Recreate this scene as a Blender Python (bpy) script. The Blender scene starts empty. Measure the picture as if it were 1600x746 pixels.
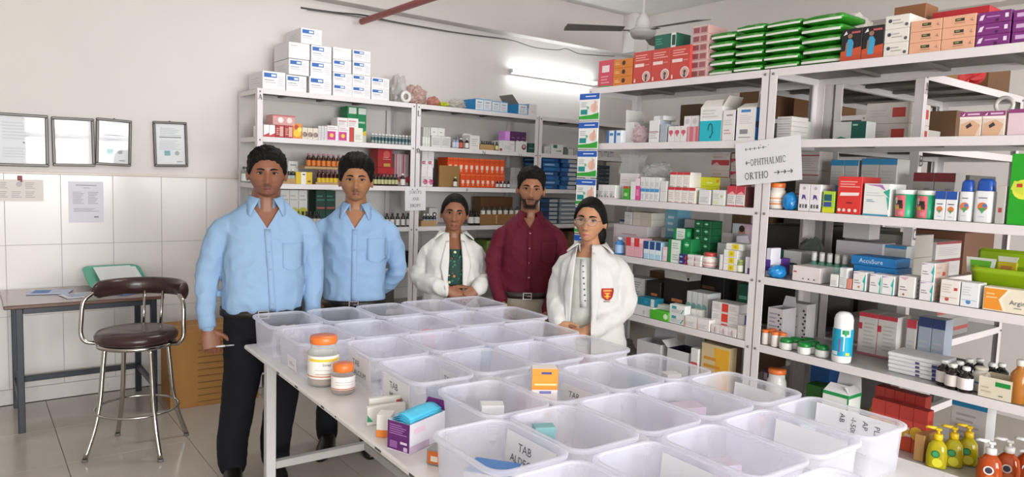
import bpy, bmesh, math, random
from math import sin, cos, pi, radians, sqrt, exp, atan2
from mathutils import Vector as V, Matrix, noise
from mathutils.bvhtree import BVHTree
rnd = random.Random(11)
sc = bpy.context.scene
col = sc.collection

# ---------------------------------------------------------------- camera
FPX, CX, CY, H = 1116.0, 800.0, 373.0, 1.57
PITCH, YAW, ROLL = radians(-5.07), radians(37.5), radians(2.0)
_f = V((sin(YAW)*cos(PITCH), cos(YAW)*cos(PITCH), sin(PITCH)))
_r = V((cos(YAW), -sin(YAW), 0)); _u = _r.cross(_f)
CR = _r*cos(ROLL) + _u*sin(ROLL); CU = _u*cos(ROLL) - _r*sin(ROLL); CF = _f
cam_d = bpy.data.cameras.new('camera'); cam = bpy.data.objects.new('camera', cam_d); col.objects.link(cam)
cam_d.sensor_width = 36; cam_d.lens = FPX/1600*36; cam_d.clip_start = .05
cam.matrix_world = Matrix(((CR.x, CU.x, -CF.x, 0), (CR.y, CU.y, -CF.y, 0), (CR.z, CU.z, -CF.z, H), (0, 0, 0, 1)))
sc.camera = cam

# ---------------------------------------------------------------- world, window daylight, exposure
sc.view_settings.view_transform = 'Standard'; sc.view_settings.look = 'None'
sc.view_settings.gamma = 1; sc.view_settings.use_curve_mapping = False
sc.view_settings.exposure = 0.0
w = bpy.data.worlds.new('world'); sc.world = w; w.use_nodes = True
bg = w.node_tree.nodes['Background']; bg.inputs[0].default_value = (.86, .93, 1, 1); bg.inputs[1].default_value = 3.0
sc.cycles.use_denoising = True
sc.cycles.transparent_max_bounces = 40
sc.cycles.max_bounces = 8
sc.cycles.diffuse_bounces = 4
WINS = [(-1.7, .4), (.8, 2.9)]           # windows in the wall behind the camera (x range)
WY = -4.3
for i, (x0, x1) in enumerate(WINS):                   # daylight coming in through those windows
    l = bpy.data.lights.new('window_daylight', 'AREA'); l.shape = 'RECTANGLE'
    l.size = x1-x0; l.size_y = 1.5; l.energy = 280; l.color = (1.0, .995, .988)
    o = bpy.data.objects.new('window_daylight', l); col.objects.link(o)
    o.location = ((x0+x1)/2, WY-.12, 1.75); o.rotation_euler = (radians(90), 0, 0)
for (x, y) in ((2.3, 3.9),):   # unseen fill lamp, added under the ceiling to brighten the far wall
    l = bpy.data.lights.new('added_ceiling_fill', 'AREA'); l.shape = 'RECTANGLE'; l.size = 1.2; l.size_y = .12
    l.energy = 20; l.color = (.97, .99, 1)
    o = bpy.data.objects.new('added_ceiling_fill', l); col.objects.link(o); o.location = (x, y, 3.12)

# ---------------------------------------------------------------- pixel helpers (points on known planes of the room)
def _line(a, e, k, D):
    a = V(a); e = V(e); return (FPX*a.dot(D) - k*a.dot(CF)) / (k*e.dot(CF) - FPX*e.dot(D))
def yat(px, X, z): return _line((X, 0, z-H), (0, 1, 0), px-CX, CR)         # world y on the line (X, ., z) seen at column px
def xat(px, Y, z): return _line((0, Y, z-H), (1, 0, 0), px-CX, CR)         # world x on the line (., Y, z)
def zat(py, X, Y): return H + _line((X, Y, 0), (0, 0, 1), CY-py, CU)       # height on the vertical at (X, Y)
def ray(px, py): return CF + CR*((px-CX)/FPX) - CU*((py-CY)/FPX)
def atz(px, py, z): d = ray(px, py); return V((0, 0, H)) + d*((z-H)/d.z)
def aty(px, py, Y): d = ray(px, py); return V((0, 0, H)) + d*(Y/d.y)
def atx(px, py, X): d = ray(px, py); return V((0, 0, H)) + d*(X/d.x)

# ---------------------------------------------------------------- materials
def lin(c):
    if isinstance(c, str):
        c = c.lstrip('#'); c = [int(c[i:i+2], 16)/255 for i in (0, 2, 4)]
    return tuple((x/12.92 if x <= .04045 else ((x+.055)/1.055)**2.4) for x in c[:3])
_M = {}
def mat(c, rough=.5, metal=0, var=.05, scale=25, bump=0, bscale=60, alpha=1, emit=0, spec=.5, kind=''):
    key = (c, rough, metal, var, scale, bump, bscale, alpha, emit, spec, kind)
    if key in _M: return _M[key]
    m = bpy.data.materials.new('mat_%s' % (c if isinstance(c, str) else 'x')); m.use_nodes = True
    nt = m.node_tree; N = nt.nodes; L = nt.links
    b = N['Principled BSDF']; out = N['Material Output']
    rgb = lin(c)
    b.inputs['Base Color'].default_value = (*rgb, 1); b.inputs['Roughness'].default_value = rough
    b.inputs['Metallic'].default_value = metal; b.inputs['Specular IOR Level'].default_value = spec
    tc = N.new('ShaderNodeTexCoord')
    if var > 0:
        nz = N.new('ShaderNodeTexNoise'); nz.inputs['Scale'].default_value = scale; nz.inputs['Detail'].default_value = 3
        L.new(tc.outputs['Object'], nz.inputs['Vector'])
        mx = N.new('ShaderNodeMix'); mx.data_type = 'RGBA'
        mx.inputs[6].default_value = (*[x*(1-var) for x in rgb], 1)
        mx.inputs[7].default_value = (*[min(1, x*(1+var)) for x in rgb], 1)
        L.new(nz.outputs['Fac'], mx.inputs[0]); L.new(mx.outputs[2], b.inputs['Base Color'])
    if bump > 0:
        n2 = N.new('ShaderNodeTexNoise'); n2.inputs['Scale'].default_value = bscale; n2.inputs['Detail'].default_value = 4
        L.new(tc.outputs['Object'], n2.inputs['Vector'])
        bp = N.new('ShaderNodeBump'); bp.inputs['Strength'].default_value = bump; bp.inputs['Distance'].default_value = .01
        L.new(n2.outputs['Fac'], bp.inputs['Height']); L.new(bp.outputs[0], b.inputs['Normal'])
    if emit:
        b.inputs['Emission Color'].default_value = (*rgb, 1); b.inputs['Emission Strength'].default_value = emit
    if alpha < 1:                                     # thin see-through plastic or glass
        tr = N.new('ShaderNodeBsdfTransparent'); tr.inputs[0].default_value = (*[.5+.5*x for x in rgb], 1) if kind != 'tint' else (*rgb, 1)
        fr = N.new('ShaderNodeLayerWeight'); fr.inputs[0].default_value = .35
        mr = N.new('ShaderNodeMapRange'); mr.inputs[3].default_value = alpha; mr.inputs[4].default_value = min(1, alpha+.35)
        ms = N.new('ShaderNodeMixShader')
        L.new(fr.outputs['Facing'], mr.inputs[0]); L.new(mr.outputs[0], ms.inputs[0])
        L.new(tr.outputs[0], ms.inputs[1]); L.new(b.outputs[0], ms.inputs[2]); L.new(ms.outputs[0], out.inputs[0])
    _M[key] = m; return m
def paper(c): return mat(c, .55, var=.03)
WHITE = '#f0efee'

# ---------------------------------------------------------------- object helpers
def tag(o, label=None, cat=None, group=None, kind=None):
    if label: o['label'] = label
    if cat: o['category'] = cat
    if group: o['group'] = group
    if kind: o['kind'] = kind
    return o
def empty(name, loc=(0, 0, 0), rz=0, parent=None):
    o = bpy.data.objects.new(name, None); col.objects.link(o); o.location = loc; o.rotation_euler = (0, 0, rz); o.parent = parent
    o.empty_display_size = .05
    return o
def inst(me, name, parent=None, loc=(0, 0, 0), rz=0, rot=None):
    o = bpy.data.objects.new(name, me); col.objects.link(o); o.parent = parent; o.location = loc
    o.rotation_euler = rot if rot else (0, 0, rz)
    return o
def dup(o, parent=None):
    c = o.copy(); col.objects.link(c); c.parent = parent
    for ch in o.children: dup(ch, c)
    return c

class MB:
    def __init__(s): s.v = []; s.f = []; s.fm = []; s.sm = []; s.mats = []
    def mi(s, m):
        if isinstance(m, str): m = paper(m)
        if m not in s.mats: s.mats.append(m)
        return s.mats.index(m)
    def add(s, vs, fs, m, smooth=False):
        o = len(s.v); s.v += [tuple(p) for p in vs]; k = s.mi(m)
        for f in fs: s.f.append(tuple(o+i for i in f)); s.fm.append(k); s.sm.append(smooth)
        return s
    def box(s, x0, x1, y0, y1, z0, z1, m, b=0, fm=None):
        fm = fm or {}; ex = ((x0, x1), (y0, y1), (z0, z1)); c = V(((x0+x1)/2, (y0+y1)/2, (z0+z1)/2))
        b = min(b, (x1-x0)*.45, (y1-y0)*.45, (z1-z0)*.45)
        vs = []; idx = {}
        if b <= 0:
            for i in (0, 1):
                for j in (0, 1):
                    for k in (0, 1): idx[(i, j, k)] = len(vs); vs.append(V((ex[0][i], ex[1][j], ex[2][k])))
            get = lambda sg, a: idx[sg]
        else:
            for i in (0, 1):
                for j in (0, 1):
                    for k in (0, 1):
                        sg = (i, j, k)
                        for a in range(3):
                            p = [ex[q][sg[q]] + (0 if q == a else (b if sg[q] == 0 else -b)) for q in range(3)]
                            idx[(sg, a)] = len(vs); vs.append(V(p))
            get = lambda sg, a: idx[(sg, a)]
        def put(ids, mm):
            n = (vs[ids[1]]-vs[ids[0]]).cross(vs[ids[2]]-vs[ids[1]]); cc = sum((vs[i] for i in ids), V())/len(ids)
            if n.dot(cc-c) < 0: ids = ids[::-1]
            s.f.append(tuple(o+i for i in ids)); s.fm.append(s.mi(mm)); s.sm.append(False)
        o = len(s.v)
        nm = {(0, 0): '-x', (0, 1): '+x', (1, 0): '-y', (1, 1): '+y', (2, 0): '-z', (2, 1): '+z'}
        for a in range(3):
            p, q = [t for t in range(3) if t != a]
            for e in (0, 1):
                ids = []
                for (i, j) in ((0, 0), (1, 0), (1, 1), (0, 1)):
                    sg = [0, 0, 0]; sg[a] = e; sg[p] = i; sg[q] = j; ids.append(get(tuple(sg), a))
                put(ids, fm.get(nm[(a, e)], m))
            if b > 0:
                for i in (0, 1):
                    for j in (0, 1):
                        s0 = [0, 0, 0]; s1 = [0, 0, 0]; s0[a], s1[a] = 0, 1; s0[p] = s1[p] = i; s0[q] = s1[q] = j
                        put([get(tuple(s0), p), get(tuple(s1), p), get(tuple(s1), q), get(tuple(s0), q)], m)
        if b > 0:
            for i in (0, 1):
                for j in (0, 1):
                    for k in (0, 1): put([get((i, j, k), a) for a in range(3)], m)
        s.v += [tuple(p) for p in vs]; return s
    def quad(s, pts, m): return s.add(pts, [tuple(range(len(pts)))], m)
    def slab(s, pts, t, m):                           # polygon pts (3d, planar) given thickness along its normal
        n = (V(pts[1])-V(pts[0])).cross(V(pts[2])-V(pts[1])).normalized(); k = len(pts)
        a = [V(p) for p in pts]; b = [p-n*t for p in a]
        return s.add(a+b, [tuple(range(k)), tuple(range(2*k-1, k-1, -1))]+[(i, k+i, k+(i+1) % k, (i+1) % k) for i in range(k)], m)
    def loft(s, rings, m, cap=True, smooth=True, closed=False):
        n = len(rings[0]); vs = [p for r in rings for p in r]; fs = []
        R = len(rings)
        for i in range(R if closed else R-1):
            a = i*n; b = ((i+1) % R)*n
            for j in range(n): k = (j+1) % n; fs.append((a+j, a+k, b+k, b+j))
        s.add(vs, fs, m, smooth)
        if cap and not closed:
            o = len(s.v)-len(vs); k = s.mi(m)
            s.f.append(tuple(o+j for j in range(n))[::-1]); s.fm.append(k); s.sm.append(False)
            s.f.append(tuple(o+(R-1)*n+j for j in range(n))); s.fm.append(k); s.sm.append(False)
        return s
    def tube(s, pts, r, m, n=8, cap=True, closed=False, flat=1.0, up=None):
        return s.loft(tube_rings(pts, r, n, closed, flat, up), m, cap, True, closed)
    def lathe(s, prof, m, n=20, c=(0, 0, 0), cap=True, sx=1, sy=1):
        c = V(c); return s.loft([[c+V((r*cos(2*pi*j/n)*sx, r*sin(2*pi*j/n)*sy, z)) for j in range(n)] for r, z in prof], m, cap)
    def ball(s, c, rx, ry, rz, m, n=12, k=8):
        return s.lathe([(max(1e-4, sin(pi*i/k)), -cos(pi*i/k)*rz) for i in range(k+1)], m, n, c, True, rx, ry)
    def mesh(s, name):
        me = bpy.data.meshes.new(name); me.from_pydata(s.v, [], s.f)
        for m in s.mats: me.materials.append(m)
        me.polygons.foreach_set('material_index', s.fm); me.polygons.foreach_set('use_smooth', s.sm); me.update()
        return me
    def obj(s, name, parent=None, loc=(0, 0, 0), rz=0, rot=None): return inst(s.mesh(name), name, parent, loc, rz, rot)

def tube_rings(pts, r, n=8, closed=False, flat=1.0, up=None):
    P = [V(p) for p in pts]; k = len(P); rr = list(r) if hasattr(r, '__len__') else [r]*k; out = []
    nrm = None
    for i in range(k):
        a = P[(i-1) % k] if (closed or i > 0) else P[i]; b = P[(i+1) % k] if (closed or i < k-1) else P[i]
        t = (b-a).normalized()
        if nrm is None:
            u = V(up) if up else (V((0, 0, 1)) if abs(t.z) < .9 else V((1, 0, 0)))
            nrm = (u - t*u.dot(t)).normalized()
        else:
            nrm = (nrm - t*nrm.dot(t)).normalized()
        bn = t.cross(nrm); ri = rr[i]; ra, rb = ri if isinstance(ri, tuple) else (ri, ri*flat)
        out.append([P[i] + nrm*(ra*cos(2*pi*j/n)) + bn*(rb*sin(2*pi*j/n)) for j in range(n)])
    return out
def crom(pts, k=6):
    P = [V(p) for p in pts]; Q = [P[0]*2-P[1]]+P+[P[-1]*2-P[-2]]; out = []
    for i in range(1, len(Q)-2):
        for j in range(k):
            t = j/k; a, b, c, d = Q[i-1], Q[i], Q[i+1], Q[i+2]
            out.append(.5*((2*b)+(c-a)*t+(2*a-5*b+4*c-d)*t*t+(3*b-a-3*c+d)*t**3))
    return out+[P[-1]]
def lerps(vals, k):
    out = []
    for i in range(len(vals)-1):
        for j in range(k):
            t = j/k; a, b = vals[i], vals[i+1]
            out.append(tuple(x+(y-x)*t for x, y in zip(a, b)) if isinstance(a, tuple) else a+(b-a)*t)
    return out+[vals[-1]]

# ---------------------------------------------------------------- lettering
_T = {}
def text2d(s):
    if s not in _T:
        cu = bpy.data.curves.new('t', 'FONT'); cu.body = s; cu.resolution_u = 2; cu.align_x = 'CENTER'; cu.align_y = 'CENTER'; cu.size = 1.4
        o = bpy.data.objects.new('t', cu); col.objects.link(o); dg = bpy.context.evaluated_depsgraph_get(); dg.update()
        me = bpy.data.meshes.new_from_object(o.evaluated_get(dg))
        vs = [(p.co.x, p.co.y) for p in me.vertices]; fs = [tuple(p.vertices) for p in me.polygons]
        bpy.data.objects.remove(o); bpy.data.curves.remove(cu); bpy.data.meshes.remove(me)
        if vs:
            ys = [p[1] for p in vs]; xs = [p[0] for p in vs]; cx = (min(xs)+max(xs))/2; cy = (min(ys)+max(ys))/2; hh = max(ys)-min(ys)
            vs = [((x-cx)/hh, (y-cy)/hh) for x, y in vs]
        _T[s] = (vs, fs)
    return _T[s]
def _arc(cx, cy, rx, ry, a0, a1, n=10): return [(cx+rx*cos(radians(a0+(a1-a0)*i/n)), cy+ry*sin(radians(a0+(a1-a0)*i/n))) for i in range(n+1)]
K, TH = .15, .055
SER = {  # roman letters as strokes: (points, width); cap height 1
 'A': (.8, [([(.1, 0), (.38, 1)], TH), ([(.7, 0), (.4, 1)], K), ([(.2, .36), (.58, .36)], TH), ([(-.02, .02), (.22, .02)], TH), ([(.54, .02), (.84, .02)], TH)]),
 'C': (.72, [(_arc(.4, .5, .33, .47, 40, 320, 14), .1), ([(.66, .66), (.66, .95)], TH)]),
 'D': (.8, [([(.16, 0), (.16, 1)], K), (_arc(.3, .5, .4, .47, -90, 90), .1), ([(.0, .03), (.32, .03)], TH), ([(.0, .97), (.32, .97)], TH)]),
 'H': (.86, [([(.16, 0), (.16, 1)], K), ([(.7, 0), (.7, 1)], K), ([(.2, .5), (.66, .5)], TH)]+[([(x-.16, y), (x+.16, y)], TH) for x in (.16, .7) for y in (.03, .97)]),
 'I': (.42, [([(.2, 0), (.2, 1)], K), ([(.03, .03), (.37, .03)], TH), ([(.03, .97), (.37, .97)], TH)]),
 'L': (.68, [([(.18, 0), (.18, 1)], K), ([(.02, .97), (.36, .97)], TH), ([(.02, .03), (.6, .03)], TH), ([(.6, .0), (.6, .3)], TH)]),
 'M': (1.0, [([(.14, 0), (.14, 1)], TH), ([(.14, 1), (.48, .1)], K), ([(.48, .1), (.82, 1)], TH), ([(.84, 0), (.84, 1)], K), ([(.0, .03), (.28, .03)], TH), ([(.68, .03), (1.0, .03)], TH)]),
 'N': (.86, [([(.14, 0), (.14, 1)], TH), ([(.14, 1), (.7, .0)], K), ([(.7, 0), (.7, 1)], TH), ([(.0, .03), (.28, .03)], TH), ([(.56, .97), (.84, .97)], TH)]),
 'O': (.84, [(_arc(.4, .5, .33, .46, 0, 360, 20), .11)]),
 'P': (.68, [([(.17, 0), (.17, 1)], K), (_arc(.28, .72, .28, .25, -90, 90), .1), ([(.02, .03), (.34, .03)], TH), ([(.02, .97), (.3, .97)], TH)]),
 'R': (.8, [([(.17, 0), (.17, 1)], K), (_arc(.28, .74, .27, .23, -90, 90), .1), ([(.3, .5), (.68, .03)], .13), ([(.02, .03), (.34, .03)], TH), ([(.02, .97), (.3, .97)], TH), ([(.6, .03), (.8, .03)], TH)]),
 'S': (.6, [(_arc(.3, .74, .2, .22, 30, 270, 8)+_arc(.3, .27, .22, .24, 90, -150, 8), .1), ([(.5, .7), (.5, .95)], TH), ([(.08, .05), (.08, .3)], TH)]),
 'T': (.74, [([(.36, 0), (.36, 1)], K), ([(.02, .96), (.7, .96)], .07), ([(.03, .74), (.03, .98)], TH), ([(.69, .74), (.69, .98)], TH), ([(.2, .03), (.52, .03)], TH)]),
 'U': (.82, [([(.16, 1), (.16, .3)], K), (_arc(.4, .3, .24, .27, 180, 360, 8), .08), ([(.64, .3), (.64, 1)], TH), ([(.0, .97), (.32, .97)], TH), ([(.52, .97), (.8, .97)], TH)]),
 'Y': (.8, [([(.4, 0), (.4, .46)], K), ([(.08, 1), (.4, .42)], .13), ([(.72, 1), (.4, .42)], TH), ([(.24, .03), (.56, .03)], TH), ([(-.04, .97), (.22, .97)], TH), ([(.58, .97), (.84, .97)], TH)]),
 '>': (1.1, [([(.05, .5), (1.0, .5)], .11), ([(.68, .80), (1.0, .5)], .13), ([(.68, .20), (1.0, .5)], .13)]),
 '<': (1.1, [([(.05, .5), (1.0, .5)], .11), ([(.37, .80), (.05, .5)], .13), ([(.37, .20), (.05, .5)], .13)]),
 ' ': (.45, []),
}
def serif2d(s):
    vs = []; fs = []; x = 0
    for ch in s:
        wd, st = SER[ch]
        for pts, t in st:
            o = len(vs); n = len(pts)
            for i, p in enumerate(pts):
                a = pts[max(0, i-1)]; b = pts[min(n-1, i+1)]; dx, dy = b[0]-a[0], b[1]-a[1]; l = sqrt(dx*dx+dy*dy) or 1
                vs += [(x+p[0]-dy/l*t/2, p[1]+dx/l*t/2), (x+p[0]+dy/l*t/2, p[1]-dx/l*t/2)]
            for i in range(n-1): fs.append((o+2*i, o+2*i+1, o+2*i+3, o+2*i+2))
        x += wd+.06
    return [(a-x/2, b-.5) for a, b in vs], fs

# ---------------------------------------------------------------- flat print on a face
def paint(mb, O, U, W, decs, wid, hei, e0=.0006):
    """decals on the face with corner O, unit axes U (right) and W (up), size wid x hei"""
    O = V(O); U = V(U); W = V(W); N = U.cross(W)
    for q, d in enumerate(decs):
        e = e0+.0003*q
        P = lambda u, v: O+U*(u*wid)+W*(v*hei)+N*e
        k = d[0]
        if k == 'r': mb.quad([P(d[1], d[2]), P(d[3], d[2]), P(d[3], d[4]), P(d[1], d[4])], d[5])
        elif k == 'p': mb.quad([P(*t) for t in d[1]], d[2])
        elif k == 'c':
            r = d[3]*hei; c = P(d[1], d[2]); mb.quad([c+U*(r*cos(2*pi*i/16))+W*(r*sin(2*pi*i/16)) for i in range(16)], d[4])
        elif k == 'l':
            _, u0, v0, u1, v1, n, cc = d
            for i in range(n):
                v = v0+(v1-v0)*(i+.25)/n; t = (v1-v0)/n*.4; ue = u1-(u1-u0)*(.35*((i*37+11) % 10)/10)
                mb.quad([P(u0, v), P(ue, v), P(ue, v+t), P(u0, v+t)], cc)
        elif k in 'ts':
            vs, fs = (text2d if k == 't' else serif2d)(d[4]); h = d[3]*hei; a = radians(d[6]) if len(d) > 6 else 0; c = P(d[1], d[2]); ca, sa = cos(a), sin(a)
            sx = d[7] if len(d) > 7 else 1
            mb.add([c+U*((x*sx*ca-y*sa)*h)+W*((x*sx*sa+y*ca)*h) for x, y in vs], fs, d[5])
def carton_mesh(w, d, h, c, front=(), right=(), left=(), top=(), back=(), cols=None, b=.0015, mb=None, x=0, y=0, z=0):
    """closed carton, front face on y=0 looking to -y, centred on x, standing on z=0"""
    mb = mb or MB(); cols = {k: paper(v) for k, v in (cols or {}).items()}
    mb.box(x-w/2, x+w/2, y, y+d, z, z+h, paper(c) if isinstance(c, str) else c, b, cols)
    paint(mb, (x-w/2, y, z), (1, 0, 0), (0, 0, 1), front, w, h)
    paint(mb, (x+w/2, y, z), (0, 1, 0), (0, 0, 1), right, d, h)
    paint(mb, (x-w/2, y+d, z), (0, -1, 0), (0, 0, 1), left, d, h)
    paint(mb, (x-w/2, y, z+h), (1, 0, 0), (0, 1, 0), top, w, d)
    paint(mb, (x+w/2, y+d, z), (-1, 0, 0), (0, 0, 1), back, w, h)
    return mb
# ================================================================ the room
RX0, RX1, RY0, RY1, RZ = -2.2, 5.78, WY, 5.45, 3.25
def S(o): return tag(o, kind='structure')
wallm = mat('#dad5d1', .75, var=.03, scale=3, bump=.05, bscale=40)
tilew = mat('#e4e0dd', .22, var=.03, scale=2)
grout = mat('#c3beb9', .8)
# floor of 60 cm vitrified tiles
floor = S(MB().box(RX0-.2, RX1+.2, RY0-.2, RY1+.2, -.12, -.008, mat('#8d867c', .9)).obj('floor'))
ft = MB().box(-.2985, .2985, -.2985, .2985, -.008, 0, mat('#b3aca2', .16, var=.10, scale=2.2), .0012).mesh('floor_tile')
for i in range(-1, 9):
    for j in range(-4, 2):
        x, y = .38+.6*i+.3, 4.82+.6*j-.3+.6*0
        if x+.3 < RX1 and y+.3 < RY1+.02: inst(ft, 'floor_tile', floor, (x, y, 0))
ft2 = MB()
for i in range(-5, 10):
    for j in range(-13, 2):
        x, y = .38+.6*i+.3, 4.52+.6*j
        if -1 <= i < 9 and -4 <= j < 2 and x+.3 < RX1 and y+.3 < RY1+.02: continue
        ft2.box(max(RX0, x-.2985), min(RX1, x+.2985), max(RY0, y-.2985), min(RY1, y+.2985), -.008, 0, ft.materials[0]) if (x-.29 < RX1 and x+.29 > RX0 and y+.29 > RY0 and y-.29 < RY1) else None
tag(ft2.obj('floor_tile', floor), kind='stuff')
# back wall: plaster above, 30 x 45 cm white tiles to 1.475 m
wall_back = S(MB().box(RX0-.2, RX1+.2, RY1, RY1+.15, 0, RZ, wallm).obj('wall_back'))
rows = [(.10, .567), (.570, 1.020), (1.023, 1.472)]
tm = [MB().box(-.1475, .1475, -.008, .002, a, b, tilew, .001).mesh('wall_tile') for a, b in rows]
MB().box(RX0, RX1, RY1-.004, RY1+.001, .1, 1.472, grout).obj('tile_grout', wall_back)
k = -9
while .488+.298*k+.149 < RX1-.15:
    x = .488+.298*k+.149; k += 1
    if x-.15 > RX0:
        for m_ in tm: inst(m_, 'wall_tile', wall_back, (x, RY1-.001, 0))
S(MB().box(RX0, RX1, RY1-.016, RY1, 1.472, 1.487, mat('#d9cfc6', .4), .003).obj('trim_1'))
S(MB().box(RX0, RX1, RY1-.012, RY1, 0, .098, mat('#ddd9d5', .3), .002).obj('baseboard_back'))
# beam along the top of the back wall, column in the far corner, beam along the right wall
S(MB().box(RX0, RX1, RY1-.14, RY1, 2.86, RZ, mat('#d2ccc7', .75, var=.03, scale=3), .004).obj('trim_2'))
S(MB().box(5.42, RX1, RY1-.30, RY1-.141, 2.86, RZ, mat('#ddd8d4', .75, var=.03), .004).obj('trim_3'))
S(MB().box(RX1-.16, RX1, RY0, RY1-.301, 2.86, RZ, mat('#d6d1cc', .75, var=.03), .004).obj('trim_4'))
S(MB().box(RX1, RX1+.15, RY0-.2, RY1+.2, 0, RZ, wallm).obj('wall_right'))
S(MB().box(RX0-.15, RX0, RY0-.2, RY1+.2, 0, RZ, wallm).obj('wall_left'))
S(MB().box(RX0-.2, RX1+.2, RY0-.2, RY1+.2, RZ, RZ+.15, mat('#e6e3e0', .8)).obj('ceiling'))
# wall behind the camera with two grilled windows
wf = MB(); xs = [RX0]+[t for q in WINS for t in q]+[RX1]
for i in range(0, len(xs), 2): wf.box(xs[i], xs[i+1], WY-.2, WY, 0, RZ, wallm)
for a, b in WINS: wf.box(a, b, WY-.2, WY, 0, .95, wallm).box(a, b, WY-.2, WY, 2.55, RZ, wallm)
S(wf.obj('wall_front'))
frm = mat('#5d5a56', .4, .3)
for i, (a, b) in enumerate(WINS):
    wn = S(empty('window_%d' % (i+1), ((a+b)/2, WY-.1, .95)))
    hw = (b-a)/2
    f = MB()
    for (x0, x1, z0, z1) in ((-hw, hw, 0, .06), (-hw, hw, 1.54, 1.6), (-hw, -hw+.06, .06, 1.54), (hw-.06, hw, .06, 1.54), (-.03, .03, .06, 1.54), (-hw+.06, -.03, 1.0, 1.05), (.03, hw-.06, 1.0, 1.05)):
        f.box(x0, x1, -.03, .03, z0, z1, frm, .004)
    f.obj('window_frame', wn)
    bar = MB().tube([(0, 0, .06), (0, 0, 1.54)], .006, frm, 6).mesh('grille_bar')
    for t in range(1, 8): inst(bar, 'grille_bar', wn, (-hw+t*2*hw/8, .05, 0))
    rail = MB().tube([(-hw, 0, 0), (hw, 0, 0)], .006, frm, 6).mesh('grille_rail')
    for t in range(1, 6): inst(rail, 'grille_rail', wn, (0, .062, t*1.6/6))

# ================================================================ racks
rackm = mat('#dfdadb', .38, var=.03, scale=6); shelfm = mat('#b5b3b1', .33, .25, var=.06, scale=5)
ZS = [2.104, 1.775, 1.452, 1.130, .803, .475, .13]
_RM = {}
def rack_meshes(L, D):
    if (L, D) in _RM: return _RM[(L, D)]
    W = .04; t = .003; post = []
    for sx in (0, 1):
        for sy in (0, 1):
            p = MB(); x0 = 0 if sx == 0 else L-W; y0 = 0 if sy == 0 else D-W
            ye = 0 if sy == 0 else D-t; xe = 0 if sx == 0 else L-t
            p.box(x0, x0+W, ye, ye+t, 0, 2.1045, rackm, .0008); p.box(xe, xe+t, y0, y0+W, 0, 2.1045, rackm, .0008)
            p.box(x0, x0+W, y0, y0+W, 0, .006, mat('#3a3a3a', .6))
            post.append(p.mesh('post'))
    s = MB(); a = .0035
    s.box(a, L-a, a, D-a, -.004, 0, shelfm, 0, {'-z': mat('#77736e', .45, .3, var=.1, scale=6)})  # underside and ribs darker than the plate: shade put into their colour
    for (x0, x1, y0, y1) in ((a+.037, L-a-.037, .0, .0035), (a+.037, L-a-.037, D-.0035, D)): s.box(x0, x1, y0, y1, -.035, .001, rackm, .001)
    for (x0, x1) in ((a, a+.004), (L-a-.004, L-a)): s.box(x0, x1, a, D-a, -.035, -.0041, rackm)
    for x in (.3, .6, .9):
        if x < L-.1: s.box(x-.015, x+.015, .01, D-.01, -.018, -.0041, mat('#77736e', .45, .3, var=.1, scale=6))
    bolt = MB().lathe([(.006, 0), (.006, .004), (.003, .006)], mat('#8b8987', .35, .8), 8).mesh('bolt')
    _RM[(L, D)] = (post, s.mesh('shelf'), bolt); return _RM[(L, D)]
def rack(L, D, loc, rz, label, zs=ZS):
    post, shelf, bolt = rack_meshes(L, D); r = empty('storage_rack', loc, rz); tag(r, label, 'rack')
    for p in post: inst(p, 'post', r)
    for z in zs:
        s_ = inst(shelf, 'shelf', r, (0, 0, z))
        for x in (.02, L-.02): inst(bolt, 'bolt', s_, (x, -.001, -.022), rot=(radians(90), 0, 0))
    return r
LY, LD = 5.0, .42                                     # left racks: front plane y=5.0
RXF = 3.0                                             # right racks: front plane x=3.0
A0, A1, A2, A3 = 1.60, 2.845, 4.10, 5.345
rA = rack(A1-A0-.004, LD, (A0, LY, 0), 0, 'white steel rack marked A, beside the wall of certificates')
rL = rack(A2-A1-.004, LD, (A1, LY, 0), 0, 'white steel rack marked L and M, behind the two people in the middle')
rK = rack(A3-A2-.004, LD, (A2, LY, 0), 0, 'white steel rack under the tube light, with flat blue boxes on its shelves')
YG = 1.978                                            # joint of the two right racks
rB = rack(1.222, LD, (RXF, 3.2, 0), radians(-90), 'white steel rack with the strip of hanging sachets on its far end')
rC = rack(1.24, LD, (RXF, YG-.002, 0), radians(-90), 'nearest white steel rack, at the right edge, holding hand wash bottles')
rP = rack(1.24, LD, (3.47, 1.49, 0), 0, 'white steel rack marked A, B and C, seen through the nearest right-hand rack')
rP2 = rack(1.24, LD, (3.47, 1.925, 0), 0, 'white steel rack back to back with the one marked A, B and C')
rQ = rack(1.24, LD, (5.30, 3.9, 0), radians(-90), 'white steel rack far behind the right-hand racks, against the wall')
def mark(par, ch, u, z, h, y=-.0045, c='#2b2b2e', handw=False):
    mb = MB(); paint(mb, (u-.5, y, z-.5), (1, 0, 0), (0, 0, 1), [('s' if ch in SER and not handw else 't', .5, .5, h, ch, c)], 1, 1, .0004)
    return mb.obj('letter_mark', par)
mark(rA, 'A', .021, 2.045, .034); mark(rL, 'L', .021, 2.03, .042); mark(rL, 'M', .021, 1.735, .034)
mark(rL, 'N', .66, 1.752, .03, -.001, handw=True); mark(rL, 'P', .50, 1.43, .028, -.001, handw=True); mark(rL, 'U', 1.05, 1.745, .03, -.001, handw=True)
for c_, z in (('A', 2.03), ('B', 1.70), ('C', 1.36)): mark(rP, c_, .021, z, .05)

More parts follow.
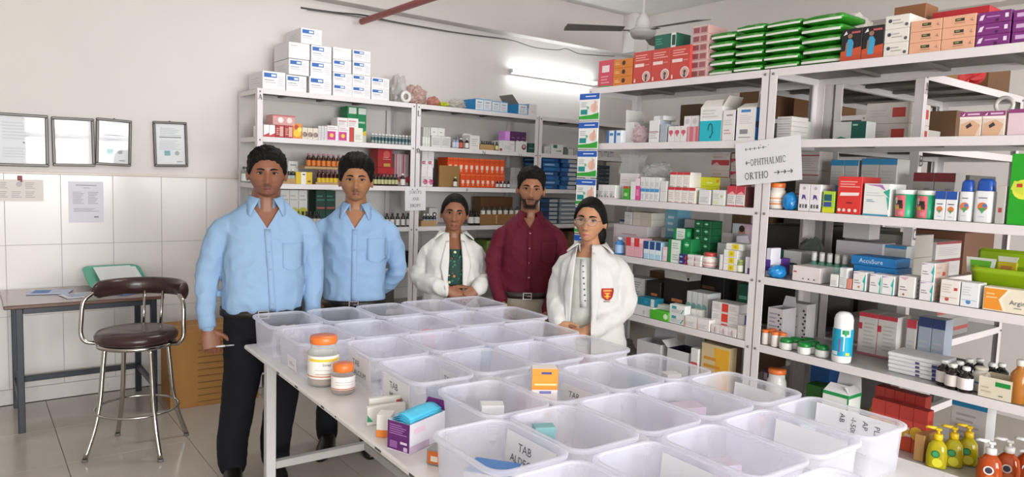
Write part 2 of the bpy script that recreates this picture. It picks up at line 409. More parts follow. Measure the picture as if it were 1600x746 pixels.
# ================================================================ long dispensing table with bins
TA = radians(-1.7)                                    # table turned a little
TO = V((1.0, 3.30, 0))                                # far left corner of the top
tb = empty('dispensing_table', TO, TA); tag(tb, 'long white topped table covered with rows of clear plastic bins', 'table')
TW, TL, TZ = 1.30, 2.75, .75
tp = MB().box(0, TW, -TL, 0, TZ-.022, TZ, mat('#e0dddb', .28, var=.04, scale=4), .006).obj('tabletop', tb)
ed = MB()
for q in range(7):
    y = -.5-q*.22+rnd.uniform(-.09, .09); ed.box(-.0008, .0, y, y+rnd.uniform(.006, .05), TZ-.009-rnd.uniform(0, .006), TZ-.006, mat('#5a5652', .8))
ed.obj('edge_chip', tp)
lm = mat('#d5d3d3', .4, var=.04)
lg = MB().box(-.022, .022, -.022, .022, 0, TZ-.022, lm, .003).mesh('leg')
for x in (.09, TW-.09):
    for y in (-.10, -TL+.10): inst(lg, 'leg', tb, (x, y, 0))
for nm, bx in (('apron', (.068, TW-.068, -.115, -.085, .69, .728)), ('apron', (.068, TW-.068, -TL+.085, -TL+.115, .69, .728)), ('apron', (.075, .105, -TL+.12, -.12, .69, .728)), ('apron', (TW-.105, TW-.075, -TL+.12, -.12, .69, .728)),
               ('stretcher', (.113, TW-.113, -.118, -.082, .175, .211)), ('stretcher', (.113, TW-.113, -TL+.082, -TL+.118, .175, .211)), ('stretcher', (.55, .586, -TL+.119, -.119, .175, .211))):
    MB().box(bx[0], bx[1], bx[2], bx[3], bx[4], bx[5], mat('#bdbab7', .45), .003).obj(nm, tb)

# bins: rounded rectangular tubs of milky see-through plastic
BW, BL, BH = .244, .321, .140
def milky(a, edge):
    m = bpy.data.materials.new('mat_milky_plastic'); m.use_nodes = True; N = m.node_tree.nodes; L = m.node_tree.links; p = N['Principled BSDF']; out = N['Material Output']
    p.inputs['Base Color'].default_value = (.90, .905, 1, 1); p.inputs['Roughness'].default_value = .25
    tl = N.new('ShaderNodeBsdfTranslucent'); tl.inputs[0].default_value = (.92, .925, 1, 1)
    nz = N.new('ShaderNodeTexNoise'); nz.inputs['Scale'].default_value = 6; tc = N.new('ShaderNodeTexCoord'); L.new(tc.outputs['Object'], nz.inputs['Vector'])
    m1 = N.new('ShaderNodeMixShader'); m1.inputs[0].default_value = .5; L.new(p.outputs[0], m1.inputs[1]); L.new(tl.outputs[0], m1.inputs[2])
    tr = N.new('ShaderNodeBsdfTransparent'); fr = N.new('ShaderNodeLayerWeight'); fr.inputs[0].default_value = .35
    mr = N.new('ShaderNodeMapRange'); mr.inputs[3].default_value = a; mr.inputs[4].default_value = edge; L.new(fr.outputs['Facing'], mr.inputs[0])
    ad = N.new('ShaderNodeMath'); ad.operation = 'MULTIPLY_ADD'; ad.inputs[1].default_value = .05; L.new(nz.outputs['Fac'], ad.inputs[0]); L.new(mr.outputs[0], ad.inputs[2])
    m2 = N.new('ShaderNodeMixShader'); L.new(ad.outputs[0], m2.inputs[0]); L.new(tr.outputs[0], m2.inputs[1]); L.new(m1.outputs[0], m2.inputs[2]); L.new(m2.outputs[0], out.inputs[0])
    return m
binm = milky(.185, .55); rimm = milky(.42, .8)
def rrect(w, l, r, z, k=5):
    out = []
    for (sx, sy, a0) in ((1, 1, 0), (-1, 1, 90), (-1, -1, 180), (1, -1, 270)):
        for i in range(k+1):
            a = radians(a0+90*i/k); out.append(V((sx*(w/2-r)+r*cos(a), sy*(l/2-r)+r*sin(a), z)))
    return out
b = MB()
b.loft([rrect(BW-.045, BL-.045, .03, 0), rrect(BW-.036, BL-.036, .036, .004), rrect(BW-.022, BL-.022, .042, BH-.012)], binm, cap=False)
b.add(rrect(BW-.045, BL-.045, .03, 0), [tuple(range(24))], binm)
b.loft([rrect(BW-.022, BL-.022, .042, BH-.012), rrect(BW-.003, BL-.003, .048, BH-.012), rrect(BW, BL, .05, BH-.009), rrect(BW, BL, .05, BH-.002), rrect(BW-.006, BL-.006, .048, BH), rrect(BW-.022, BL-.022, .044, BH), rrect(BW-.026, BL-.026, .042, BH-.004)], rimm, cap=False)
b.loft([rrect(BW-.026, BL-.026, .042, BH-.004), rrect(BW-.049, BL-.049, .03, .006)], binm, cap=False)
bin_me = b.mesh('storage_bin')
bin_rows = [(-.165, 0, 5, .148), (-.512, 0, 5, .146), (-.850, .0, 4, .305), (-1.182, 0, 4, .29), (-1.56, 0, 4, .318), (-1.885, .0, 5, .118), (-2.225, 0, 5, .118), (-2.57, 0, 5, .118)]
ROWN = ['farthest row', 'second row from the far end', 'third row from the far end', 'fourth row from the far end', 'fifth row from the far end', 'row of the painkiller label', 'nearest fully visible row', 'very nearest row at the picture edge']
COLN = ['leftmost', 'second from left', 'third from left', 'fourth from left', 'rightmost']
TM = Matrix.Translation(TO) @ Matrix.Rotation(TA, 4, 'Z')
BINS = {}
for r_, (yy, _, n, x0) in enumerate(bin_rows):
    for c_ in range(n):
        if r_ == 7 and c_ > 2: continue
        x = x0+.2505*c_+rnd.uniform(-.002, .002); p = TM @ V((x, yy+rnd.uniform(-.003, .003), TZ+.0008))
        o = inst(bin_me, 'storage_bin', None, p, TA+rnd.uniform(-.006, .006))
        nmc = COLN[c_] if c_ < n-1 else 'rightmost'
        tag(o, 'clear plastic bin, %s in the %s' % (nmc, ROWN[r_]), 'bin', 'clear plastic bins on the table'); BINS[(r_, c_)] = o
ink = '#4b4b50'
def bin_label(rc, side, w, h, decs, off=0, z=.012, up=0):
    """white paper stuck on a bin wall; side 'l' (outer left wall) or 'r' (inside the right wall)"""
    mb = MB(); mb.box(-w/2, w/2, 0, .0006, 0, h, paper('#e9e9ec'))
    paint(mb, (-w/2, 0, 0), (1, 0, 0), (0, 0, 1), decs, w, h, .0004)
    o = mb.obj('paper_label', BINS[rc]); t = atan2(.0075, BH-.016)
    if side == 'l':                                   # readable from the left of the table
        o.rotation_euler = (t, 0, radians(-90)); o.location = (-BW/2+.0165-z*.06, off, z)
    else:                                             # on the inner face of the right wall, facing left
        o.rotation_euler = (-t*1.3, 0, radians(-90)); o.location = (BW/2-.0285+z*.09, off, z)
    return o
bin_label((2, 0), 'l', .20, .105, [('t', .36, .70, .22, 'TAB', ink), ('t', .47, .34, .20, 'CALCIUM', ink)])
bin_label((3, 0), 'l', .20, .105, [('t', .42, .72, .22, 'TAB', ink), ('t', .50, .36, .20, 'MULTIP', ink)])
bin_label((3, 0), 'r', .15, .10, [('t', .42, .70, .20, 'TAB', ink)])
bin_label((4, 1), 'r', .18, .10, [('t', .40, .70, .20, 'TAB', ink), ('l', .2, .2, .7, .4, 1, ink)])
bin_label((5, 0), 'r', .21, .11, [('t', .40, .70, .20, 'TAB', ink), ('t', .47, .38, .19, 'ALDEGESIC', ink)], z=.014)
bin_label((6, 4), 'r', .26, .115, [('t', .76, .66, .14, 'PLE', ink, -90), ('t', .62, .74, .14, 'AP', ink, -90), ('t', .48, .64, .14, '-I-500', ink, -90), ('t', .34, .78, .14, 'AB', ink, -90), ('t', .48, .18, .14, 'LG', ink, -90)])
bin_label((6, 3), 'r', .22, .11, [])
bin_label((5, 4), 'r', .22, .10, [])
bin_label((6, 1), 'r', .22, .11, [])
bin_label((1, 0), 'l', .10, .05, [('l', .2, .3, .8, .6, 2, '#8d8da0')], off=-.03)
# ================================================================ left wall: certificates, notices, table, stool
def doc_frame(x0, x1, z0, z1, label, tilt=0, kind=0, group='framed certificates on the left wall'):
    w, h = x1-x0, z1-z0; r = empty('certificate_frame', ((x0+x1)/2, RY1-.004, (z0+z1)/2)); r.rotation_euler = (0, radians(tilt), 0)
    tag(r, label, 'certificate', group); fm_ = mat('#55514d', .35, .35, var=.06); t = .017
    m = MB()
    for (a, b_, c, d) in ((-w/2, w/2, -h/2, -h/2+t), (-w/2, w/2, h/2-t, h/2), (-w/2, -w/2+t, -h/2+t, h/2-t), (w/2-t, w/2, -h/2+t, h/2-t)): m.box(a, b_, -.022, 0, c, d, fm_, .004)
    m.obj('frame', r)
    d = MB().box(-w/2+t, w/2-t, -.006, -.002, -h/2+t, h/2-t, paper('#dfe2e6'))
    W, Hh = w-2*t, h-2*t; g = '#8f949b'
    D = [('l', .15, .70, .9, .92, 5, '#b3b8be'), ('r', .12, .66, .88, .685, '#5b5f66'), ('l', .12, .36, .9, .6, 6, '#bcc0c6'), ('r', .28, .22, .48, .34, '#3fa0a8'), ('c', .72, .28, .055, '#9aa0a4'), ('r', .70, .06, .9, .08, '#6b6f76')] if kind else [('c', .6, .45, .02, '#6a6a70'), ('l', .2, .5, .9, .9, 6, '#ccd0d4'), ('l', .2, .12, .9, .35, 4, '#ccd0d4')]
    paint(d, (-w/2+t, -.006, -h/2+t), (1, 0, 0), (0, 0, 1), D, W, Hh); d.obj('document', r)
    MB().box(-w/2+t, w/2-t, -.011, -.0095, -h/2+t, h/2-t, mat('#ffffff', .03, var=0, alpha=.10, spec=.9)).obj('glass', r)
    if kind: MB().lathe([(.004, 0), (.004, .006)], mat('#3a3a3a', .4, .6), 8, (0, -.008, h/2)).obj('hanging_hook', r)
doc_frame(.115, .428, 1.518, 1.845, 'grey framed certificate cut by the left picture edge', 0, 0)
doc_frame(.446, .683, 1.528, 1.842, 'grey framed certificate with a plain sheet, left of an overlapping one', -.8, 0)
doc_frame(.690, .900, 1.54, 1.85, 'grey framed certificate with teal logo, touching the frame on its left', 1.6, 1)
doc_frame(1.035, 1.254, 1.545, 1.858, 'dark framed certificate hanging alone, nearest the rack marked A', -1.6, 1)
n_ = MB().box(-.1, .1, -.0012, 0, -.135, .135, paper('#d3d2dc'))
paint(n_, (-.1, -.0012, -.135), (1, 0, 0), (0, 0, 1), [('r', .22, .90, .8, .915, '#77757f'), ('r', .42, .84, .6, .85, '#77757f'), ('l', .12, .45, .45, .76, 9, '#a5a4af'), ('l', .55, .45, .85, .76, 8, '#a5a4af'), ('l', .14, .26, .88, .36, 3, '#a5a4af'), ('r', .72, .12, .85, .15, '#77757f')], .2, .27)
tag(n_.obj('notice_sheet', None, (.63, RY1-.0095, 1.296)), 'printed paper notice stuck on the white wall tiles', 'notice')
c_ = MB().box(-.14, .125, -.004, 0, -.075, .06, paper('#d8d2cd'))
paint(c_, (-.14, -.004, -.075), (1, 0, 0), (0, 0, 1), [('c', .52, .78, .12, '#b9b4b2')]+[('l', .1+.27*i, .15+.42*j, .3+.27*i, .48+.42*j, 4, '#b0aaa8') for i in range(3) for j in range(2) if not (i == 1 and j == 1)], .265, .135)
cal = tag(c_.obj('wall_calendar', None, (.27, RY1-.0095, 1.375)), 'small wall calendar on the tiles at the left picture edge', 'calendar')
MB().box(-.01, .015, -.012, -.004, .055, .085, mat('#8b3b38', .5), .003).box(.005, .015, -.012, -.004, .045, .06, mat('#8b3b38', .5)).obj('hanging_clip', cal)

# small desk against the wall
dk = empty('side_desk', (.15, 5.41, 0)); tag(dk, 'narrow brown topped desk with dark metal legs against the tiled wall', 'desk')
DW, DD, DZ = .82, .60, .745
MB().box(0, DW, -DD, 0, DZ-.022, DZ, mat('#5f4032', .32, var=.12, scale=5), .004, {'+z': mat('#8d7b72', .2, var=.1, scale=5)}).obj('desk_top', dk)
nv = mat('#20262f', .4, .2)
for x in (.055, DW-.075):
    for y in (-DD+.03, -.05): MB().box(x, x+.035, y-.018, y+.018, 0, DZ-.022, nv, .003).obj('leg', dk)
for bx in ((.09, DW-.075, -DD+.015, -DD+.045, .69, .722), (.09, DW-.075, -.065, -.035, .16, .195), (.0605, .0845, -DD+.048, -.068, .16, .195), (DW-.0695, DW-.0455, -DD+.048, -.068, .16, .195)):
    MB().box(*bx[:2], *bx[2:4], *bx[4:], nv, .002).obj('rail', dk)
tr = MB()                                             # green clipboard / tray with papers
tr.loft([rrect(.30, .26, .05, 0), rrect(.34, .30, .06, .02), rrect(.345, .305, .06, .022), rrect(.32, .28, .05, .010)], mat('#5fae94', .35), cap=True)
tro = tag(tr.obj('tray', None, (.765, 5.255, .8025), rot=(radians(21), 0, radians(4))), 'green plastic tray holding papers, on the brown desk behind the stool', 'tray')
pz = MB().box(-.11, .13, -.1, .1, 0, .008, paper('#e6e8e8')); pz.box(-.12, .1, -.09, .11, .0085, .012, paper('#dfe3e4'))
tag(pz.obj('paper_pile', None, (.78, 5.247, .8245), rot=(radians(21), 0, radians(6))), 'sheets of white paper lying in the green tray', 'paper')
def slab_thing(name, label, cat, cx, cy, z, w, d, h, rz, c, decs=(), group=None):
    m = MB().box(-w/2, w/2, -d/2, d/2, 0, h, paper(c), .001); paint(m, (-w/2, -d/2, h), (1, 0, 0), (0, 1, 0), decs, w, d)
    return tag(m.obj(name, None, (cx, cy, z), rz), label, cat, group)
slab_thing('document', 'white leaflet on the brown desk, nearest its front edge', 'paper', .575, 5.02, .7465, .26, .16, .004, .2, '#d5dbe4', [('l', .1, .1, .9, .9, 6, '#98a6bf')])
slab_thing('document', 'blue and white leaflet on the brown desk beside the green tray', 'paper', .40, 5.20, .7465, .22, .15, .006, -.3, '#b9c6dd', [('r', .1, .1, .5, .9, '#5d7fb4')])
slab_thing('document', 'thin blue booklet on the brown desk in front of the tray', 'paper', .80, 4.98, .7465, .16, .1, .006, .5, '#6d8fc0', [('l', .1, .2, .9, .8, 3, '#dfe6f2')])

# bar stool: chrome legs, brown leather seat, curved back rest
st = empty('bar_stool', (.72, 4.255, 0), radians(-32)); tag(st, 'chrome bar stool with dark brown leather seat and curved backrest', 'stool')
chrome = mat('#b9b5ae', .16, 1.0, var=.04); leather = mat('#3a2523', .26, var=.12, scale=9, bump=.15, bscale=35)
MB().lathe([(.0, .603), (.185, .605), (.203, .622), (.205, .642), (.19, .662), (.14, .673), (.07, .668), (.001, .664)], leather, 36).obj('seat', st)
MB().lathe([(.150, .585), (.195, .585), (.195, .603), (.150, .603)], chrome, 32, cap=False).obj('seat_ring', st)
for sx in (-1, 1):
    for sy in (-1, 1):
        P_ = crom([(sx*.115, sy*.115, .592), (sx*.125, sy*.125, .45), (sx*.135, sy*.135, .30), (sx*.155, sy*.155, .16), (sx*.19, sy*.19, .012)], 5)
        l_ = MB().tube(P_, .0125, chrome, 10).obj('leg', st)
        MB().lathe([(.015, 0), (.015, .014)], mat('#6e6a66', .5), 10, (sx*.19, sy*.19, 0)).obj('foot_cap', l_)
MB().tube([(.205*cos(t*pi/16), .205*sin(t*pi/16), .235) for t in range(32)], .007, chrome, 8, closed=True).obj('foot_ring', st)
pr = []; a0, a1 = radians(-8), radians(188)
for i in range(25):
    a = a0+(a1-a0)*i/24; e = min(1, min(i, 24-i)/3+.35); R = .225
    cx, cy = R*cos(a), R*sin(a)+.03; n_ = V((cos(a), sin(a), 0)); z = .868
    pr.append([V((cx, cy, z))+n_*(.024*e*cos(t*pi/6))+V((0, 0, 1))*((.048*e)*sin(t*pi/6)) for t in range(12)])
MB().loft(pr, leather).obj('backrest', st)
for s_ in (-1, 1):
    MB().tube(crom([(s_*.222, .0, .862), (s_*.255, -.035, .82), (s_*.262, -.05, .72), (s_*.262, -.055, .645), (s_*.235, -.055, .605), (s_*.17, -.02, .594), (s_*.10, .0, .592)], 6), .0115, chrome, 10).obj('arm', st)
    MB().tube([(s_*.045, .192, .60), (s_*.05, .232, .84)], .008, chrome, 8).obj('back_rod', st)

# brown shipping carton on the floor by the wall
kraft = '#a9793f'
cb = carton_mesh(.55, .36, .50, mat(kraft, .75, var=.08, scale=14), front=[('l', .30, .05+.085*i, .93, .08+.085*i, 1, '#7d5228') for i in range(10)]+[('r', .62, .03, .78, .10, '#5f9c86')], top=[('r', 0, .47, 1, .53, '#b98b55')])
tag(cb.obj('shipping_carton', None, (1.275, 4.80, 0), radians(-3)), 'large brown shipping carton on the floor behind the man with the pen', 'carton')
# things on the table beside the bins: two jars, leaflet carton, mask box
def T(x, y, z=0): p = TM @ V((x, y, TZ+z)); return p
def jar(name, label, loc, r, h, lid, labc, fill, decs=(), lidc='#e8772e', cat='jar', group=None, z0l=.2, z1l=.72, rz=0, glass=None):
    g = glass or mat('#e9ece9', .08, var=0, alpha=.22)
    o = MB().lathe([(r*.8, 0), (r*.97, .006), (r, .02), (r, h*.70), (r*.93, h*.80), (r*.80, h*.86), (r*.80, h)], g, 28, cap=True).obj(name, None, loc, rz)
    tag(o, label, cat, group)
    c = MB().lathe([(r*.86, h-.004), (r*.88, h), (r*.88, h+lid-.004), (r*.84, h+lid), (.001, h+lid)], mat(lidc, .35), 28).obj('lid', o)
    if labc:
        L = MB(); n = 28; k = mat(labc, .5, var=.03)
        L.loft([[V(((r+.0008)*cos(2*pi*j/n), (r+.0008)*sin(2*pi*j/n), z)) for j in range(n)] for z in (h*z0l, h*z1l)], k, cap=False)
        for q in [t for t in decs if t[0] == 't']:      # lettering bent round the jar
            vs, fs = text2d(q[4]); L.add([V(((r+.0016)*cos(radians(q[1]-90)+x*q[3]*h/r), (r+.0016)*sin(radians(q[1]-90)+x*q[3]*h/r), h*(q[2]+y*q[3]))) for x, y in vs], fs, paper(q[5]))
        for (a0, b0, a1, b1, cc) in [t for t in decs if t[0] != 't']:             # bands wrapped round the front of the label: angles in degrees, heights as fractions
            k2 = paper(cc); A = [radians(a0+(a1-a0)*i/8-90) for i in range(9)]
            vs = [V(((r+.0014)*cos(a), (r+.0014)*sin(a), h*z)) for z in (b0, b1) for a in A]
            L.add(vs, [(i, i+1, i+10, i+9) for i in range(8)], k2, True)
        L.obj('jar_label', o)
    if fill:
        MB().lathe([(r*.75, .004), (r*.92, .012), (r*.93, h*fill[0])], mat(fill[1], .6, var=.25, scale=120), 20).obj('contents', o)
    return o
J1 = atz(505, 600, .7505); J2 = atz(536, 614, .7505)
yaw1 = -atan2(J1.x, J1.y)
jar('plastic_jar', 'larger clear jar with orange lid and yellow banded label on the table', J1, .058, .165, .022, '#efece6', (.25, '#a58a78'), [(-60, .60, 70, .66, '#e6c53a'), ('t', 12, .52, .085, 'Strep', '#5a5250'), (-30, .40, 60, .41, '#a8a09a'), (-30, .30, 60, .32, '#c9a088'), (-80, .24, 40, .27, '#c98a62')], rz=yaw1)
jar('plastic_jar', 'smaller clear jar with orange lid and white label, in front of the larger jar', J2, .043, .088, .022, '#eeeae6', (.70, '#9c5a44'), [(-70, .26, 70, .30, '#b5563e'), (-40, .55, 50, .57, '#b9b4b0'), (-40, .45, 50, .47, '#c9c4c0')], rz=yaw1, z0l=.24, z1l=.78)
# ================================================================ people
def sstep(a, b, x):
    t = max(0., min(1., (x-a)/(b-a))); return t*t*(3-2*t)
def interp(tab, x):
    if x <= tab[0][0]: return tab[0][1]
    for (a, va), (b_, vb) in zip(tab, tab[1:]):
        if x <= b_: return va+(vb-va)*(x-a)/(b_-a)
    return tab[-1][1]
def remesh(mb, vox, it=5, name='body', fac=.5):
    ob = mb.obj(name); m = ob.modifiers.new('r', 'REMESH'); m.mode = 'VOXEL'; m.voxel_size = vox
    if it: s = ob.modifiers.new('s', 'SMOOTH'); s.factor = fac; s.iterations = it
    dg = bpy.context.evaluated_depsgraph_get(); dg.update(); me = bpy.data.meshes.new_from_object(ob.evaluated_get(dg)); me.name = name
    old = ob.data; bpy.data.objects.remove(ob); bpy.data.meshes.remove(old)
    me.polygons.foreach_set('use_smooth', [True]*len(me.polygons)); return me
def bvh_of(me): return BVHTree.FromPolygons([v.co for v in me.vertices], [tuple(p.vertices) for p in me.polygons])
def front(bv, x, z, dflt=-.1):
    h = bv.ray_cast(V((x, -1, z)), V((0, 1, 0))); return h[0].y if h[0] is not None else dflt
def wrinkle(me, amp, f=(9, 9, 5), seed=0, amp2=.0):
    vs = me.vertices; ns = [v.normal.copy() for v in vs]
    for v, n in zip(vs, ns):
        c = v.co; q = noise.noise(V((c.x*f[0]+seed, c.y*f[1], c.z*f[2]+seed*2)))
        q2 = 1-abs(noise.noise(V((c.x*f[0]*1.4+c.z*9+seed, c.y*f[1]*1.4, c.z*f[2]*2.2-c.x*7))))*2.2
        v.co = c+n*(amp*q+amp2*max(-.4, q2))
    me.update()
def ell(c, rx, ry, n=28, e=2.3):
    out = []
    for j in range(n):
        a = 2*pi*j/n; ca, sa = cos(a), sin(a)
        out.append(V((c[0]+rx*abs(ca)**(2/e)*(1 if ca >= 0 else -1), c[1]+ry*abs(sa)**(2/e)*(1 if sa >= 0 else -1), c[2])))
    return out
def torso(mb, rings, g=0, m='#888888', zlo=-9, zhi=9):
    rz_ = sorted(rings)
    def at_(z):
        for a, b_ in zip(rz_, rz_[1:]):
            if a[0] <= z <= b_[0]: t = (z-a[0])/(b_[0]-a[0]); return tuple(x+(y-x)*t for x, y in zip(a, b_))
    R = [r for r in rz_ if zlo < r[0] < zhi]
    if zlo > rz_[0][0]: R = [at_(zlo)]+R
    if zhi < rz_[-1][0]: R = R+[at_(zhi)]
    mb.loft([ell((cx, cy, z), max(.01, rx+g), max(.01, ry+g)) for z, cx, cy, rx, ry in R], m)
def limb(mb, pts, rad, g=0, m='#888888', k=6, n=14, flat=1.0):
    P = crom(pts, k); r = lerps(rad, k)
    r = [tuple(max(.004, q+g) for q in t) if isinstance(t, tuple) else max(.004, t+g) for t in r]
    mb.tube(P, r, m, n, True, False, flat)
    for p, q in ((P[0], r[0]), (P[-1], r[-1])):
        q = min(q) if isinstance(q, tuple) else q; mb.ball(p, q*.96, q*.96, q*.96, m, 10, 6)
def rotv(v, ax, a): return Matrix.Rotation(a, 3, ax) @ v
def hand(mb, wrist, d, n, side, curl=(.35, .5, .35), s=1.0, m='#888888', thumb=(.75, .35), spread=.10):
    w = V(wrist); d = V(d).normalized(); n = V(n); n = (n-d*n.dot(d)).normalized(); lat = d.cross(n)
    if lat.dot(V(side)) < 0: lat = -lat
    kn = w+d*(.085*s)
    mb.tube([w-d*.03, w, w+d*.03*s, w+d*.06*s, kn+d*.004], [(.021, .026), (.020, .026), (.017, .036*s), (.0155, .040*s), (.013, .039*s)], m, 14, up=n)
    ax = lat.cross(V((0, 0, 0))) if 0 else lat
    ex = []
    for i, (ln, r) in enumerate(((.94, 1.0), (1.04, 1.02), (.97, .97), (.78, .86))):
        o = kn+lat*((.030-.0203*i)*s)-d*(.004+.004*abs(i-1.2)); dd = rotv(d, n, 0); dd = (d+lat*(spread*(1.3-i)*.5)).normalized(); p = o; P = [o-d*.02, o]
        bend = 0
        for L, c in zip((.042, .027, .021), curl):
            bend += c*(1+.06*i); q = (dd*cos(bend)+n*sin(bend)); p = p+q*(L*ln*s); P.append(p)
        mb.tube(P, [.0085*r*s, .0092*r*s, .0086*r*s, .0078*r*s, .0066*r*s], m, 10); mb.ball(P[-1], .0064*r*s, .0064*r*s, .0064*r*s, m, 8, 6); ex.append(P[-1])
    o = w+d*.022*s+lat*.026*s; td = (d*.62+lat*thumb[0]+n*thumb[1]).normalized(); t2 = (td+d*.45+n*.15).normalized()
    P = [w+d*.01, o, o+td*.036*s, o+td*.036*s+t2*.028*s, o+td*.036*s+t2*.050*s]
    mb.tube(P, [.012, .0125*s, .0105*s, .0095*s, .0075*s], m, 10); mb.ball(P[-1], .0072*s, .0072*s, .0072*s, m, 8, 6)
    return ex
def head_pt(nx, ny, nz, h):
    x = nx*h['w']; y = ny*(.098 if ny > 0 else .090); z = nz*.116
    if nz < 0:
        t = -nz; k = sstep(.05, 1., t)
        x *= 1-(.30*h.get('jaw', 1))*sstep(.15, .95, t)+.10*sstep(.6, 1, t)
        if ny > 0: y *= 1-.45*k
        y -= .030*k*k+.010*k
        if t > .8: z = -.116*(.8+.2*sstep(.8, 1.25, t)*1.6)
    else:
        x *= 1+.03*sstep(0, .5, nz)
        if ny < 0: y *= 1+.05*sstep(.0, .5, nz)*(1-nz)
    f = sstep(.05, .45, -ny)
    if f > 0:
        G = lambda cx, cz, sx, sz: exp(-((abs(x)-cx)/sx)**2/2-((z-cz)/sz)**2/2)
        nl = h.get('nose', 1)
        dy = .026*nl*G(0, -.037, .0105, .010)+.015*nl*G(0, -.013, .0080, .021)+.011*G(.013, -.041, .006, .007)
        dy += -.0115*G(.031, .004, .016, .0105)+.0055*G(.028, .026, .022, .007)-.003*G(0, .014, .01, .01)
        dy += .005*G(.040, -.026, .018, .018)+.0085*G(0, -.065, .021, .005)+.009*G(0, -.0785, .017, .005)-.006*G(0, -.0715, .020, .0026)-.006*G(0, -.087, .02, .006)+.008*G(0, -.102, .02, .012)-.004*G(.048, -.060, .014, .02)
        y -= f*dy
    return V((x, y, z))
def sphere_pts(fn, nu=72, nv=56):
    rings = []
    for i in range(nv+1):
        th = pi*(i+.02)/(nv+.04); rings.append([fn(sin(th)*sin(2*pi*j/nu), -sin(th)*cos(2*pi*j/nu), -cos(th)) for j in range(nu)])
    return rings
HAIRB = [(0, .56), (.5, .54), (.80, .36), (1.05, .05), (1.25, -.10), (1.45, -.06), (1.75, .02), (2.1, -.35), (pi, -.55)]
def hair_rings(h, tab, top, sidet, nf=0., seed=0, fr=None):
    def fn(nx, ny, nz):
        p = head_pt(nx, ny, nz, h); az = abs(atan2(nx, -ny)); b_ = interp(tab, az)+.05*nf*4*noise.noise(V((nx*9+seed, ny*9, 3)))
        g = sstep(b_-.05, b_+.13, nz); t = sidet+(top-sidet)*sstep(.15, .75, nz)
        if fr: t += fr(nx, ny, nz)
        t *= 1+nf*noise.noise(V((nx*7+seed, ny*7, nz*7)))+nf*.6*noise.noise(V((nx*17+seed, ny*17, nz*17)))
        q = p+V((nx, ny*.9, nz)).normalized()*(t*g-.007*(1-g)); return q
    return sphere_pts(fn, 84, 60)
def skinmat():
    m = bpy.data.materials.new('mat_skin'); m.use_nodes = True; N = m.node_tree.nodes; L = m.node_tree.links; b = N['Principled BSDF']
    a = N.new('ShaderNodeAttribute'); a.attribute_name = 'skin'
    nz = N.new('ShaderNodeTexNoise'); nz.inputs['Scale'].default_value = 40; tc = N.new('ShaderNodeTexCoord'); L.new(tc.outputs['Object'], nz.inputs['Vector'])
    hs = N.new('ShaderNodeHueSaturation'); mr = N.new('ShaderNodeMapRange'); mr.inputs[3].default_value = .92; mr.inputs[4].default_value = 1.08
    L.new(nz.outputs['Fac'], mr.inputs[0]); L.new(mr.outputs[0], hs.inputs['Value']); L.new(a.outputs['Color'], hs.inputs['Color']); L.new(hs.outputs[0], b.inputs['Base Color'])
    b.inputs['Roughness'].default_value = .48; b.inputs['Subsurface Weight'].default_value = .0; b.inputs['Subsurface Radius'].default_value = (.012, .005, .003); b.inputs['Subsurface Scale'].default_value = .5
    return m
SKIN = skinmat()
hairm = mat('#0b0908', .62, var=.4, scale=60, bump=.45, bscale=140, spec=.18)
def cloth(c, rough=.8, var=.05, bump=.12, bs=14): return mat(c, rough, var=var, scale=8, bump=bump*2.2, bscale=bs, spec=.25)
def patch(bv, Ls, Rs, off, m, name, par, nu=4, sub=4, thick=.0025, sol=True):
    """cloth strip between two polylines of (x, z), laid on the surface of bv"""
    A = lerps(Ls, sub); B = lerps(Rs, sub); mb = MB(); g = []
    for a, b_ in zip(A, B):
        for i in range(nu+1):
            t = i/nu; x = a[0]+(b_[0]-a[0])*t; z = a[1]+(b_[1]-a[1])*t; g.append(V((x, front(bv, x, z)-off, z)))
    n = nu+1; mb.add(g, [(r*n+i, r*n+i+1, (r+1)*n+i+1, (r+1)*n+i) for r in range(len(A)-1) for i in range(nu)], m, True)
    o = mb.obj(name, par)
    if sol: s = o.modifiers.new('s', 'SOLIDIFY'); s.thickness = thick; s.offset = 1 if False else -1
    return o
def cut(me, planes, test):
    bm = bmesh.new(); bm.from_mesh(me)
    for co, no in planes:
        bmesh.ops.bisect_plane(bm, geom=bm.verts[:]+bm.edges[:]+bm.faces[:], plane_co=co, plane_no=no, dist=1e-5)
    bmesh.ops.delete(bm, geom=[f for f in bm.faces if test(f.calc_center_median())], context='FACES'); bm.to_mesh(me); bm.free(); me.update()
PEOPLE = {}
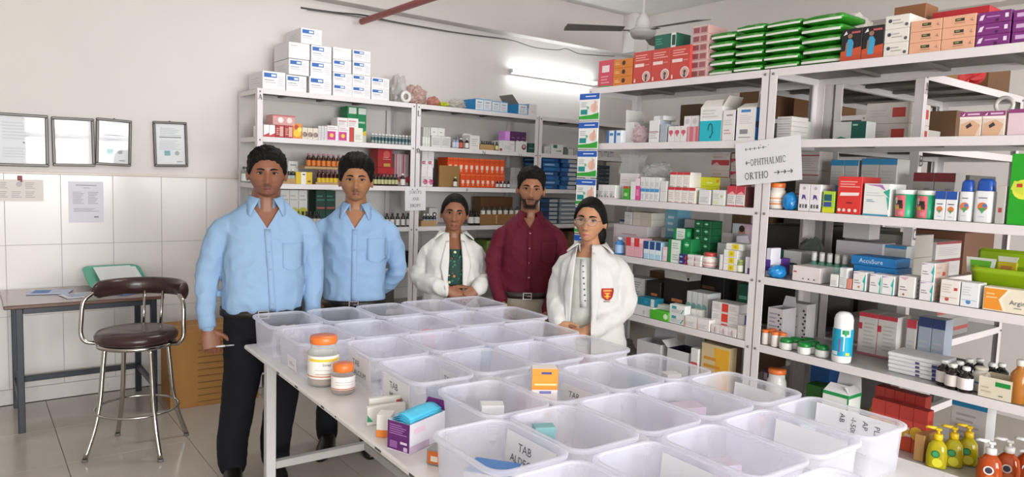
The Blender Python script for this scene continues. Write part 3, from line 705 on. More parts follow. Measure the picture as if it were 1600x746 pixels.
def person(key, label, pos, P):
    """body as one continuous skin mesh; clothes, hair and face details are its children; local frame faces -y"""
    th = -atan2(pos[0], pos[1])+radians(P.get('turn', 0))
    h = P['head']; s = h['s']; hc = V(h['c']); HM = Matrix.Translation(hc) @ Matrix.Rotation(radians(h.get('yaw', 0)), 4, 'Z') @ Matrix.Rotation(radians(h.get('tilt', 0)), 4, 'Y') @ Matrix.Rotation(radians(h.get('nod', 0)), 4, 'X') @ Matrix.Scale(s, 4)
    X = lambda R: [[HM @ p for p in r] for r in R]
    mb = MB(); g = '#888888'
    mb.loft(X(sphere_pts(lambda a, b_, c: head_pt(a, b_, c, h))), g)
    for sx in (-1, 1):                                # ears
        e = [[HM @ V((sx*(h['w']*1.0+.006+.008*sin(pi*k/8)*(1 if k < 9 else 1)*cos(t*pi/5)), .012+.017*sin(pi*k/8)*sin(t*pi/5)+.004*cos(pi*k/8), -.010-.031*cos(pi*k/8))) for t in range(10)] for k in range(9)]
        mb.loft(e, g)
    nr = P.get('neck', .056); nb = V(P['neckb'])
    limb(mb, [HM @ V((0, .022, -.03)), HM @ V((0, .022, -.085)), nb+V((0, .005, .02)), nb+V((0, .01, -.06))], [nr*.95, nr*.95, nr*1.02, nr*1.25], 0, g)
    torso(mb, P['torso'], -.014)
    for a in P['arms']:
        limb(mb, a['p'], a['r'], -.008)
        if a.get('hand'): hand(mb, m=g, **a['hand'])
    for L in P['legs']: limb(mb, L['p'], L['r'], -.010)
    me = remesh(mb, .0042, 1, 'person', .4); me.materials.clear()
    me.materials.append(SKIN)
    at = me.color_attributes.new('skin', 'FLOAT_COLOR', 'POINT'); IH = HM.inverted(); base = V(lin(P['skin'])); lip = V(lin(P['lip'])); dark = V(lin('#1a1210'))
    bd = P.get('beard', 0); mu = P.get('mous', 0); cols = []
    for v in me.vertices:
        q = IH @ v.co; c = base.copy()
        if q.y < -.02 and -.14 < q.z < .06 and abs(q.x) < .09:
            l_ = exp(-(abs(q.x)/.021)**4)*exp(-((q.z+.0715)/.0090)**4); c = c.lerp(lip, .9*l_)
            ml = exp(-(abs(q.x)/.018)**4)*exp(-((q.z+.0718)/.0022)**2); c = c.lerp(dark, .75*ml)
            m_ = exp(-(abs(q.x)/.026)**4)*exp(-((q.z+.0575)/.0056)**4); c = c.lerp(dark, mu*m_)
            ey = exp(-((abs(q.x)-.031)/.02)**4)*exp(-((q.z-.002)/.014)**2); c = c*(1-.12*ey)  # eye sockets darkened: shade painted into the skin colour
            no_ = exp(-((abs(q.x)-.008)/.004)**2)*exp(-((q.z+.047)/.004)**2); c = c*(1-.5*no_)  # nose base darkened at the nostrils, painted shade
        if bd and q.z < -.02 and q.y < .02 and -.2 < q.z:
            jl = interp([(0, -.088), (.022, -.086), (.030, -.056), (.05, -.056), (.062, -.030), (.09, -.012)], abs(q.x))
            b_ = sstep(jl+.006, jl-.006, q.z)*sstep(-.128, -.112, q.z)*sstep(.005, -.02, q.y); c = c.lerp(dark, bd*b_)
        cols += [c.x, c.y, c.z, 1]
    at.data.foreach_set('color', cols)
    o = inst(me, 'person', None, (pos[0], pos[1], 0), th); tag(o, label, 'person')
    bv = bvh_of(me)
    # face: eyes, brows
    for sx in (-1, 1):
        ec = HM @ V((sx*.0315, -.2, .0035)); fd = (HM.to_3x3() @ V((0, 1, 0))).normalized(); hit = bv.ray_cast(ec, fd)[0] or HM @ V((sx*.0315, -.08, 0))
        u = (HM.to_3x3() @ V((1, 0, 0))).normalized()*s; w_ = (HM.to_3x3() @ V((0, 0, 1))).normalized()*s
        E = MB(); c0 = hit-fd*.0012
        def al(k, wd, hu, hd): return [c0-fd*(.0022*(1-abs(cos(t*pi/8))**2)+k)+u*(wd*cos(t*pi/8)*1)+w_*((hu if sin(t*pi/8) > 0 else hd)*sin(t*pi/8)) for t in range(16)]
        E.add(al(0, .0155, .0054, .0044), [tuple(range(16))], mat('#a3968c', .8, var=0, spec=.1))
        E.add([c0-fd*.0036+u*(.0068*cos(t*pi/6))+w_*(.0055*sin(t*pi/6)+.0004) for t in range(12)], [tuple(range(12))], mat('#140c09', .6, var=0, spec=.15))
        E.tube([c0-fd*.0026+u*(x*.0175)+w_*(.0060*(1-x*x)+.0001) for x in (-1, -.6, -.2, .2, .6, 1)], .0021, mat('#1c1310', .6), 6)
        E.obj('eye', o)
        B = MB(); pts = []
        bz = h.get('brow', .021)
        for k in range(7):
            t = k/6; q = HM @ V((sx*(.013+.036*t), -.2, bz+.006*sin(pi*min(1, t*1.2)*.62)-.005*t*t)); hh = bv.ray_cast(q, fd)[0] or q; pts.append(hh-fd*.0006)
        B.tube(pts, [(.0030, .0016), (.0040, .0018), (.0042, .0018), (.0038, .0018), (.0032, .0016), (.0025, .0014), (.001, .001)], hairm, 8, up=tuple(w_.normalized()))
        B.obj('eyebrow', o)
    H_ = MB(); H_.loft(X(hair_rings(h, *P['hair'])), hairm)
    if 'bun' in P:
        for c, r in P['bun']: H_.ball(HM @ V(c), *[t*s for t in r], hairm, 16, 10)
    hm_ = H_.obj('hair', o)
    PEOPLE[key] = (o, bv, HM); return o, bv
def garment(key, name, P, g, m, vox=.008, zlo=-9, zhi=9, arms=True, amp=.0035, amp2=.0022, seed=0, ga=None, extra=None, it=6, shift=(0, 0)):
    mb = MB(); torso(mb, P['torso'], g, zlo=zlo, zhi=zhi)
    if arms:
        for a in P['arms']:
            k = a.get('cuff', len(a['p'])); limb(mb, a['p'][:k], a['r'][:k], ga if ga is not None else g)
    if extra: extra(mb)
    me = remesh(mb, vox, it, name); wrinkle(me, amp, seed=seed, amp2=amp2); me.materials.clear(); me.materials.append(m); return me
def put(me, name, par, sol=0):
    o = inst(me, name, par)
    if sol: s = o.modifiers.new('s', 'SOLIDIFY'); s.thickness = sol; s.offset = -1
    return o
def collar(par, bv, c, r, z, m, gap=24, drop=.055, wid=.075, hgt=.034, lean=.012, ry=.95):
    mb = MB(); n = 28; A = [radians(gap+(360-2*gap)*i/n) for i in range(n+1)]; rows = []
    for k in range(5):
        row = []
        for i, a in enumerate(A):
            e = min(i, n-i)/n*2; pt = sstep(.30, 0, e); dx, dy = sin(a), -cos(a)     # a=0 is the front
            if k == 0: p = V((c[0]+dx*(r-.004), c[1]+dy*(r-.004)*ry, z-.005-.02*pt))
            elif k == 1: p = V((c[0]+dx*r, c[1]+dy*r*ry, z+hgt*(1-.30*pt)))
            elif k == 2: p = V((c[0]+dx*(r+.006), c[1]+dy*(r+.006)*ry, z+hgt*(1-.34*pt)))
            else:
                f = .55 if k == 3 else 1.0
                rr = r+.008+(lean+.016*pt)*f; x = c[0]+dx*rr+(1 if dx > 0 else -1)*pt*.030*f; y = c[1]+dy*rr*ry; zz = z+hgt*(1-f)-.006*f-drop*pt*f
                if dy < -.2:
                    fy = front(bv, x, zz, y)-.005; y = min(y, fy) if f == 1.0 else min(y, fy)
                p = V((x, y, zz))
            row.append(p)
        rows.append(row)
    w_ = n+1; mb.add([p for r_ in rows for p in r_], [(k*w_+i, k*w_+i+1, (k+1)*w_+i+1, (k+1)*w_+i) for k in range(4) for i in range(n)], m, True)
    o = mb.obj('collar', par); s = o.modifiers.new('s', 'SOLIDIFY'); s.thickness = .003; s.offset = 0
    return o
btn_me = {}
def button(par, bv, x, z, c='#7d92b4', r=.0055):
    if (c, r) not in btn_me: btn_me[(c, r)] = MB().lathe([(r, 0), (r, .0015), (r*.8, .0028), (.0005, .0022)], mat(c, .3), 12).mesh('button')
    return inst(btn_me[(c, r)], 'button', par, (x, front(bv, x, z)-.0025, z), rot=(radians(90), 0, 0))
def belt(par, P, z, g, hgt, m, buck=True):
    rz = sorted(P['torso']); i = max(k for k in range(len(rz)-1) if rz[k][0] <= z); a, b_ = rz[i], rz[i+1]; t = (z-a[0])/(b_[0]-a[0]); q = [x+(y-x)*t for x, y in zip(a, b_)]
    R = lambda e, zz: ell((q[1], q[2], zz), q[3]+e, q[4]+e, 36)
    o = MB().loft([R(g, z), R(g+.004, z+.001), R(g+.004, z+hgt-.001), R(g, z+hgt), R(g-.002, z+hgt/2)], m, False, True, True).obj('belt', par)
    if buck:
        y = q[2]-q[4]-g-.006; bx = q[1]; k = mat('#c9c6be', .25, .9); B = MB()
        for (x0, x1, z0, z1) in ((-.026, -.020, -.002, hgt+.002), (.020, .026, -.002, hgt+.002), (-.02, .02, -.002, .003), (-.02, .02, hgt-.003, hgt+.002), (-.003, .02, hgt/2-.002, hgt/2+.002)): B.box(bx+x0, bx+x1, y-.004, y, z+z0, z+z1, k, .001)
        B.obj('buckle', o)
def shoes(par, spots, c='#15130f'):
    for (x, y, a) in spots:
        m = MB(); m.loft([ell((0, -.02, 0), .042, .135, 20), ell((0, -.02, .02), .045, .138, 20), ell((0, -.005, .045), .043, .120, 20), ell((0, .04, .075), .040, .075, 20), ell((0, .055, .10), .040, .06, 20)], mat(c, .3))
        m.obj('shoe', par, (x, y, 0), radians(a))
# ---- man in light blue shirt with a pen (left)
blue = cloth('#8dabcb'); blue2 = cloth('#8baacc'); navy = cloth('#15171d', .85, .1)
blackbelt = mat('#14110f', .35)
def legs(z0, x, y0=.02, spread=.0, r=(.095, .085, .066, .055, .045), fx=None):
    fx = fx or (-x, x); out = []
    for sx, f in zip((-1, 1), fx): out.append(dict(p=[(sx*x*.95, .0, z0), (sx*x, .0, z0*.78), ((sx*x+f)/2, -.005, z0*.5), (f, .01, z0*.25), (f, .03, .07)], r=list(r)))
    return out
P1 = dict(turn=4, skin='#8a5a43', lip='#70393a', beard=.22, mous=.6,
  head=dict(c=(.004, -.02, 1.537), s=1.0, w=.084, jaw=.62, yaw=-3, nod=2, brow=.020), neckb=(0, .01, 1.405), neck=.066,
  torso=[(.74, -.02, .0, .165, .12), (.84, -.018, 0, .182, .132), (.92, -.018, -.012, .188, .145), (1.02, -.012, -.015, .187, .146), (1.12, -.008, -.005, .186, .135), (1.22, -.004, 0, .188, .122), (1.285, 0, .008, .186, .108), (1.335, 0, .012, .158, .092), (1.378, 0, .014, .112, .077), (1.412, 0, .014, .072, .066)],
  arms=[dict(p=[(-.158, .01, 1.272), (-.206, .012, 1.23), (-.252, .02, 1.10), (-.268, .005, .98), (-.267, -.045, .83), (-.263, -.052, .80)], r=[.062, .064, .057, .052, .040, .034], cuff=6,
             hand=dict(wrist=(-.258, -.055, .79), d=(.16, -.18, -1), n=(-.15, .95, -.15), side=(1, -.2, 0), curl=(.75, .95, .6), s=1.08, thumb=(.85, .0))),
        dict(p=[(.158, .01, 1.275), (.196, .012, 1.235), (.226, .02, 1.10), (.232, .005, .98), (.226, -.035, .83), (.224, -.04, .80)], r=[.062, .062, .055, .050, .040, .034], cuff=6,
             hand=dict(wrist=(.223, -.045, .785), d=(-.1, -.2, -1), n=(-.9, .3, 0), side=(-.2, -1, 0)))],
  legs=legs(.80, .10, fx=(-.15, .055), r=(.098, .092, .078, .072, .064)), hair=(HAIRB, .021, .009, .35, 3, lambda a, b_, c: .010*max(0, -b_)*sstep(.5, .8, c)))
def man_shirt(key, P, o, m, seed, vz, vtop, xc=0., pock=True, hem=.87, pcol='#7d92b4', slant=0):
    me = garment(key, 'shirt', P, .0, m, zlo=hem-.012, seed=seed, amp=.009, amp2=.006, it=4)
    bv = bvh_of(me); k = .62
    cut(me, [(V((xc, 0, vz)), V((1, 0, -k))), (V((xc, 0, vz)), V((1, 0, k)))], lambda c: c.y < .012 and c.z > vz and abs(c.x-xc) < k*(c.z-vz))
    bv2 = bvh_of(me); ob = put(me, 'shirt', o)
    X_ = lambda z: xc+slant*(vz-z)
    patch(bv2, [(X_(vz)-.014, vz-.004), (X_(1.1)-.014, 1.1), (X_(hem)-.014, hem)], [(X_(vz)+.014, vz-.004), (X_(1.1)+.014, 1.1), (X_(hem)+.014, hem)], .0025, m, 'placket', ob, 2, 8)
    z = vz-.03
    while z > hem+.03: button(ob, bv2, X_(z), z, pcol).name = 'button'; z -= .082
    if pock: patch(bv2, [(X_(1.2)+.065, 1.205), (X_(1.2)+.065, 1.09), (X_(1.2)+.10, 1.075)], [(X_(1.2)+.165, 1.205), (X_(1.2)+.165, 1.09), (X_(1.2)+.13, 1.075)], .0022, m, 'pocket', ob, 5, 5, .002)
    return ob, bv2
def trousers(P, o, m, top, g=.004, seed=0):
    mb = MB(); torso(mb, P['torso'], g-.006, zlo=.5, zhi=top)
    for L in P['legs']: limb(mb, L['p'], L['r'], .004)
    me = remesh(mb, .010, 5, 'trousers'); wrinkle(me, .004, (7, 7, 9), seed, .002); me.materials.clear(); me.materials.append(m); return put(me, 'trousers', o)
def cuffs(ob, P, m):
    for a in P['arms']:
        p = V(a['p'][-1]); q = V(a['p'][-2]); d = (p-q).normalized(); r = a['r'][-1]
        MB().tube([p-d*.055, p-d*.05, p+d*.004, p+d*.006], [r+.002, r+.0065, r+.0055, r+.001], m, 18).obj('cuff', ob)
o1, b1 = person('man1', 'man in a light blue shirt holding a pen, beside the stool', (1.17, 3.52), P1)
s1, bs1 = man_shirt('man1', P1, o1, blue, 1, 1.275, 1.40, slant=.06, hem=.878)
collar(s1, bs1, (0, .008), .073, 1.392, blue); cuffs(s1, P1, blue)
t1 = trousers(P1, o1, navy, .872, seed=2); belt(o1, P1, .846, .007, .036, blackbelt); shoes(o1, [(-.15, -.02, -8), (.055, -.02, 8)])
pn = MB().tube([(0, 0, 0), (.045, -.01, .004)], .005, mat('#d9d9dc', .3), 8).tube([(.045, -.01, .004), (.085, -.02, .008)], .004, mat('#b7b9c0', .25, .5), 8).tube([(-.03, .008, -.006), (0, 0, 0)], .0052, mat('#c9862f', .35), 8)
HP = o1.matrix_basis @ V((-.232, -.075, .705))
tag(pn.obj('pen', None, HP, o1.rotation_euler.z), 'white pen held in the fingers of the man by the stool', 'pen')
# ---- second man in light blue shirt, hands behind his back
P2 = dict(turn=-2, skin='#a2714f', lip='#7d473f', beard=.14, mous=.7,
  head=dict(c=(-.002, -.02, 1.512), s=1.02, w=.080, jaw=.75, yaw=2, brow=.0215), neckb=(.0, .01, 1.352), neck=.058,
  torso=[(.74, .0, .0, .155, .11), (.84, 0, 0, .165, .118), (.92, 0, -.004, .163, .120), (1.02, 0, -.004, .166, .120), (1.12, 0, -.002, .175, .120), (1.21, 0, 0, .180, .114), (1.265, 0, .008, .176, .102), (1.31, 0, .012, .146, .087), (1.35, 0, .014, .102, .073), (1.382, 0, .014, .066, .061)],
  arms=[dict(p=[(-.148, .01, 1.245), (-.190, .014, 1.205), (-.225, .04, 1.09), (-.225, .07, 1.00), (-.15, .15, .90), (-.10, .175, .885)], r=[.058, .058, .051, .048, .040, .034]),
        dict(p=[(.148, .01, 1.245), (.188, .014, 1.205), (.224, .04, 1.09), (.226, .065, .99), (.15, .15, .90), (.10, .175, .885)], r=[.058, .058, .052, .050, .040, .034], hand=dict(wrist=(.09, .18, .88), d=(-1, .1, -.1), n=(0, .9, .3), side=(0, .2, 1)))],
  legs=legs(.80, .085, fx=(-.14, .085), r=(.09, .08, .064, .058, .055)), hair=(HAIRB, .036, .011, .18, 9, lambda a, b_, c: .014*max(0, -b_)*sstep(.45, .8, c)))
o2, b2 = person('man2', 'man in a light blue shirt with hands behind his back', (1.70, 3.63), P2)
s2, bs2 = man_shirt('man2', P2, o2, blue2, 5, 1.255, 1.37, slant=.0, hem=.862)
collar(s2, bs2, (0, .008), .066, 1.360, blue2)
trousers(P2, o2, navy, .858, seed=6); belt(o2, P2, .828, .007, .036, blackbelt); shoes(o2, [(-.14, -.03, -10), (.085, -.02, 8)])
# ---- woman in a white coat over a green floral kurta
def floral():
    m = mat('#0f3d33', .7, var=0).copy(); N = m.node_tree.nodes; L = m.node_tree.links; b_ = N['Principled BSDF']; tc = N['Texture Coordinate']
    vo = N.new('ShaderNodeTexVoronoi'); vo.inputs['Scale'].default_value = 42; L.new(tc.outputs['Object'], vo.inputs['Vector'])
    r1 = N.new('ShaderNodeValToRGB'); e = r1.color_ramp.elements; e[0].position = .30; e[0].color = (1, 1, 1, 1); e[1].position = .36; e[1].color = (0, 0, 0, 1)
    r2 = N.new('ShaderNodeValToRGB'); r2.color_ramp.interpolation = 'CONSTANT'; e = r2.color_ramp.elements; e[0].color = (*lin('#2f7a52'), 1); e[1].position = .45; e[1].color = (*lin('#c0762f'), 1)
    x = e.new(.6); x.color = (*lin('#d8cfae'), 1); x = e.new(.75); x.color = (*lin('#a23b46'), 1); x = e.new(.88); x.color = (*lin('#3d8f8a'), 1)
    mx = N.new('ShaderNodeMix'); mx.data_type = 'RGBA'; mx.inputs[6].default_value = (*lin('#123c35'), 1)
    L.new(vo.outputs['Distance'], r1.inputs[0]); L.new(vo.outputs['Color'], r2.inputs[0]); L.new(r1.outputs[0], mx.inputs[0]); L.new(r2.outputs[0], mx.inputs[7]); L.new(mx.outputs[2], b_.inputs['Base Color'])
    return m
coat1 = cloth('#d6d5d0', .8, .04, .2); coat2 = cloth('#cfcecb', .8, .04, .2)
WHB = [(0, .60), (.5, .56), (.85, .34), (1.1, .05), (1.3, -.12), (1.6, -.15), (1.9, -.3), (2.2, -.55), (pi, -.75)]
P3 = dict(turn=6, skin='#8c5c42', lip='#7d3f3c',
  head=dict(c=(.002, -.018, 1.338), s=.93, w=.077, jaw=.95, yaw=-6, tilt=3, brow=.020, nose=.9), neckb=(0, .008, 1.205), neck=.047,
  torso=[(.55, 0, 0, .175, .15), (.74, 0, 0, .165, .135), (.84, 0, 0, .152, .120), (.92, 0, 0, .140, .108), (1.00, 0, -.008, .140, .112), (1.08, 0, -.012, .143, .112), (1.13, 0, -.002, .142, .095), (1.165, 0, .008, .118, .078), (1.195, 0, .012, .078, .062), (1.22, 0, .012, .054, .052)],
  arms=[dict(p=[(-.105, .01, 1.118), (-.138, .012, 1.082), (-.178, .035, 1.0), (-.185, .03, .945), (-.10, -.115, .925), (-.046, -.162, .913)], r=[.052, .052, .048, .050, .043, .038], hand=dict(wrist=(-.042, -.168, .912), d=(.88, -.25, -.40), n=(.2, .85, -.45), side=(0, -.4, 1), curl=(.35, .55, .4), s=.90, spread=.2)),
        dict(p=[(.105, .01, 1.118), (.140, .012, 1.082), (.188, .035, 1.0), (.200, .03, .945), (.165, -.105, .935), (.136, -.166, .919)], r=[.052, .052, .048, .050, .043, .038], hand=dict(wrist=(.122, -.178, .912), d=(-.84, -.34, -.42), n=(-.2, .85, -.45), side=(0, -.4, 1), curl=(.4, .6, .4), s=.90, spread=.2))],
  legs=legs(.72, .075, r=(.085, .075, .06, .05, .045)), hair=(WHB, .011, .010, .12, 4), bun=[((0, .115, -.045), (.04, .035, .045))])
def coat(P, o, m, seed, gk, km, xc, z0, z1, w0, w1, hem, lap, it=5):
    """kurta under an open coat: front opening between heights z0 (neck) and z1 with half widths w0 and w1"""
    ku = garment('', 'kurta', P, -.004, km, zlo=.5, arms=False, amp=.002, amp2=.001, seed=seed)
    kz = gk; cut(ku, [(V((xc, 0, kz)), V((0, 0, 1)))], lambda c: c.z > kz-.0 and c.y < .012 and abs(c.x-xc) < .062)
    ko = put(ku, 'kurta', o)
    me = garment('', 'lab_coat', P, .014, m, zlo=hem, seed=seed+3, amp=.008, amp2=.006, ga=.006, it=it)
    full = bvh_of(me); zz = z0-z1; k = (w1-w0)/zz if zz else 0
    mid = lambda z: xc
    def inside(c): return c.y < .01 and c.z < z0+.2 and abs(c.x-xc) < w0+(w1-w0)*max(0, min(1, (z0-c.z)/zz))
    no1 = V((1, 0, k)); no2 = V((1, 0, -k))
    cut(me, [(V((xc+w0, 0, z0)), no1), (V((xc-w0, 0, z0)), no2)], inside)
    ob = put(me, 'lab_coat', o, .004)
    for sx in (-1, 1):
        inn = [(xc+sx*(w0+(w1-w0)*t), z0-zz*t) for t in (0, .3, .6, 1)]
        out = [(inn[0][0]+sx*.018, inn[0][1]-.004), (inn[1][0]+sx*lap*.8, inn[1][1]+.012), (inn[2][0]+sx*lap*.95, inn[2][1]+.055), (inn[3][0]+sx*.006, inn[3][1]-.01)]
        patch(full, inn, out, .0055, m, 'lapel', ob, 4, 5, .003)
    # coat collar round the neck
    collar(ob, full, (0, .008), P['neck']+.024, P['torso'][-1][0]-.006, m, gap=48, drop=.02, hgt=.02, lean=.016)
    return ob, full, bvh_of(ku), ko
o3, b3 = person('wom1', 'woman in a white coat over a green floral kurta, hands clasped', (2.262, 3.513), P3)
c3, f3, k3, ko3 = coat(P3, o3, coat1, 11, 1.135, floral(), .004, 1.185, .86, .034, .046, .55, .05)
MB().tube([(.022*cos(t*pi/8)-.06, -.156+.03*sin(t*pi/8)*.3, .913+.026*sin(t*pi/8)) for t in range(16)], .003, mat('#c9a24a', .3, .9), 6, closed=True).obj('bangle', o3)
MB().tube(crom([(-.040, -.045, 1.19), (-.032, -.085, 1.14), (-.01, -.118, 1.09), (.004, -.124, 1.075), (.02, -.118, 1.09), (.04, -.085, 1.14), (.046, -.045, 1.19)], 5), .0022, mat('#15120f', .5), 6).obj('necklace', o3)
trousers(P3, o3, cloth('#25443c'), .75, seed=3); shoes(o3, [(-.08, -.02, -6), (.08, -.02, 6)], '#2a211c')
# ---- man in a maroon shirt
maroon = cloth('#5d1528', .75, .06); beige = cloth('#b3aa9b', .8)
P4 = dict(turn=8, skin='#96664a', lip='#7a453d', beard=1.0, mous=.95,
  head=dict(c=(.0, -.02, 1.492), s=.95, w=.077, jaw=.95, yaw=-6, tilt=2, brow=.0205, nose=1.1), neckb=(.004, .01, 1.345), neck=.053,
  torso=[(.74, -.012, .0, .142, .10), (.84, -.012, 0, .148, .106), (.92, -.012, 0, .142, .104), (1.02, -.005, -.002, .147, .106), (1.12, 0, -.002, .155, .108), (1.21, .003, 0, .160, .104), (1.265, .004, .008, .154, .092), (1.305, .004, .012, .124, .080), (1.335, .004, .014, .085, .068), (1.362, .004, .014, .060, .057)],
  arms=[dict(p=[(-.128, .01, 1.238), (-.160, .012, 1.20), (-.190, .02, 1.11), (-.196, .0, 1.02), (-.170, -.09, .895), (-.160, -.112, .87)], r=[.053, .053, .047, .043, .036, .032], hand=dict(wrist=(-.155, -.122, .855), d=(.25, -.35, -.9), n=(.8, .4, 0), side=(.3, -.9, .2), curl=(.7, .8, .5), s=.95)),
        dict(p=[(.135, .01, 1.238), (.168, .012, 1.20), (.196, .02, 1.13), (.196, .0, 1.05), (.128, -.12, .86), (.105, -.15, .82)], r=[.053, .053, .048, .045, .038, .033], hand=dict(wrist=(.098, -.158, .806), d=(-.3, -.35, -.9), n=(-.7, .5, 0), side=(-.3, -.9, .2), curl=(.5, .6, .4), s=.95))],
  legs=legs(.78, .075, r=(.083, .074, .058, .05, .046)), hair=(HAIRB, .028, .006, .22, 14, lambda a, b_, c: .012*max(0, -b_)*sstep(.45, .8, c)))
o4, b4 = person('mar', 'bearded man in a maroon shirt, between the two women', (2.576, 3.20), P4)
s4, bs4 = man_shirt('mar', P4, o4, maroon, 21, 1.275, 1.36, xc=-.006, hem=.905, pcol='#b9a0a4', pock=True)
collar(s4, bs4, (.004, .008), .059, 1.335, maroon); cuffs(s4, P4, maroon)
trousers(P4, o4, beige, .905, seed=8); belt(o4, P4, .874, .007, .036, mat('#2b2420', .4)); shoes(o4, [(-.08, -.02, -6), (.08, -.02, 6)])
# ---- woman in a white coat with a red badge and glasses
P5 = dict(turn=-2, skin='#b1805f', lip='#b26560',
  head=dict(c=(-.008, -.018, 1.358), s=.955, w=.075, jaw=1.1, yaw=-10, tilt=2, brow=.0215, nose=.85), neckb=(.0, .008, 1.218), neck=.047,
  torso=[(.55, .02, 0, .180, .15), (.74, .015, 0, .165, .135), (.84, .01, 0, .15, .120), (.92, .005, 0, .138, .108), (1.00, .002, -.008, .136, .110), (1.08, 0, -.010, .140, .108), (1.135, .004, -.002, .142, .094), (1.172, .004, .008, .116, .078), (1.205, .002, .012, .076, .062), (1.232, 0, .012, .052, .052)],
  arms=[dict(p=[(-.100, .01, 1.130), (-.130, .012, 1.092), (-.155, .015, 1.0), (-.158, -.01, .935), (-.150, -.105, .872), (-.142, -.135, .862)], r=[.050, .050, .046, .044, .037, .033], hand=dict(wrist=(-.135, -.150, .855), d=(.55, -.35, -.62), n=(.4, .7, -.2), side=(.2, -.7, .8), curl=(.5, .6, .4), s=.84)),
        dict(p=[(.108, .01, 1.132), (.142, .012, 1.10), (.178, .02, 1.0), (.176, .0, .925), (.04, -.14, .835), (-.005, -.165, .822)], r=[.052, .052, .050, .052, .044, .037], hand=dict(wrist=(-.02, -.172, .818), d=(-.9, -.15, -.15), n=(0, .7, -.7), side=(0, -.6, .8), curl=(.5, .6, .4), s=.84))],
  legs=legs(.72, .075, r=(.085, .075, .06, .05, .045)), hair=(WHB, .010, .011, .08, 6, lambda a, b_, c: .010*sstep(-.2, .3, a)*sstep(.3, -.3, c)), bun=[((.045, .06, -.075), (.035, .045, .06)), ((.05, .07, -.135), (.03, .035, .05))])
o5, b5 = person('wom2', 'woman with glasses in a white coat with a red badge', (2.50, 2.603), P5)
kur = cloth('#b9bcb5', .75, .10, .2, 30)
c5, f5, k5, ko5 = coat(P5, o5, coat2, 31, 1.175, kur, -.030, 1.205, .80, .038, .056, .60, .048)
for i in range(7): button(ko5, k5, -.030+.003*i, 1.135-.028*i, '#2f5a4c', .0048)
patch(k5, [(-.046, 1.165), (-.034, .93)], [(-.014, 1.165), (-.002, .93)], .002, cloth('#c9ccc8', .7), 'placket', ko5, 2, 6)
bdg = patch(f5, [(.068, 1.035), (.066, 1.018), (.072, .99), (.088, .976)], [(.122, 1.035), (.124, 1.018), (.118, .99), (.106, .976)], .0062, mat('#b3241f', .6), 'coat_badge', c5, 4, 4, .002)
patch(f5, [(.074, 1.028), (.074, 1.020)], [(.116, 1.028), (.116, 1.020)], .0088, mat('#d8a13a', .5), 'badge_band', bdg, 4, 2, .001)
for (x0, x1, z0, z1) in ((.082, .108, 1.013, 1.008), (.090, .100, 1.008, .984), (.080, .110, .998, .993)): patch(f5, [(x0, z0), (x0, z1)], [(x1, z0), (x1, z1)], .0088, mat('#e0b13e', .5), 'badge_emblem', bdg, 3, 2, .001)
patch(f5, [(.080, .972), (.082, .967)], [(.110, .972), (.108, .967)], .0062, mat('#8a7a6a', .6), 'badge_caption', bdg, 3, 2, .001)
_, bv5, HM5 = PEOPLE['wom2']
gl = MB(); gm = mat('#8d7f78', .25, .7)
for sx in (-1, 1):
    c = V((sx*.0325, -.106, -.002)); gl.tube([HM5 @ (c+V((.025*cos(t*pi/10), 0, .021*sin(t*pi/10)))) for t in range(20)], .0012, gm, 6, closed=True)
    gl.tube([HM5 @ V((sx*.0575, -.106, .003)), HM5 @ V((sx*.072, -.085, .004)), HM5 @ V((sx*.080, .0, .004))], .0012, gm, 6)
    gl.add([HM5 @ (c+V((.024*cos(t*pi/10), .0, .020*sin(t*pi/10)))) for t in range(20)], [tuple(range(20))], mat('#ffffff', .03, var=0, alpha=.05, spec=.8))
gl.tube([HM5 @ V((-.0085, -.107, .001)), HM5 @ V((0, -.110, .004)), HM5 @ V((.0085, -.107, .001))], .0012, gm, 6)
gl.obj('glasses', o5)
trousers(P5, o5, cloth('#c9c8c2'), .75, seed=4); shoes(o5, [(-.06, -.02, -6), (.09, -.02, 6)], '#3a2c24')
# ================================================================ wall and ceiling fittings
WP = mat('#e8e6e4', .4)
def tube_light(x0, x1, label, cam_facing=True):
    r = empty('tube_light', ((x0+x1)/2, RY1-.001, 2.535)); tag(r, label, 'light'); L = x1-x0
    MB().box(-L/2, L/2, -.035, 0, -.02, .02, WP, .004).obj('batten', r)
    for s_ in (-1, 1): MB().box(s_*L/2-.012, s_*L/2+.012, -.075, -.03, -.018, .018, mat('#bdbbb9', .4), .003).obj('lamp_holder', r)
    MB().tube([(-L/2+.012, -.058, 0), (L/2-.012, -.058, 0)], .014, mat('#f4fbff', .3, var=0, emit=26), 16).obj('tube', r)
    return r
tube_light(4.06, 5.16, 'glowing fluorescent tube light on the far wall above the racks')
for q_, (x, y) in enumerate(((2.3, 3.9),)):
    tag(MB().box(-.62, .62, -.07, .07, 0, .08, WP, .004).obj('added_fill_batten', None, (x, y, RZ-.081)), 'white batten added above the standing people to house the unseen fill lamp', 'light')  # housing added for the fill lamp, not a known fitting
# red pipe coming off the far wall under the ceiling
pe = aty(565, 34, RY1-.14); tag(MB().tube([(pe.x, RY1-.142, pe.z), (pe.x, 1.2, pe.z)], .024, mat('#a03a30', .4), 16).obj('red_pipe', None), 'red pipe running from the far wall beam under the ceiling', 'pipe')
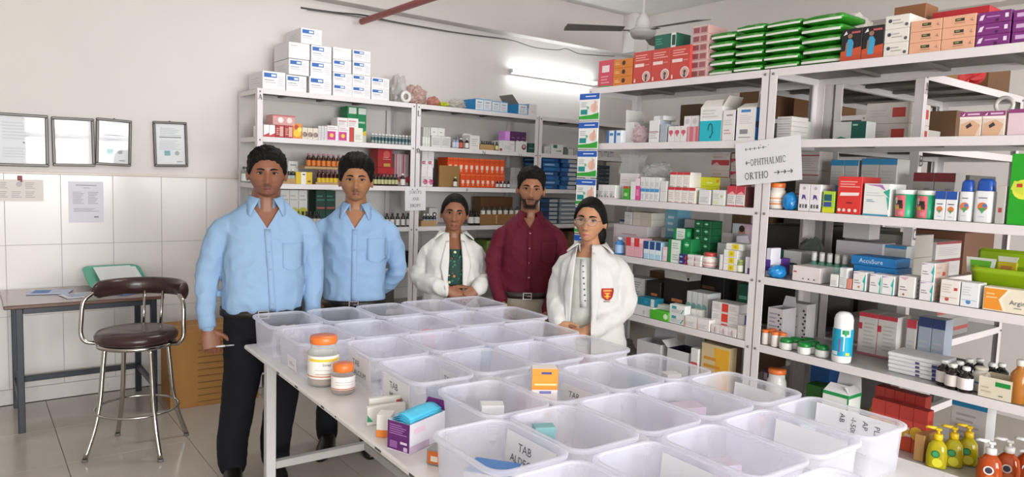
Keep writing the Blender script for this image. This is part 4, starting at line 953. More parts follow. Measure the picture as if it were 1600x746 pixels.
# cables along the beam
def cable(pts, r, c, label, off):
    P_ = [aty(x, y, RY1-off) for x, y in pts]; tag(MB().tube(crom(P_, 5), r, mat(c, .5), 6).obj('electric_cable'), label, 'cable', 'cables under the beam')
cable([(470, 12), (520, 19), (570, 24), (610, 33), (660, 42), (720, 52), (790, 61)], .006, '#3f3c3a', 'dark electric cable sagging along the beam, upper strand', .010)
cable([(480, 15), (545, 24), (600, 32), (640, 39), (700, 49), (760, 57), (800, 63), (835, 74), (870, 78), (885, 76), (905, 84), (930, 86), (960, 88)], .0045, '#6a6662', 'grey electric cable hanging in loops below the beam, lower strand', .032)
# ceiling fan
fp = V((0, 0, H))+ray(1003, 60)*5.5; fa = empty('ceiling_fan', fp); tag(fa, 'white ceiling fan with grey blades above the right-hand racks', 'fan')
fw = mat('#d9d6d2', .35); fg = mat('#76716d', .5)
MB().lathe([(.001, 0), (.07, .002), (.085, .012), (.10, .03), (.108, .042), (.108, .055), (.10, .062)], mat('#b9b6b3', .35), 28).obj('bottom_cover', fa)
MB().lathe([(.10, .062), (.075, .075), (.06, .085), (.058, .12), (.045, .15), (.028, .17), (.026, .19), (.001, .19)], fw, 28).obj('motor_housing', fa)
MB().tube([(0, 0, .19), (0, 0, RZ-fp.z-.05)], .012, fw, 10).obj('down_rod', fa)
MB().lathe([(.02, RZ-fp.z-.09), (.055, RZ-fp.z-.04), (.06, RZ-fp.z-.001)], fw, 20).obj('canopy', fa)
bl = MB(); bl.box(.09, .17, -.018, .018, .052, .057, fg); bl.slab([(.15, -.05, .058), (.60, -.07, .040), (.61, .0, .044), (.60, .07, .062), (.15, .05, .074)], .004, fg)
bme = bl.mesh('blade')
for a in (150, 268, 30): inst(bme, 'blade', fa, (0, 0, 0), radians(a))
# paper signs on the racks
def sheet(label, w, h, decs, loc, rz, tilt=0, name='paper_sign', bend=0):
    mb = MB(); mb.box(-w/2, w/2, -.001, 0, -h/2, h/2, paper('#e3e3e6'), 0)
    paint(mb, (-w/2, -.001, -h/2), (1, 0, 0), (0, 0, 1), decs, w, h, .0004)
    o = mb.obj(name, None, loc); o.rotation_euler = (0, radians(tilt), rz); return tag(o, label, 'sign')
cS = aty(649, 311, LY-.004)
sheet('white paper sign reading SYRUPS AND DROPS taped between two racks', .187, .188, [('s', .5, .78, .125, 'SYRUPS', ink), ('s', .52, .50, .125, 'AND', ink), ('s', .5, .22, .125, 'DROPS', ink)], cS, 0, -1.5)
cO = atx(1199, 252, RXF-.006)
sheet('white paper sign with arrows reading OPHTHALMIC and ORTHO', .345, .205, [('s', .33, .83, .10, '<<<<<', ink), ('s', .47, .51, .15, '<OPHTHALMIC', ink, 0, .74), ('s', .33, .20, .16, 'ORTHO', ink, 0, .9), ('s', .74, .22, .14, '>>>', ink)], cO, radians(-90), -6.5)

# ================================================================ placing goods on the shelves
def cm(w, d, h, c, opened, **k):
    if not opened: return carton_mesh(w, d, h, c, **k)
    mb = MB(); m = paper(c); t = .0025; cols = k.get('cols') or {}
    inn = paper('#d9d6d2') if not isinstance(opened, str) else paper(opened)
    mb.box(-w/2, w/2, 0, d, 0, t, m)
    for (x0, x1, y0, y1, fc) in ((-w/2, w/2, 0, t, '-y'), (-w/2, w/2, d-t, d, '+y'), (-w/2, -w/2+t, t, d-t, '-x'), (w/2-t, w/2, t, d-t, '+x')):
        mb.box(x0, x1, y0, y1, t, h, inn, 0, {fc: paper(cols.get(fc, c))})
    paint(mb, (-w/2, 0, 0), (1, 0, 0), (0, 0, 1), k.get('front', ()), w, h); paint(mb, (w/2, 0, 0), (0, 1, 0), (0, 0, 1), k.get('right', ()), d, h); paint(mb, (-w/2, d, 0), (0, -1, 0), (0, 0, 1), k.get('left', ()), d, h)
    return mb
def flap(par, w, d, h, edge, ang, ln, c):
    a = radians(ang)                                  # 0 = upright, positive leans outwards
    if edge in 'fb':
        y = 0 if edge == 'f' else d; s_ = -1 if edge == 'f' else 1
        P_ = [(-w/2+.002, y, h), (w/2-.002, y, h), (w/2-.012, y+s_*ln*sin(a), h+ln*cos(a)), (-w/2+.012, y+s_*ln*sin(a), h+ln*cos(a))]
    else:
        x = -w/2 if edge == 'l' else w/2; s_ = -1 if edge == 'l' else 1
        P_ = [(x, .002, h), (x, d-.002, h), (x+s_*ln*sin(a), d-.012, h+ln*cos(a)), (x+s_*ln*sin(a), .012, h+ln*cos(a))]
    MB().slab(P_, .0012, paper(c)).obj('flap', par)
ORD = ['first', 'second', 'third', 'fourth', 'fifth', 'sixth', 'seventh', 'eighth', 'ninth', 'tenth', 'eleventh', 'twelfth']
def nth(label, i, nc, j=0, nr=1, depth=False):
    """the label of one of several look-alikes: adds which one it is"""
    a = '' if nc == 1 else (('left one', 'right one')[i] if nc == 2 else ('left one', 'middle one', 'right one')[i] if nc == 3 else ('rightmost' if i == nc-1 else ORD[i]+' from left' if i else 'leftmost'))
    b_ = '' if nr == 1 else ((('front', 'rear') if depth else ('lower', 'upper'))[j] if nr == 2 else ('bottom', 'middle', 'top')[j] if nr == 3 else ('bottom' if j == 0 else 'top' if j == nr-1 else ORD[j]+' from below'))
    if b_ and not b_.endswith('below'): b_ += ' row' if nc > 1 else (' one' if not depth else ' row')
    return ', '.join([label]+[t for t in (a, b_) if t])
def G(rk, k, x0, x1, yt, label, c, f=(), r=(), t=(), l=(), dep=.08, ins=.012, name='medicine_box', cat='box', group=None, n=(1, 1), base=None, cols=None, opened=False, flaps=(), rz=0, gap=.0022, mesh=None):
    """goods on rack rk ('R' right racks, 'L' left racks, 'P' and 'Q' racks behind), shelf k, between picture columns x0 and x1, top at row yt"""
    zb = (ZS[k]+.0018) if base is None else base
    if rk in 'RQ':
        X = (RXF if rk == 'R' else 5.30)+ins; a, b_ = yat(x0, X, zb), yat(x1, X, zb); zt = zat(yt, X, (a+b_)/2); rot = radians(-90)
    else:
        Y = (LY if rk == 'L' else 1.49)+ins; a, b_ = xat(x0, Y, zb), xat(x1, Y, zb); zt = zat(yt, (a+b_)/2, Y); rot = 0
    Wd = abs(a-b_); Hh = zt-zb; nc, nr = n; wc, hc_ = Wd/nc-gap, Hh/nr-.0006
    if mesh: me = mesh(wc, dep, hc_)
    else: me = cm(wc, dep, hc_, c, opened, front=f, right=r, top=t, left=l, cols=cols).mesh(name)
    out = None
    for i in range(nc):
        for j in range(nr):
            q = (i+.5)/nc; z = zb+j*(Hh/nr); p = (X, a+(b_-a)*q, z) if rk in 'RQ' else (a+(b_-a)*q, Y, z)
            o = inst(me, name, None, p, rot+rz+(rnd.uniform(-.006, .006) if dep < .11 else 0)); tag(o, nth(label, i, nc, j, nr), cat, group or (label if nc*nr > 1 else None))
            for fl in flaps: flap(o, wc, dep, hc_, *fl)
            out = o
    G.top = zb+Hh; G.h = hc_; G.w = wc
    return out
_BM = {}
def bottle_me(r, h, glass, capc, labc, capf=.14, neck=.42, sh=.70, lr=(.08, .56)):
    kk = (r, h, glass, capc, labc, capf, neck, sh, lr)
    if kk not in _BM:
        g = glass if not isinstance(glass, str) else mat(glass, .12, var=.05)
        b_ = MB().lathe([(r*.9, 0), (r, .004), (r, h*sh*.94), (r*.86, h*sh), (r*neck*1.05, h*(sh+.10)), (r*neck, h*(1-capf)), (r*neck, h*.985)], g, 16).mesh('bottle')
        c_ = MB().lathe([(r*neck*1.18, h*(1-capf)), (r*neck*1.25, h*(1-capf)+.001), (r*neck*1.25, h-.002), (r*neck*1.1, h), (.0005, h)], mat(capc, .4), 14).mesh('cap')
        l_ = None
        if labc: l_ = MB().loft([[V(((r+.0007)*cos(2*pi*j/16), (r+.0007)*sin(2*pi*j/16), z)) for j in range(16)] for z in (h*lr[0], h*lr[1])], mat(labc, .5), cap=False).mesh('bottle_label')
        _BM[kk] = (b_, c_, l_)
    return _BM[kk]
def bottle(loc, label, r, h, glass, capc, labc=None, group=None, name='syrup_bottle', **k):
    b_, c_, l_ = bottle_me(r, h, glass, capc, labc, **k); o = inst(b_, name, None, loc); tag(o, label, 'bottle', group)
    inst(c_, 'cap', o)
    if l_: inst(l_, 'bottle_label', o)
    return o
def at_shelf(rk, k, px, ins, z=None):
    z = (ZS[k]+.0018) if z is None else z
    if rk == 'R': return V((RXF+ins, yat(px, RXF+ins, z), z))
    Y = {'L': LY, 'P': 1.49}[rk]+ins; return V((xat(px, Y, z), Y, z))
def crumple(label, loc, rx, ry, rz_, m, seed=0, name='plastic_bag', cat='bag', rough=.35, group=None):
    """loosely crumpled film bag"""
    rings = []
    for i in range(15):
        th = pi*i/14; row = []
        for j in range(22):
            a = 2*pi*j/22; n_ = V((sin(th)*cos(a), sin(th)*sin(a), -cos(th))); q = 1+rough*noise.noise(n_*1.9+V((seed, 0, 0)))+rough*.6*noise.noise(n_*5+V((0, seed, 0)))
            z = max(0.0, (n_.z*q+.82)/1.82*rz_*2); row.append(V((n_.x*rx*q, n_.y*ry*q, z)))
        rings.append(row)
    o = MB().loft(rings, m, False, False).obj(name, None, loc); return tag(o, label, cat, group)
film = mat('#eef0f0', .12, var=0, alpha=.16); film2 = mat('#f3e9e4', .15, var=0, alpha=.30)
gr = '#a6a6ac'; LN = ('l', .12, .15, .86, .55, 4, '#b5b3b6')
def hdr(c, v0=.78): return ('r', 0, v0, 1, 1, c)
# ================================================================ left rack A
def glovebox(w, d, h): 
    return carton_mesh(w, d, h, '#e6e4e6', front=[('r', .06, .66, .62, .90, '#2c64ad'), ('r', .38, .72, .58, .84, '#dfe8f4'), ('r', .08, .48, .5, .52, '#8f97a5'), ('r', .08, .36, .58, .39, '#b9b0b4'), ('l', .66, .2, .95, .8, 5, '#d3d1d8')], left=[('l', .2, .3, .8, .7, 3, '#d5d3d6')]).mesh('glove_box')
def glove_plain(w, d, h): return carton_mesh(w, d, h, '#e4e2e4', front=[('r', .08, .78, .4, .83, '#bdbac2'), ('r', .08, .66, .52, .69, '#d0ccd2'), ('r', .8, .1, .92, .14, '#c5c1c8')]).mesh('glove_box')
for q in [(410, 446, 112, (1, 1), None, 'white glove box with blue label, leftmost of the bottom layer on rack A'), (447, 479, 118, (1, 1), None, 'white glove box with blue label, second of the bottom layer on rack A'),
          (483, 518, 121, (1, 1), None, 'white glove box with blue label, third of the bottom layer on rack A'), (520, 579, 116, (2, 2), None, 'white glove box with blue label in the flat double column'), (580, 608, 122, (1, 2), None, 'white glove box with blue label, in the short pair at the right end')]:
    G('L', 0, q[0], q[1], q[2], q[5], WHITE, dep=.30, name='glove_box', n=q[3], mesh=glovebox, group='glove boxes on rack A'); 
    if q[0] == 447: z1 = G.top
    if q[0] == 520: z2 = G.top
zA = z1+.004
G('L', 0, 451, 483, 93, 'white glove box with blue label, second layer, left end', WHITE, dep=.30, name='glove_box', base=zA, mesh=glovebox, group='glove boxes on rack A'); zB = G.top+.001
G('L', 0, 485, 518, 97, 'white glove box with blue label, second layer, right of the left end box', WHITE, dep=.30, name='glove_box', base=zA, mesh=glovebox, group='glove boxes on rack A'); zC = G.top+.001
G('L', 0, 451, 484, 67, 'plain white glove box without blue label, left side of the upper layer', WHITE, dep=.30, name='glove_box', base=max(zB, zC), mesh=glove_plain, group='glove boxes on rack A'); zD = G.top
G('L', 0, 486, 518, 72, 'white glove box with blue label beside the left plain box', WHITE, dep=.30, name='glove_box', base=max(zB, zC), mesh=glovebox, group='glove boxes on rack A'); zD = max(zD, G.top)+.001
G('L', 0, 520, 549, 94, 'white glove box with blue label under the right plain box', WHITE, dep=.30, name='glove_box', base=z2+.001, mesh=glovebox, group='glove boxes on rack A'); zE = G.top
G('L', 0, 551, 579, 97, 'white glove box with blue label, third layer, right end', WHITE, dep=.30, name='glove_box', base=z2+.001, mesh=glovebox, group='glove boxes on rack A'); zF = G.top
G('L', 0, 520, 549, 75, 'plain white glove box without blue label, right side of the upper layer', WHITE, dep=.30, name='glove_box', base=zE+.001, mesh=glove_plain, group='glove boxes on rack A')
G('L', 0, 551, 579, 79, 'white glove box with blue label, top right of the pile', WHITE, dep=.30, name='glove_box', base=zF+.001, mesh=glovebox, group='glove boxes on rack A')
G('L', 0, 470, 503, 45, 'white glove box with blue label, alone on top of the pile', WHITE, dep=.30, name='glove_box', base=zD, mesh=glovebox, group='glove boxes on rack A')
crumple('clear bag of white tubing rolls on top of rack A', at_shelf('L', 0, 622, .2), .06, .09, .115, mat('#d9d5d1', .3, var=.2, scale=30, alpha=.55), 2)
crumple('clear bag with orange contents at the right end of rack A', at_shelf('L', 0, 647, .25)+V((.01, 0, 0)), .085, .09, .085, mat('#cfaea4', .3, var=.6, scale=45, alpha=.6), 5)
tag(MB().tube([V((.035*cos(t*pi/8), 0, .035*sin(t*pi/8)+.05)) for t in range(16)], .014, mat('#d9d6d2', .5), 8, closed=True).obj('tubing_roll', None, at_shelf('L', 0, 634, .05)+V((0, 0, -.0015))), 'white roll of tubing standing on rack A beside the bags', 'roll')
# shelf 2
G('L', 1, 404, 411, 196, 'small white carton at the left end of rack A second shelf', WHITE, dep=.12, ins=.1)
G('L', 1, 412, 430, 195, 'white carton with red slanted lower half on rack A', WHITE, f=[('p', [(0, 0), (1, 0), (1, .35), (0, .12)], '#c23b48')], n=(2, 1), dep=.1, group='red and white cartons on rack A')
G('L', 1, 430, 458, 196, 'dark red printed carton under the pink clear pack', '#a3333c', f=[('r', .5, .1, .9, .9, '#d9a89a'), ('l', .1, .2, .45, .8, 4, '#dcb9a8')], dep=.14, n=(2, 1), group='red cartons under the pink pack')
zz = G.top
G('L', 1, 426, 461, 180, 'pink shrink wrapped pack on top of the red cartons', '#cf9a98', f=[('c', .35, .5, .28, '#efe4df'), ('c', .75, .5, .28, '#e8d8d2'), ('r', 0, .86, 1, 1, '#b9696c')], dep=.14, base=zz, name='wrapped_pack', cat='pack')
G('L', 1, 456, 472, 193, 'orange and yellow flowered carton on rack A', '#d98a3c', f=[('c', .45, .75, .15, '#b3452f'), ('c', .5, .35, .25, '#e8c53e'), ('c', .75, .6, .16, '#f0d860')], dep=.1)
G('L', 1, 472, 497, 200, 'small cream carton with brown picture beside the orange carton', '#dcd3c2', f=[('c', .5, .4, .22, '#7a5a48'), LN], n=(3, 1), dep=.1, group='cream cartons on rack A')
G('L', 1, 497, 511, 197, 'narrow grey white carton on rack A', '#d5d2d4', f=[('l', .2, .1, .8, .9, 6, '#b9b5ba')], n=(3, 1), dep=.12, group='narrow white cartons on rack A')
G('L', 1, 511, 546, 197, 'white carton with magenta square and yellow spot on rack A', '#e6dfe3', f=[('r', .02, .05, .75, .62, '#c23d88'), ('c', .4, .35, .14, '#e8c04a'), ('l', .1, .7, .9, .92, 2, '#b9a5b0')], n=(2, 1), dep=.14, group='magenta and white cartons on rack A'); zz = G.top
G('L', 1, 527, 543, 184, 'white carton with red line on top of the magenta cartons', '#e2dedd', f=[('r', .1, .55, .9, .68, '#c58a8a'), LN], dep=.12, base=zz)
G('L', 1, 546, 553, 199, 'narrow red carton beside the magenta cartons', '#b9483f', dep=.12)
G('L', 1, 553, 567, 200, 'cream carton with green end on rack A second shelf', '#dfe0d3', f=[LN], cols={'+x': '#2f8a62'}, dep=.12); zz = G.top
G('L', 1, 543, 560, 185, 'white carton with printed lines stacked near the green tall cartons', '#e3e0dd', f=[('r', .1, .6, .8, .75, '#c9908c'), LN], dep=.1, base=zz+.0005, ins=.05)
G('L', 1, 542, 572, 167, 'tall green carton with white top panel on rack A', '#23905c', f=[('r', .15, .80, .95, .97, '#e8ece6'), ('r', .15, .55, .85, .6, '#bfe0c9'), ('r', .0, .0, 1, .22, '#d9e0d0'), ('p', [(0, .22), (1, .22), (1, .36)], '#e0c23c')], n=(2, 1), dep=.14, ins=.19, group='tall green cartons on rack A')
for i in range(12):
    for j in range(2):
        bottle(at_shelf('L', 1, 582+i*5.3+j*2, .03+.05*j), nth('white capped teal dropper bottle on rack A', i, 12, j, 2, True), .0125, .075, mat('#8f9a98', .2, var=.05), '#e6e6e4', '#35535a', group='dropper bottles at the right end of rack A', name='dropper_bottle', lr=(.3, .62))
# shelf 3
tray_c = '#b08d60'
def tray(rk, k, x0, x1, yt, label, dep=.12, ins=.012, base=None): return G(rk, k, x0, x1, yt, label, tray_c, dep=dep, ins=ins, name='carton_tray', cat='tray', opened='#9a7a50', base=base)
amber = mat('#3a1710', .1, var=.1)
def tray_bottles(rk, k, x0, x1, n, rows_, label, r, h, glass, cap, lab, ins=.03, step=.045, z=None, group=None, **kw):
    for i in range(n):
        for j in range(rows_):
            p = at_shelf(rk, k, x0+(x1-x0)*(i+.5)/n, ins+step*j, z); p.z += .004
            bottle(p, nth(label, i, n, j, rows_, True), r, h, glass, cap, lab, group=group or label, **kw)
tray('L', 2, 493, 545, 285, 'low brown tray of dark red syrup bottles behind the second man'); zz = G.top
tray_bottles('L', 2, 495, 552, 9, 2, 'dark red bottle with yellow label in the lower brown tray', .0155, .105, amber, '#8a4a58', '#d8b52c', lr=(.12, .42))
tray('L', 2, 476, 548, 261, 'upper brown tray of capped syrup bottles wrapped in film', base=ZS[2]+.118, ins=.02)
G('L', 2, 476, 548, 265, 'brown card layer between the two bottle trays', tray_c, base=ZS[2]+.1135, dep=.13, name='card_sheet', cat='card', mesh=lambda w_, d, h_: MB().box(-w_/2, w_/2, 0, d, 0, .0035, paper(tray_c)).mesh('card_sheet'))
tray_bottles('L', 2, 478, 548, 9, 2, 'pink capped bottle in the upper wrapped tray', .0165, .10, amber, '#a86a78', '#c9722c', z=ZS[2]+.1215, ins=.04, lr=(.1, .5))
G('L', 2, 462, 488, 269, 'bright yellow and white carton behind the first man', '#d6b52e', f=[('r', .32, 0, .62, 1, '#e6e3da'), ('r', .40, .75, .56, .85, '#4a4a4a'), ('r', .72, .15, .9, .3, '#7a5a2a')], dep=.14)
G('L', 2, 450, 466, 252, 'white carton standing behind the yellow carton', '#dfe0de', f=[LN, ('r', .2, .8, .8, .86, '#8d9a98')], dep=.1, ins=.2)
tray('L', 2, 441, 462, 279, 'brown tray of two white capped bottles behind the first man'); tray_bottles('L', 2, 443, 460, 3, 1, 'dark bottle with white cap behind the first man', .017, .10, mat('#232a30', .12), '#dcdcd8', '#9fb0a8')
for i in range(4): bottle(at_shelf('L', 2, 381+i*5, .2), nth('small clear bottle behind the first man on rack A', i, 4), .018, .11, mat('#bfc6c0', .1, alpha=.4), '#33463c', '#d8dcd6', group='clear bottles at the left end of rack A')
G('L', 2, 590, 615, 262, 'flat red carton under the tall red cartons on rack A', '#b6262c', f=[('r', .3, .3, .9, .6, '#d8807c')], dep=.15, ins=.16); zz = G.top
G('L', 2, 590, 613, 233, 'tall red carton with gold picture on rack A', '#b02a2c', f=[('c', .6, .7, .2, '#d8625c'), ('r', .4, .05, .85, .22, '#c9a24a'), ('l', .35, .4, .9, .6, 2, '#d8908a')], dep=.14, ins=.16, base=zz)
G('L', 2, 616, 638, 241, 'tall pink and grey wrapped carton at the right end of rack A', '#c7b0b4', f=[('r', .12, 0, .28, 1, '#b8485a'), ('r', .6, 0, .68, 1, '#9a8a90'), ('c', .85, .2, .1, '#a83850')], n=(2, 1), dep=.14, ins=.16, group='pink grey cartons on rack A')
tray_bottles('L', 2, 578, 622, 8, 2, 'dark green gold labelled bottle on rack A', .014, .088, mat('#152018', .12), '#1e1e1c', '#b3b382', group='dark green bottles on rack A', lr=(.1, .5))
bottle(at_shelf('L', 2, 629, .03), 'single bottle with white label and white cap at the right end of rack A', .02, .098, mat('#2a2a2a', .12), '#d9d9d6', '#d8d6d0')
# shelf 4 and lower
G('L', 3, 438, 480, 297, 'white carton with yellow leaf print behind the first man', '#d8d8d4', f=[('c', .5, .4, .14, '#b6b23c'), ('l', .1, .7, .9, .9, 2, '#b9b9b6')], n=(3, 1), dep=.14, ins=.1, group='white cartons on rack A fourth shelf')
G('L', 3, 493, 524, 298, 'dark green tall carton on rack A between the two men', '#173f36', f=[('r', .1, .5, .9, .55, '#a8584e'), ('l', .1, .7, .9, .9, 2, '#3f7a68')], n=(2, 1), dep=.14, ins=.12, group='dark green cartons on rack A')
tray_bottles('L', 3, 600, 642, 5, 2, 'dark bottle beside the SYRUPS sign', .017, .10, mat('#1b1f22', .12), '#20262a', '#d3d1d0', group='dark bottles on rack A fourth shelf')
tray_bottles('L', 3, 470, 500, 5, 1, 'dark bottle with black cap low on rack A between the two men', .017, .12, mat('#1b1f22', .12), '#16181a', '#b9b7b0', group='dark bottles low on rack A')
for k_, (a, b_) in enumerate(((1.68, 1.98), (2.02, 2.32), (2.38, 2.72))):
    tag(carton_mesh(b_-a, .3, .24, mat(['#8a6a42', '#6d665f', '#7a7876'][k_], .7)).obj('stock_carton', None, ((a+b_)/2, LY+.06, ZS[4]+.002)), ['brown stock carton low on rack A at its left', 'dark grey stock carton low on rack A in the middle', 'grey stock carton low on rack A at its right'][k_], 'carton')
    tag(carton_mesh(b_-a-.02, .3, .22, mat(['#5b5550', '#7a6248', '#4f4b48'][k_], .7)).obj('stock_carton', None, ((a+b_)/2, LY+.06, ZS[5]+.002)), ['dark stock carton on the second lowest shelf of rack A, left', 'brown stock carton on the second lowest shelf of rack A, middle', 'dark stock carton on the second lowest shelf of rack A, right'][k_], 'carton')
# ================================================================ rack L / M
crumple('clear bag with red packets on top of the rack marked L', at_shelf('L', 0, 676, .10), .045, .06, .04, mat('#cf8f7e', .3, var=.5, scale=50, alpha=.5), 7)
crumple('small clear bag with a lime green packet on top of the rack marked L', at_shelf('L', 0, 691, .1), .045, .07, .022, mat('#c3cf3c', .3, var=.3, scale=40, alpha=.75), 8)
crumple('collapsed clear film bag left of the blue boxes on top of the rack marked L', at_shelf('L', 0, 713, .12), .07, .09, .04, mat('#dcd8d2', .2, var=.1, alpha=.4), 9)
bx = dict(f=[('r', .0, .93, 1, 1, '#3f9bd0'), ('r', 0, 0, 1, .06, '#3f9bd0'), ('r', .93, 0, 1, 1, '#7ab8dc'), LN, ('r', .2, .65, .75, .75, '#9aa5b5')], cols={'-x': '#1f86c4'})
G('L', 0, 743, 768, 155, 'white carton with blue side on top of rack L', '#e3e6ea', dep=.2, n=(2, 1), group='blue edged cartons on top of the rack marked L', **bx)
G('L', 0, 769, 793, 159, 'opened blue edged carton with raised flap, top of rack L', '#e0e3e7', dep=.2, n=(2, 1), opened=True, flaps=[('b', 12, .05, '#d5d5d6')], group='opened blue edged cartons', f=bx['f'])
G('L', 0, 810, 824, 163, 'opened carton with blue side and grey lid flap, top of rack L', '#e0e3e7', dep=.22, opened=True, flaps=[('b', 30, .07, '#8d8a88'), ('l', 40, .1, '#8a8785')], **bx)
G('L', 0, 826, 839, 163, 'white carton with round dark logo at the right end of the rack marked L', '#e0dedd', f=[('l', .2, .2, .8, .45, 2, '#c5c2c0')], l=[('c', .5, .3, .2, '#2f3c4a'), ('r', 0, .6, 1, 1, '#8d9fc4')], dep=.16)
G('L', 1, 660, 672, 214, 'clear strip pack in the lower layer at the left end below L', '#d8d9d4', f=[('r', .1, .1, .3, .3, '#9a9a94')], n=(3, 1), dep=.12, group='white packs in the lower layer below L'); zz = G.top
G('L', 1, 661, 672, 199, 'small striped pack in the upper layer at the left end below L', '#cfcdc8', f=[('r', 0, .0, .2, 1, '#8a8884')], n=(4, 1), dep=.1, base=zz, group='striped packs in the upper layer below L')
G('L', 1, 674, 704, 213, 'clear fronted carton in the lower layer below L', '#d3d3cf', f=[('r', .08, .15, .92, .85, '#c2c3be'), LN], n=(2, 1), dep=.12, group='clear fronted cartons below L'); zz = G.top
G('L', 1, 673, 695, 200, 'pale carton lying on the clear fronted cartons below L', '#d9d8d3', f=[('r', .3, .4, .6, .5, '#8a8a88')], n=(2, 1), dep=.12, base=zz, group='pale cartons below L')
for i, (x, g_, lb) in enumerate(((709, '#8d97a8', '#c2c9d6'), (714, '#8d97a8', '#b9c2d2'))): bottle(at_shelf('L', 1, x, .03), nth('small grey bottle with pale label below L', i, 2), .016, .085, mat(g_, .2), '#5a6a86', lb, group='small grey bottles below L')
bottle(at_shelf('L', 1, 720, .03), 'amber red bottle with orange label below L', .022, .085, amber, '#d9d6d2', '#b5573a', name='syrup_bottle')
bottle(at_shelf('L', 1, 729, .03), 'dark bottle with white label beside the amber bottle below L', .018, .085, amber, '#d9d6d2', '#dcdad6')
G('L', 1, 734, 749, 212, 'white torn carton beside the amber bottles below L', '#dedcd8', f=[('l', .15, .2, .85, .8, 4, '#b5b2ae')], dep=.12, opened=True, flaps=[('b', 10, .02, '#dedcd8')])
tray('L', 1, 750, 772, 226, 'brown tray of small dark vials below L'); tray_bottles('L', 1, 751, 772, 6, 2, 'small dark vial in the brown tray below L', .0105, .07, mat('#2a2622', .15), '#2b2b28', '#8a8578', group='small dark vials in the brown tray')
bottle(at_shelf('L', 1, 776, .025), 'bottle with pale yellow label at the end of the vial tray', .014, .075, mat('#3a3a20', .15), '#22221f', '#d8d68a')
G('L', 1, 780, 785, 220, 'thin white carton with red foot below L', '#dcd8d8', f=[('r', .1, .0, .9, .25, '#a83a48')], dep=.12)
G('L', 1, 785, 804, 220, 'white square carton under the purple cartons', '#dedcdc', f=[LN, ('r', .6, .6, .9, .7, '#c2bfc2')], dep=.14); zz = G.top
G('L', 1, 789, 797, 205, 'pink violet carton on the white square carton', '#d48be0', f=[('r', .1, .1, .9, .9, '#dc9ae6')], dep=.1, base=zz)
G('L', 1, 798, 822, 206, 'dark purple carton on top of the white cartons', '#4a2050', f=[('r', .15, .3, .7, .4, '#8a5a92')], n=(3, 1), dep=.1, base=zz, group='dark purple cartons')
G('L', 1, 806, 823, 220, 'small white carton with dark portrait beneath the purple cartons', '#dcd9d9', f=[('c', .72, .45, .25, '#6a2a38'), ('c', .72, .5, .14, '#d9b09a')], dep=.12)
G('L', 1, 825, 838, 224, 'dark green carton at the right end below L', '#1e4a44', f=[('r', .1, .4, .7, .5, '#5a8a80')], cols={'+x': '#dcdcd8'}, dep=.12)
# M shelf
G('L', 2, 658, 676, 262, 'white carton with magenta figure in the lower layer beside M', '#dfdbdc', f=[('c', .7, .25, .14, '#c23a6e'), LN], n=(2, 1), dep=.14, ins=.03, group='magenta figured cartons, lower layer'); zz = G.top
G('L', 2, 659, 678, 236, 'white carton with magenta figure in the upper layer beside M', '#dbd7d8', f=[('c', .3, .3, .12, '#b8305c'), LN], n=(2, 1), dep=.14, ins=.05, base=zz, group='magenta figured cartons, upper layer')
G('L', 2, 686, 718, 259, 'opened brown card carton behind the single bottle', '#93703f', dep=.02, ins=.055, rz=0)
bottle(at_shelf('L', 2, 711, .025), 'single dark bottle with white label in front of the brown card', .017, .085, mat('#1a1614', .12), '#d9d6d2', '#dcdad6')
obx = [('r', .0, .9, 1, 1, '#f2703a'), ('r', .25, .3, .75, .55, '#f0d6c6'), ('r', .38, .12, .62, .3, '#e8b095'), ('r', .96, 0, 1, 1, '#c73e14')]
G('L', 2, 719, 788, 273, 'bright orange carton in the lower layer beside M', '#e2521d', f=obx, n=(9, 1), dep=.16, ins=.06, group='orange cartons, lower layer'); zz = G.top
G('L', 2, 699, 788, 248, 'bright orange carton with white label in the upper layer beside M', '#e2521d', f=obx, n=(11, 1), dep=.16, ins=.06, base=zz, group='orange cartons, upper layer')
G('L', 2, 700, 717, 273, 'bright orange carton hidden behind the brown card', '#e2521d', f=obx, n=(2, 1), dep=.16, ins=.09, group='orange cartons behind the brown card')
tray_bottles('L', 2, 774, 797, 4, 1, 'small dark bottle with white label in front of the orange cartons', .0135, .06, mat('#17171a', .12), '#2a2a2c', '#d9d9d8', ins=.025, group='four small dark bottles')
G('L', 2, 797, 812, 262, 'pale grey carton behind the bearded man', '#cfcdcd', f=[LN], n=(2, 1), dep=.14, ins=.2, group='pale grey cartons behind the bearded man')
# shelf below M
tray('L', 3, 658, 682, 345, 'brown tray of white capped bottles left of the woman with clasped hands'); tray_bottles('L', 3, 660, 681, 4, 2, 'white capped dark bottle beside the SYRUPS sign', .016, .095, mat('#1f2326', .12), '#e2e2e0', '#8d96a0', group='white capped bottles beside the sign')
G('L', 3, 670, 684, 325, 'small white carton above the bottle tray beside the sign', '#d9d7d5', f=[('c', .6, .6, .15, '#4a4a4a')], dep=.1, ins=.2)
G('L', 3, 750, 800, 308, 'brown carton standing behind the pale bottles', '#7d5430', dep=.12, ins=.24)
tray_bottles('L', 3, 750, 812, 7, 2, 'squat bottle with white label on the upper brown tray', .02, .07, mat('#454a44', .15), '#3a3f3c', '#d2d0c6', ins=.06, z=ZS[3]+.085, group='squat bottles on the upper brown tray')
G('L', 3, 750, 812, 335, 'brown card layer under the squat bottles', '#8a6238', dep=.18, ins=.03, name='card_box', cat='carton', f=[('r', .38, .1, .42, .9, '#b98a58')])
tray_bottles('L', 3, 731, 749, 2, 1, 'dark brown bottle with large white label beside the first woman', .028, .125, mat('#17120f', .12), '#1c1814', '#d8d6d2', ins=.035, group='two dark brown bottles with white labels', lr=(.12, .55))
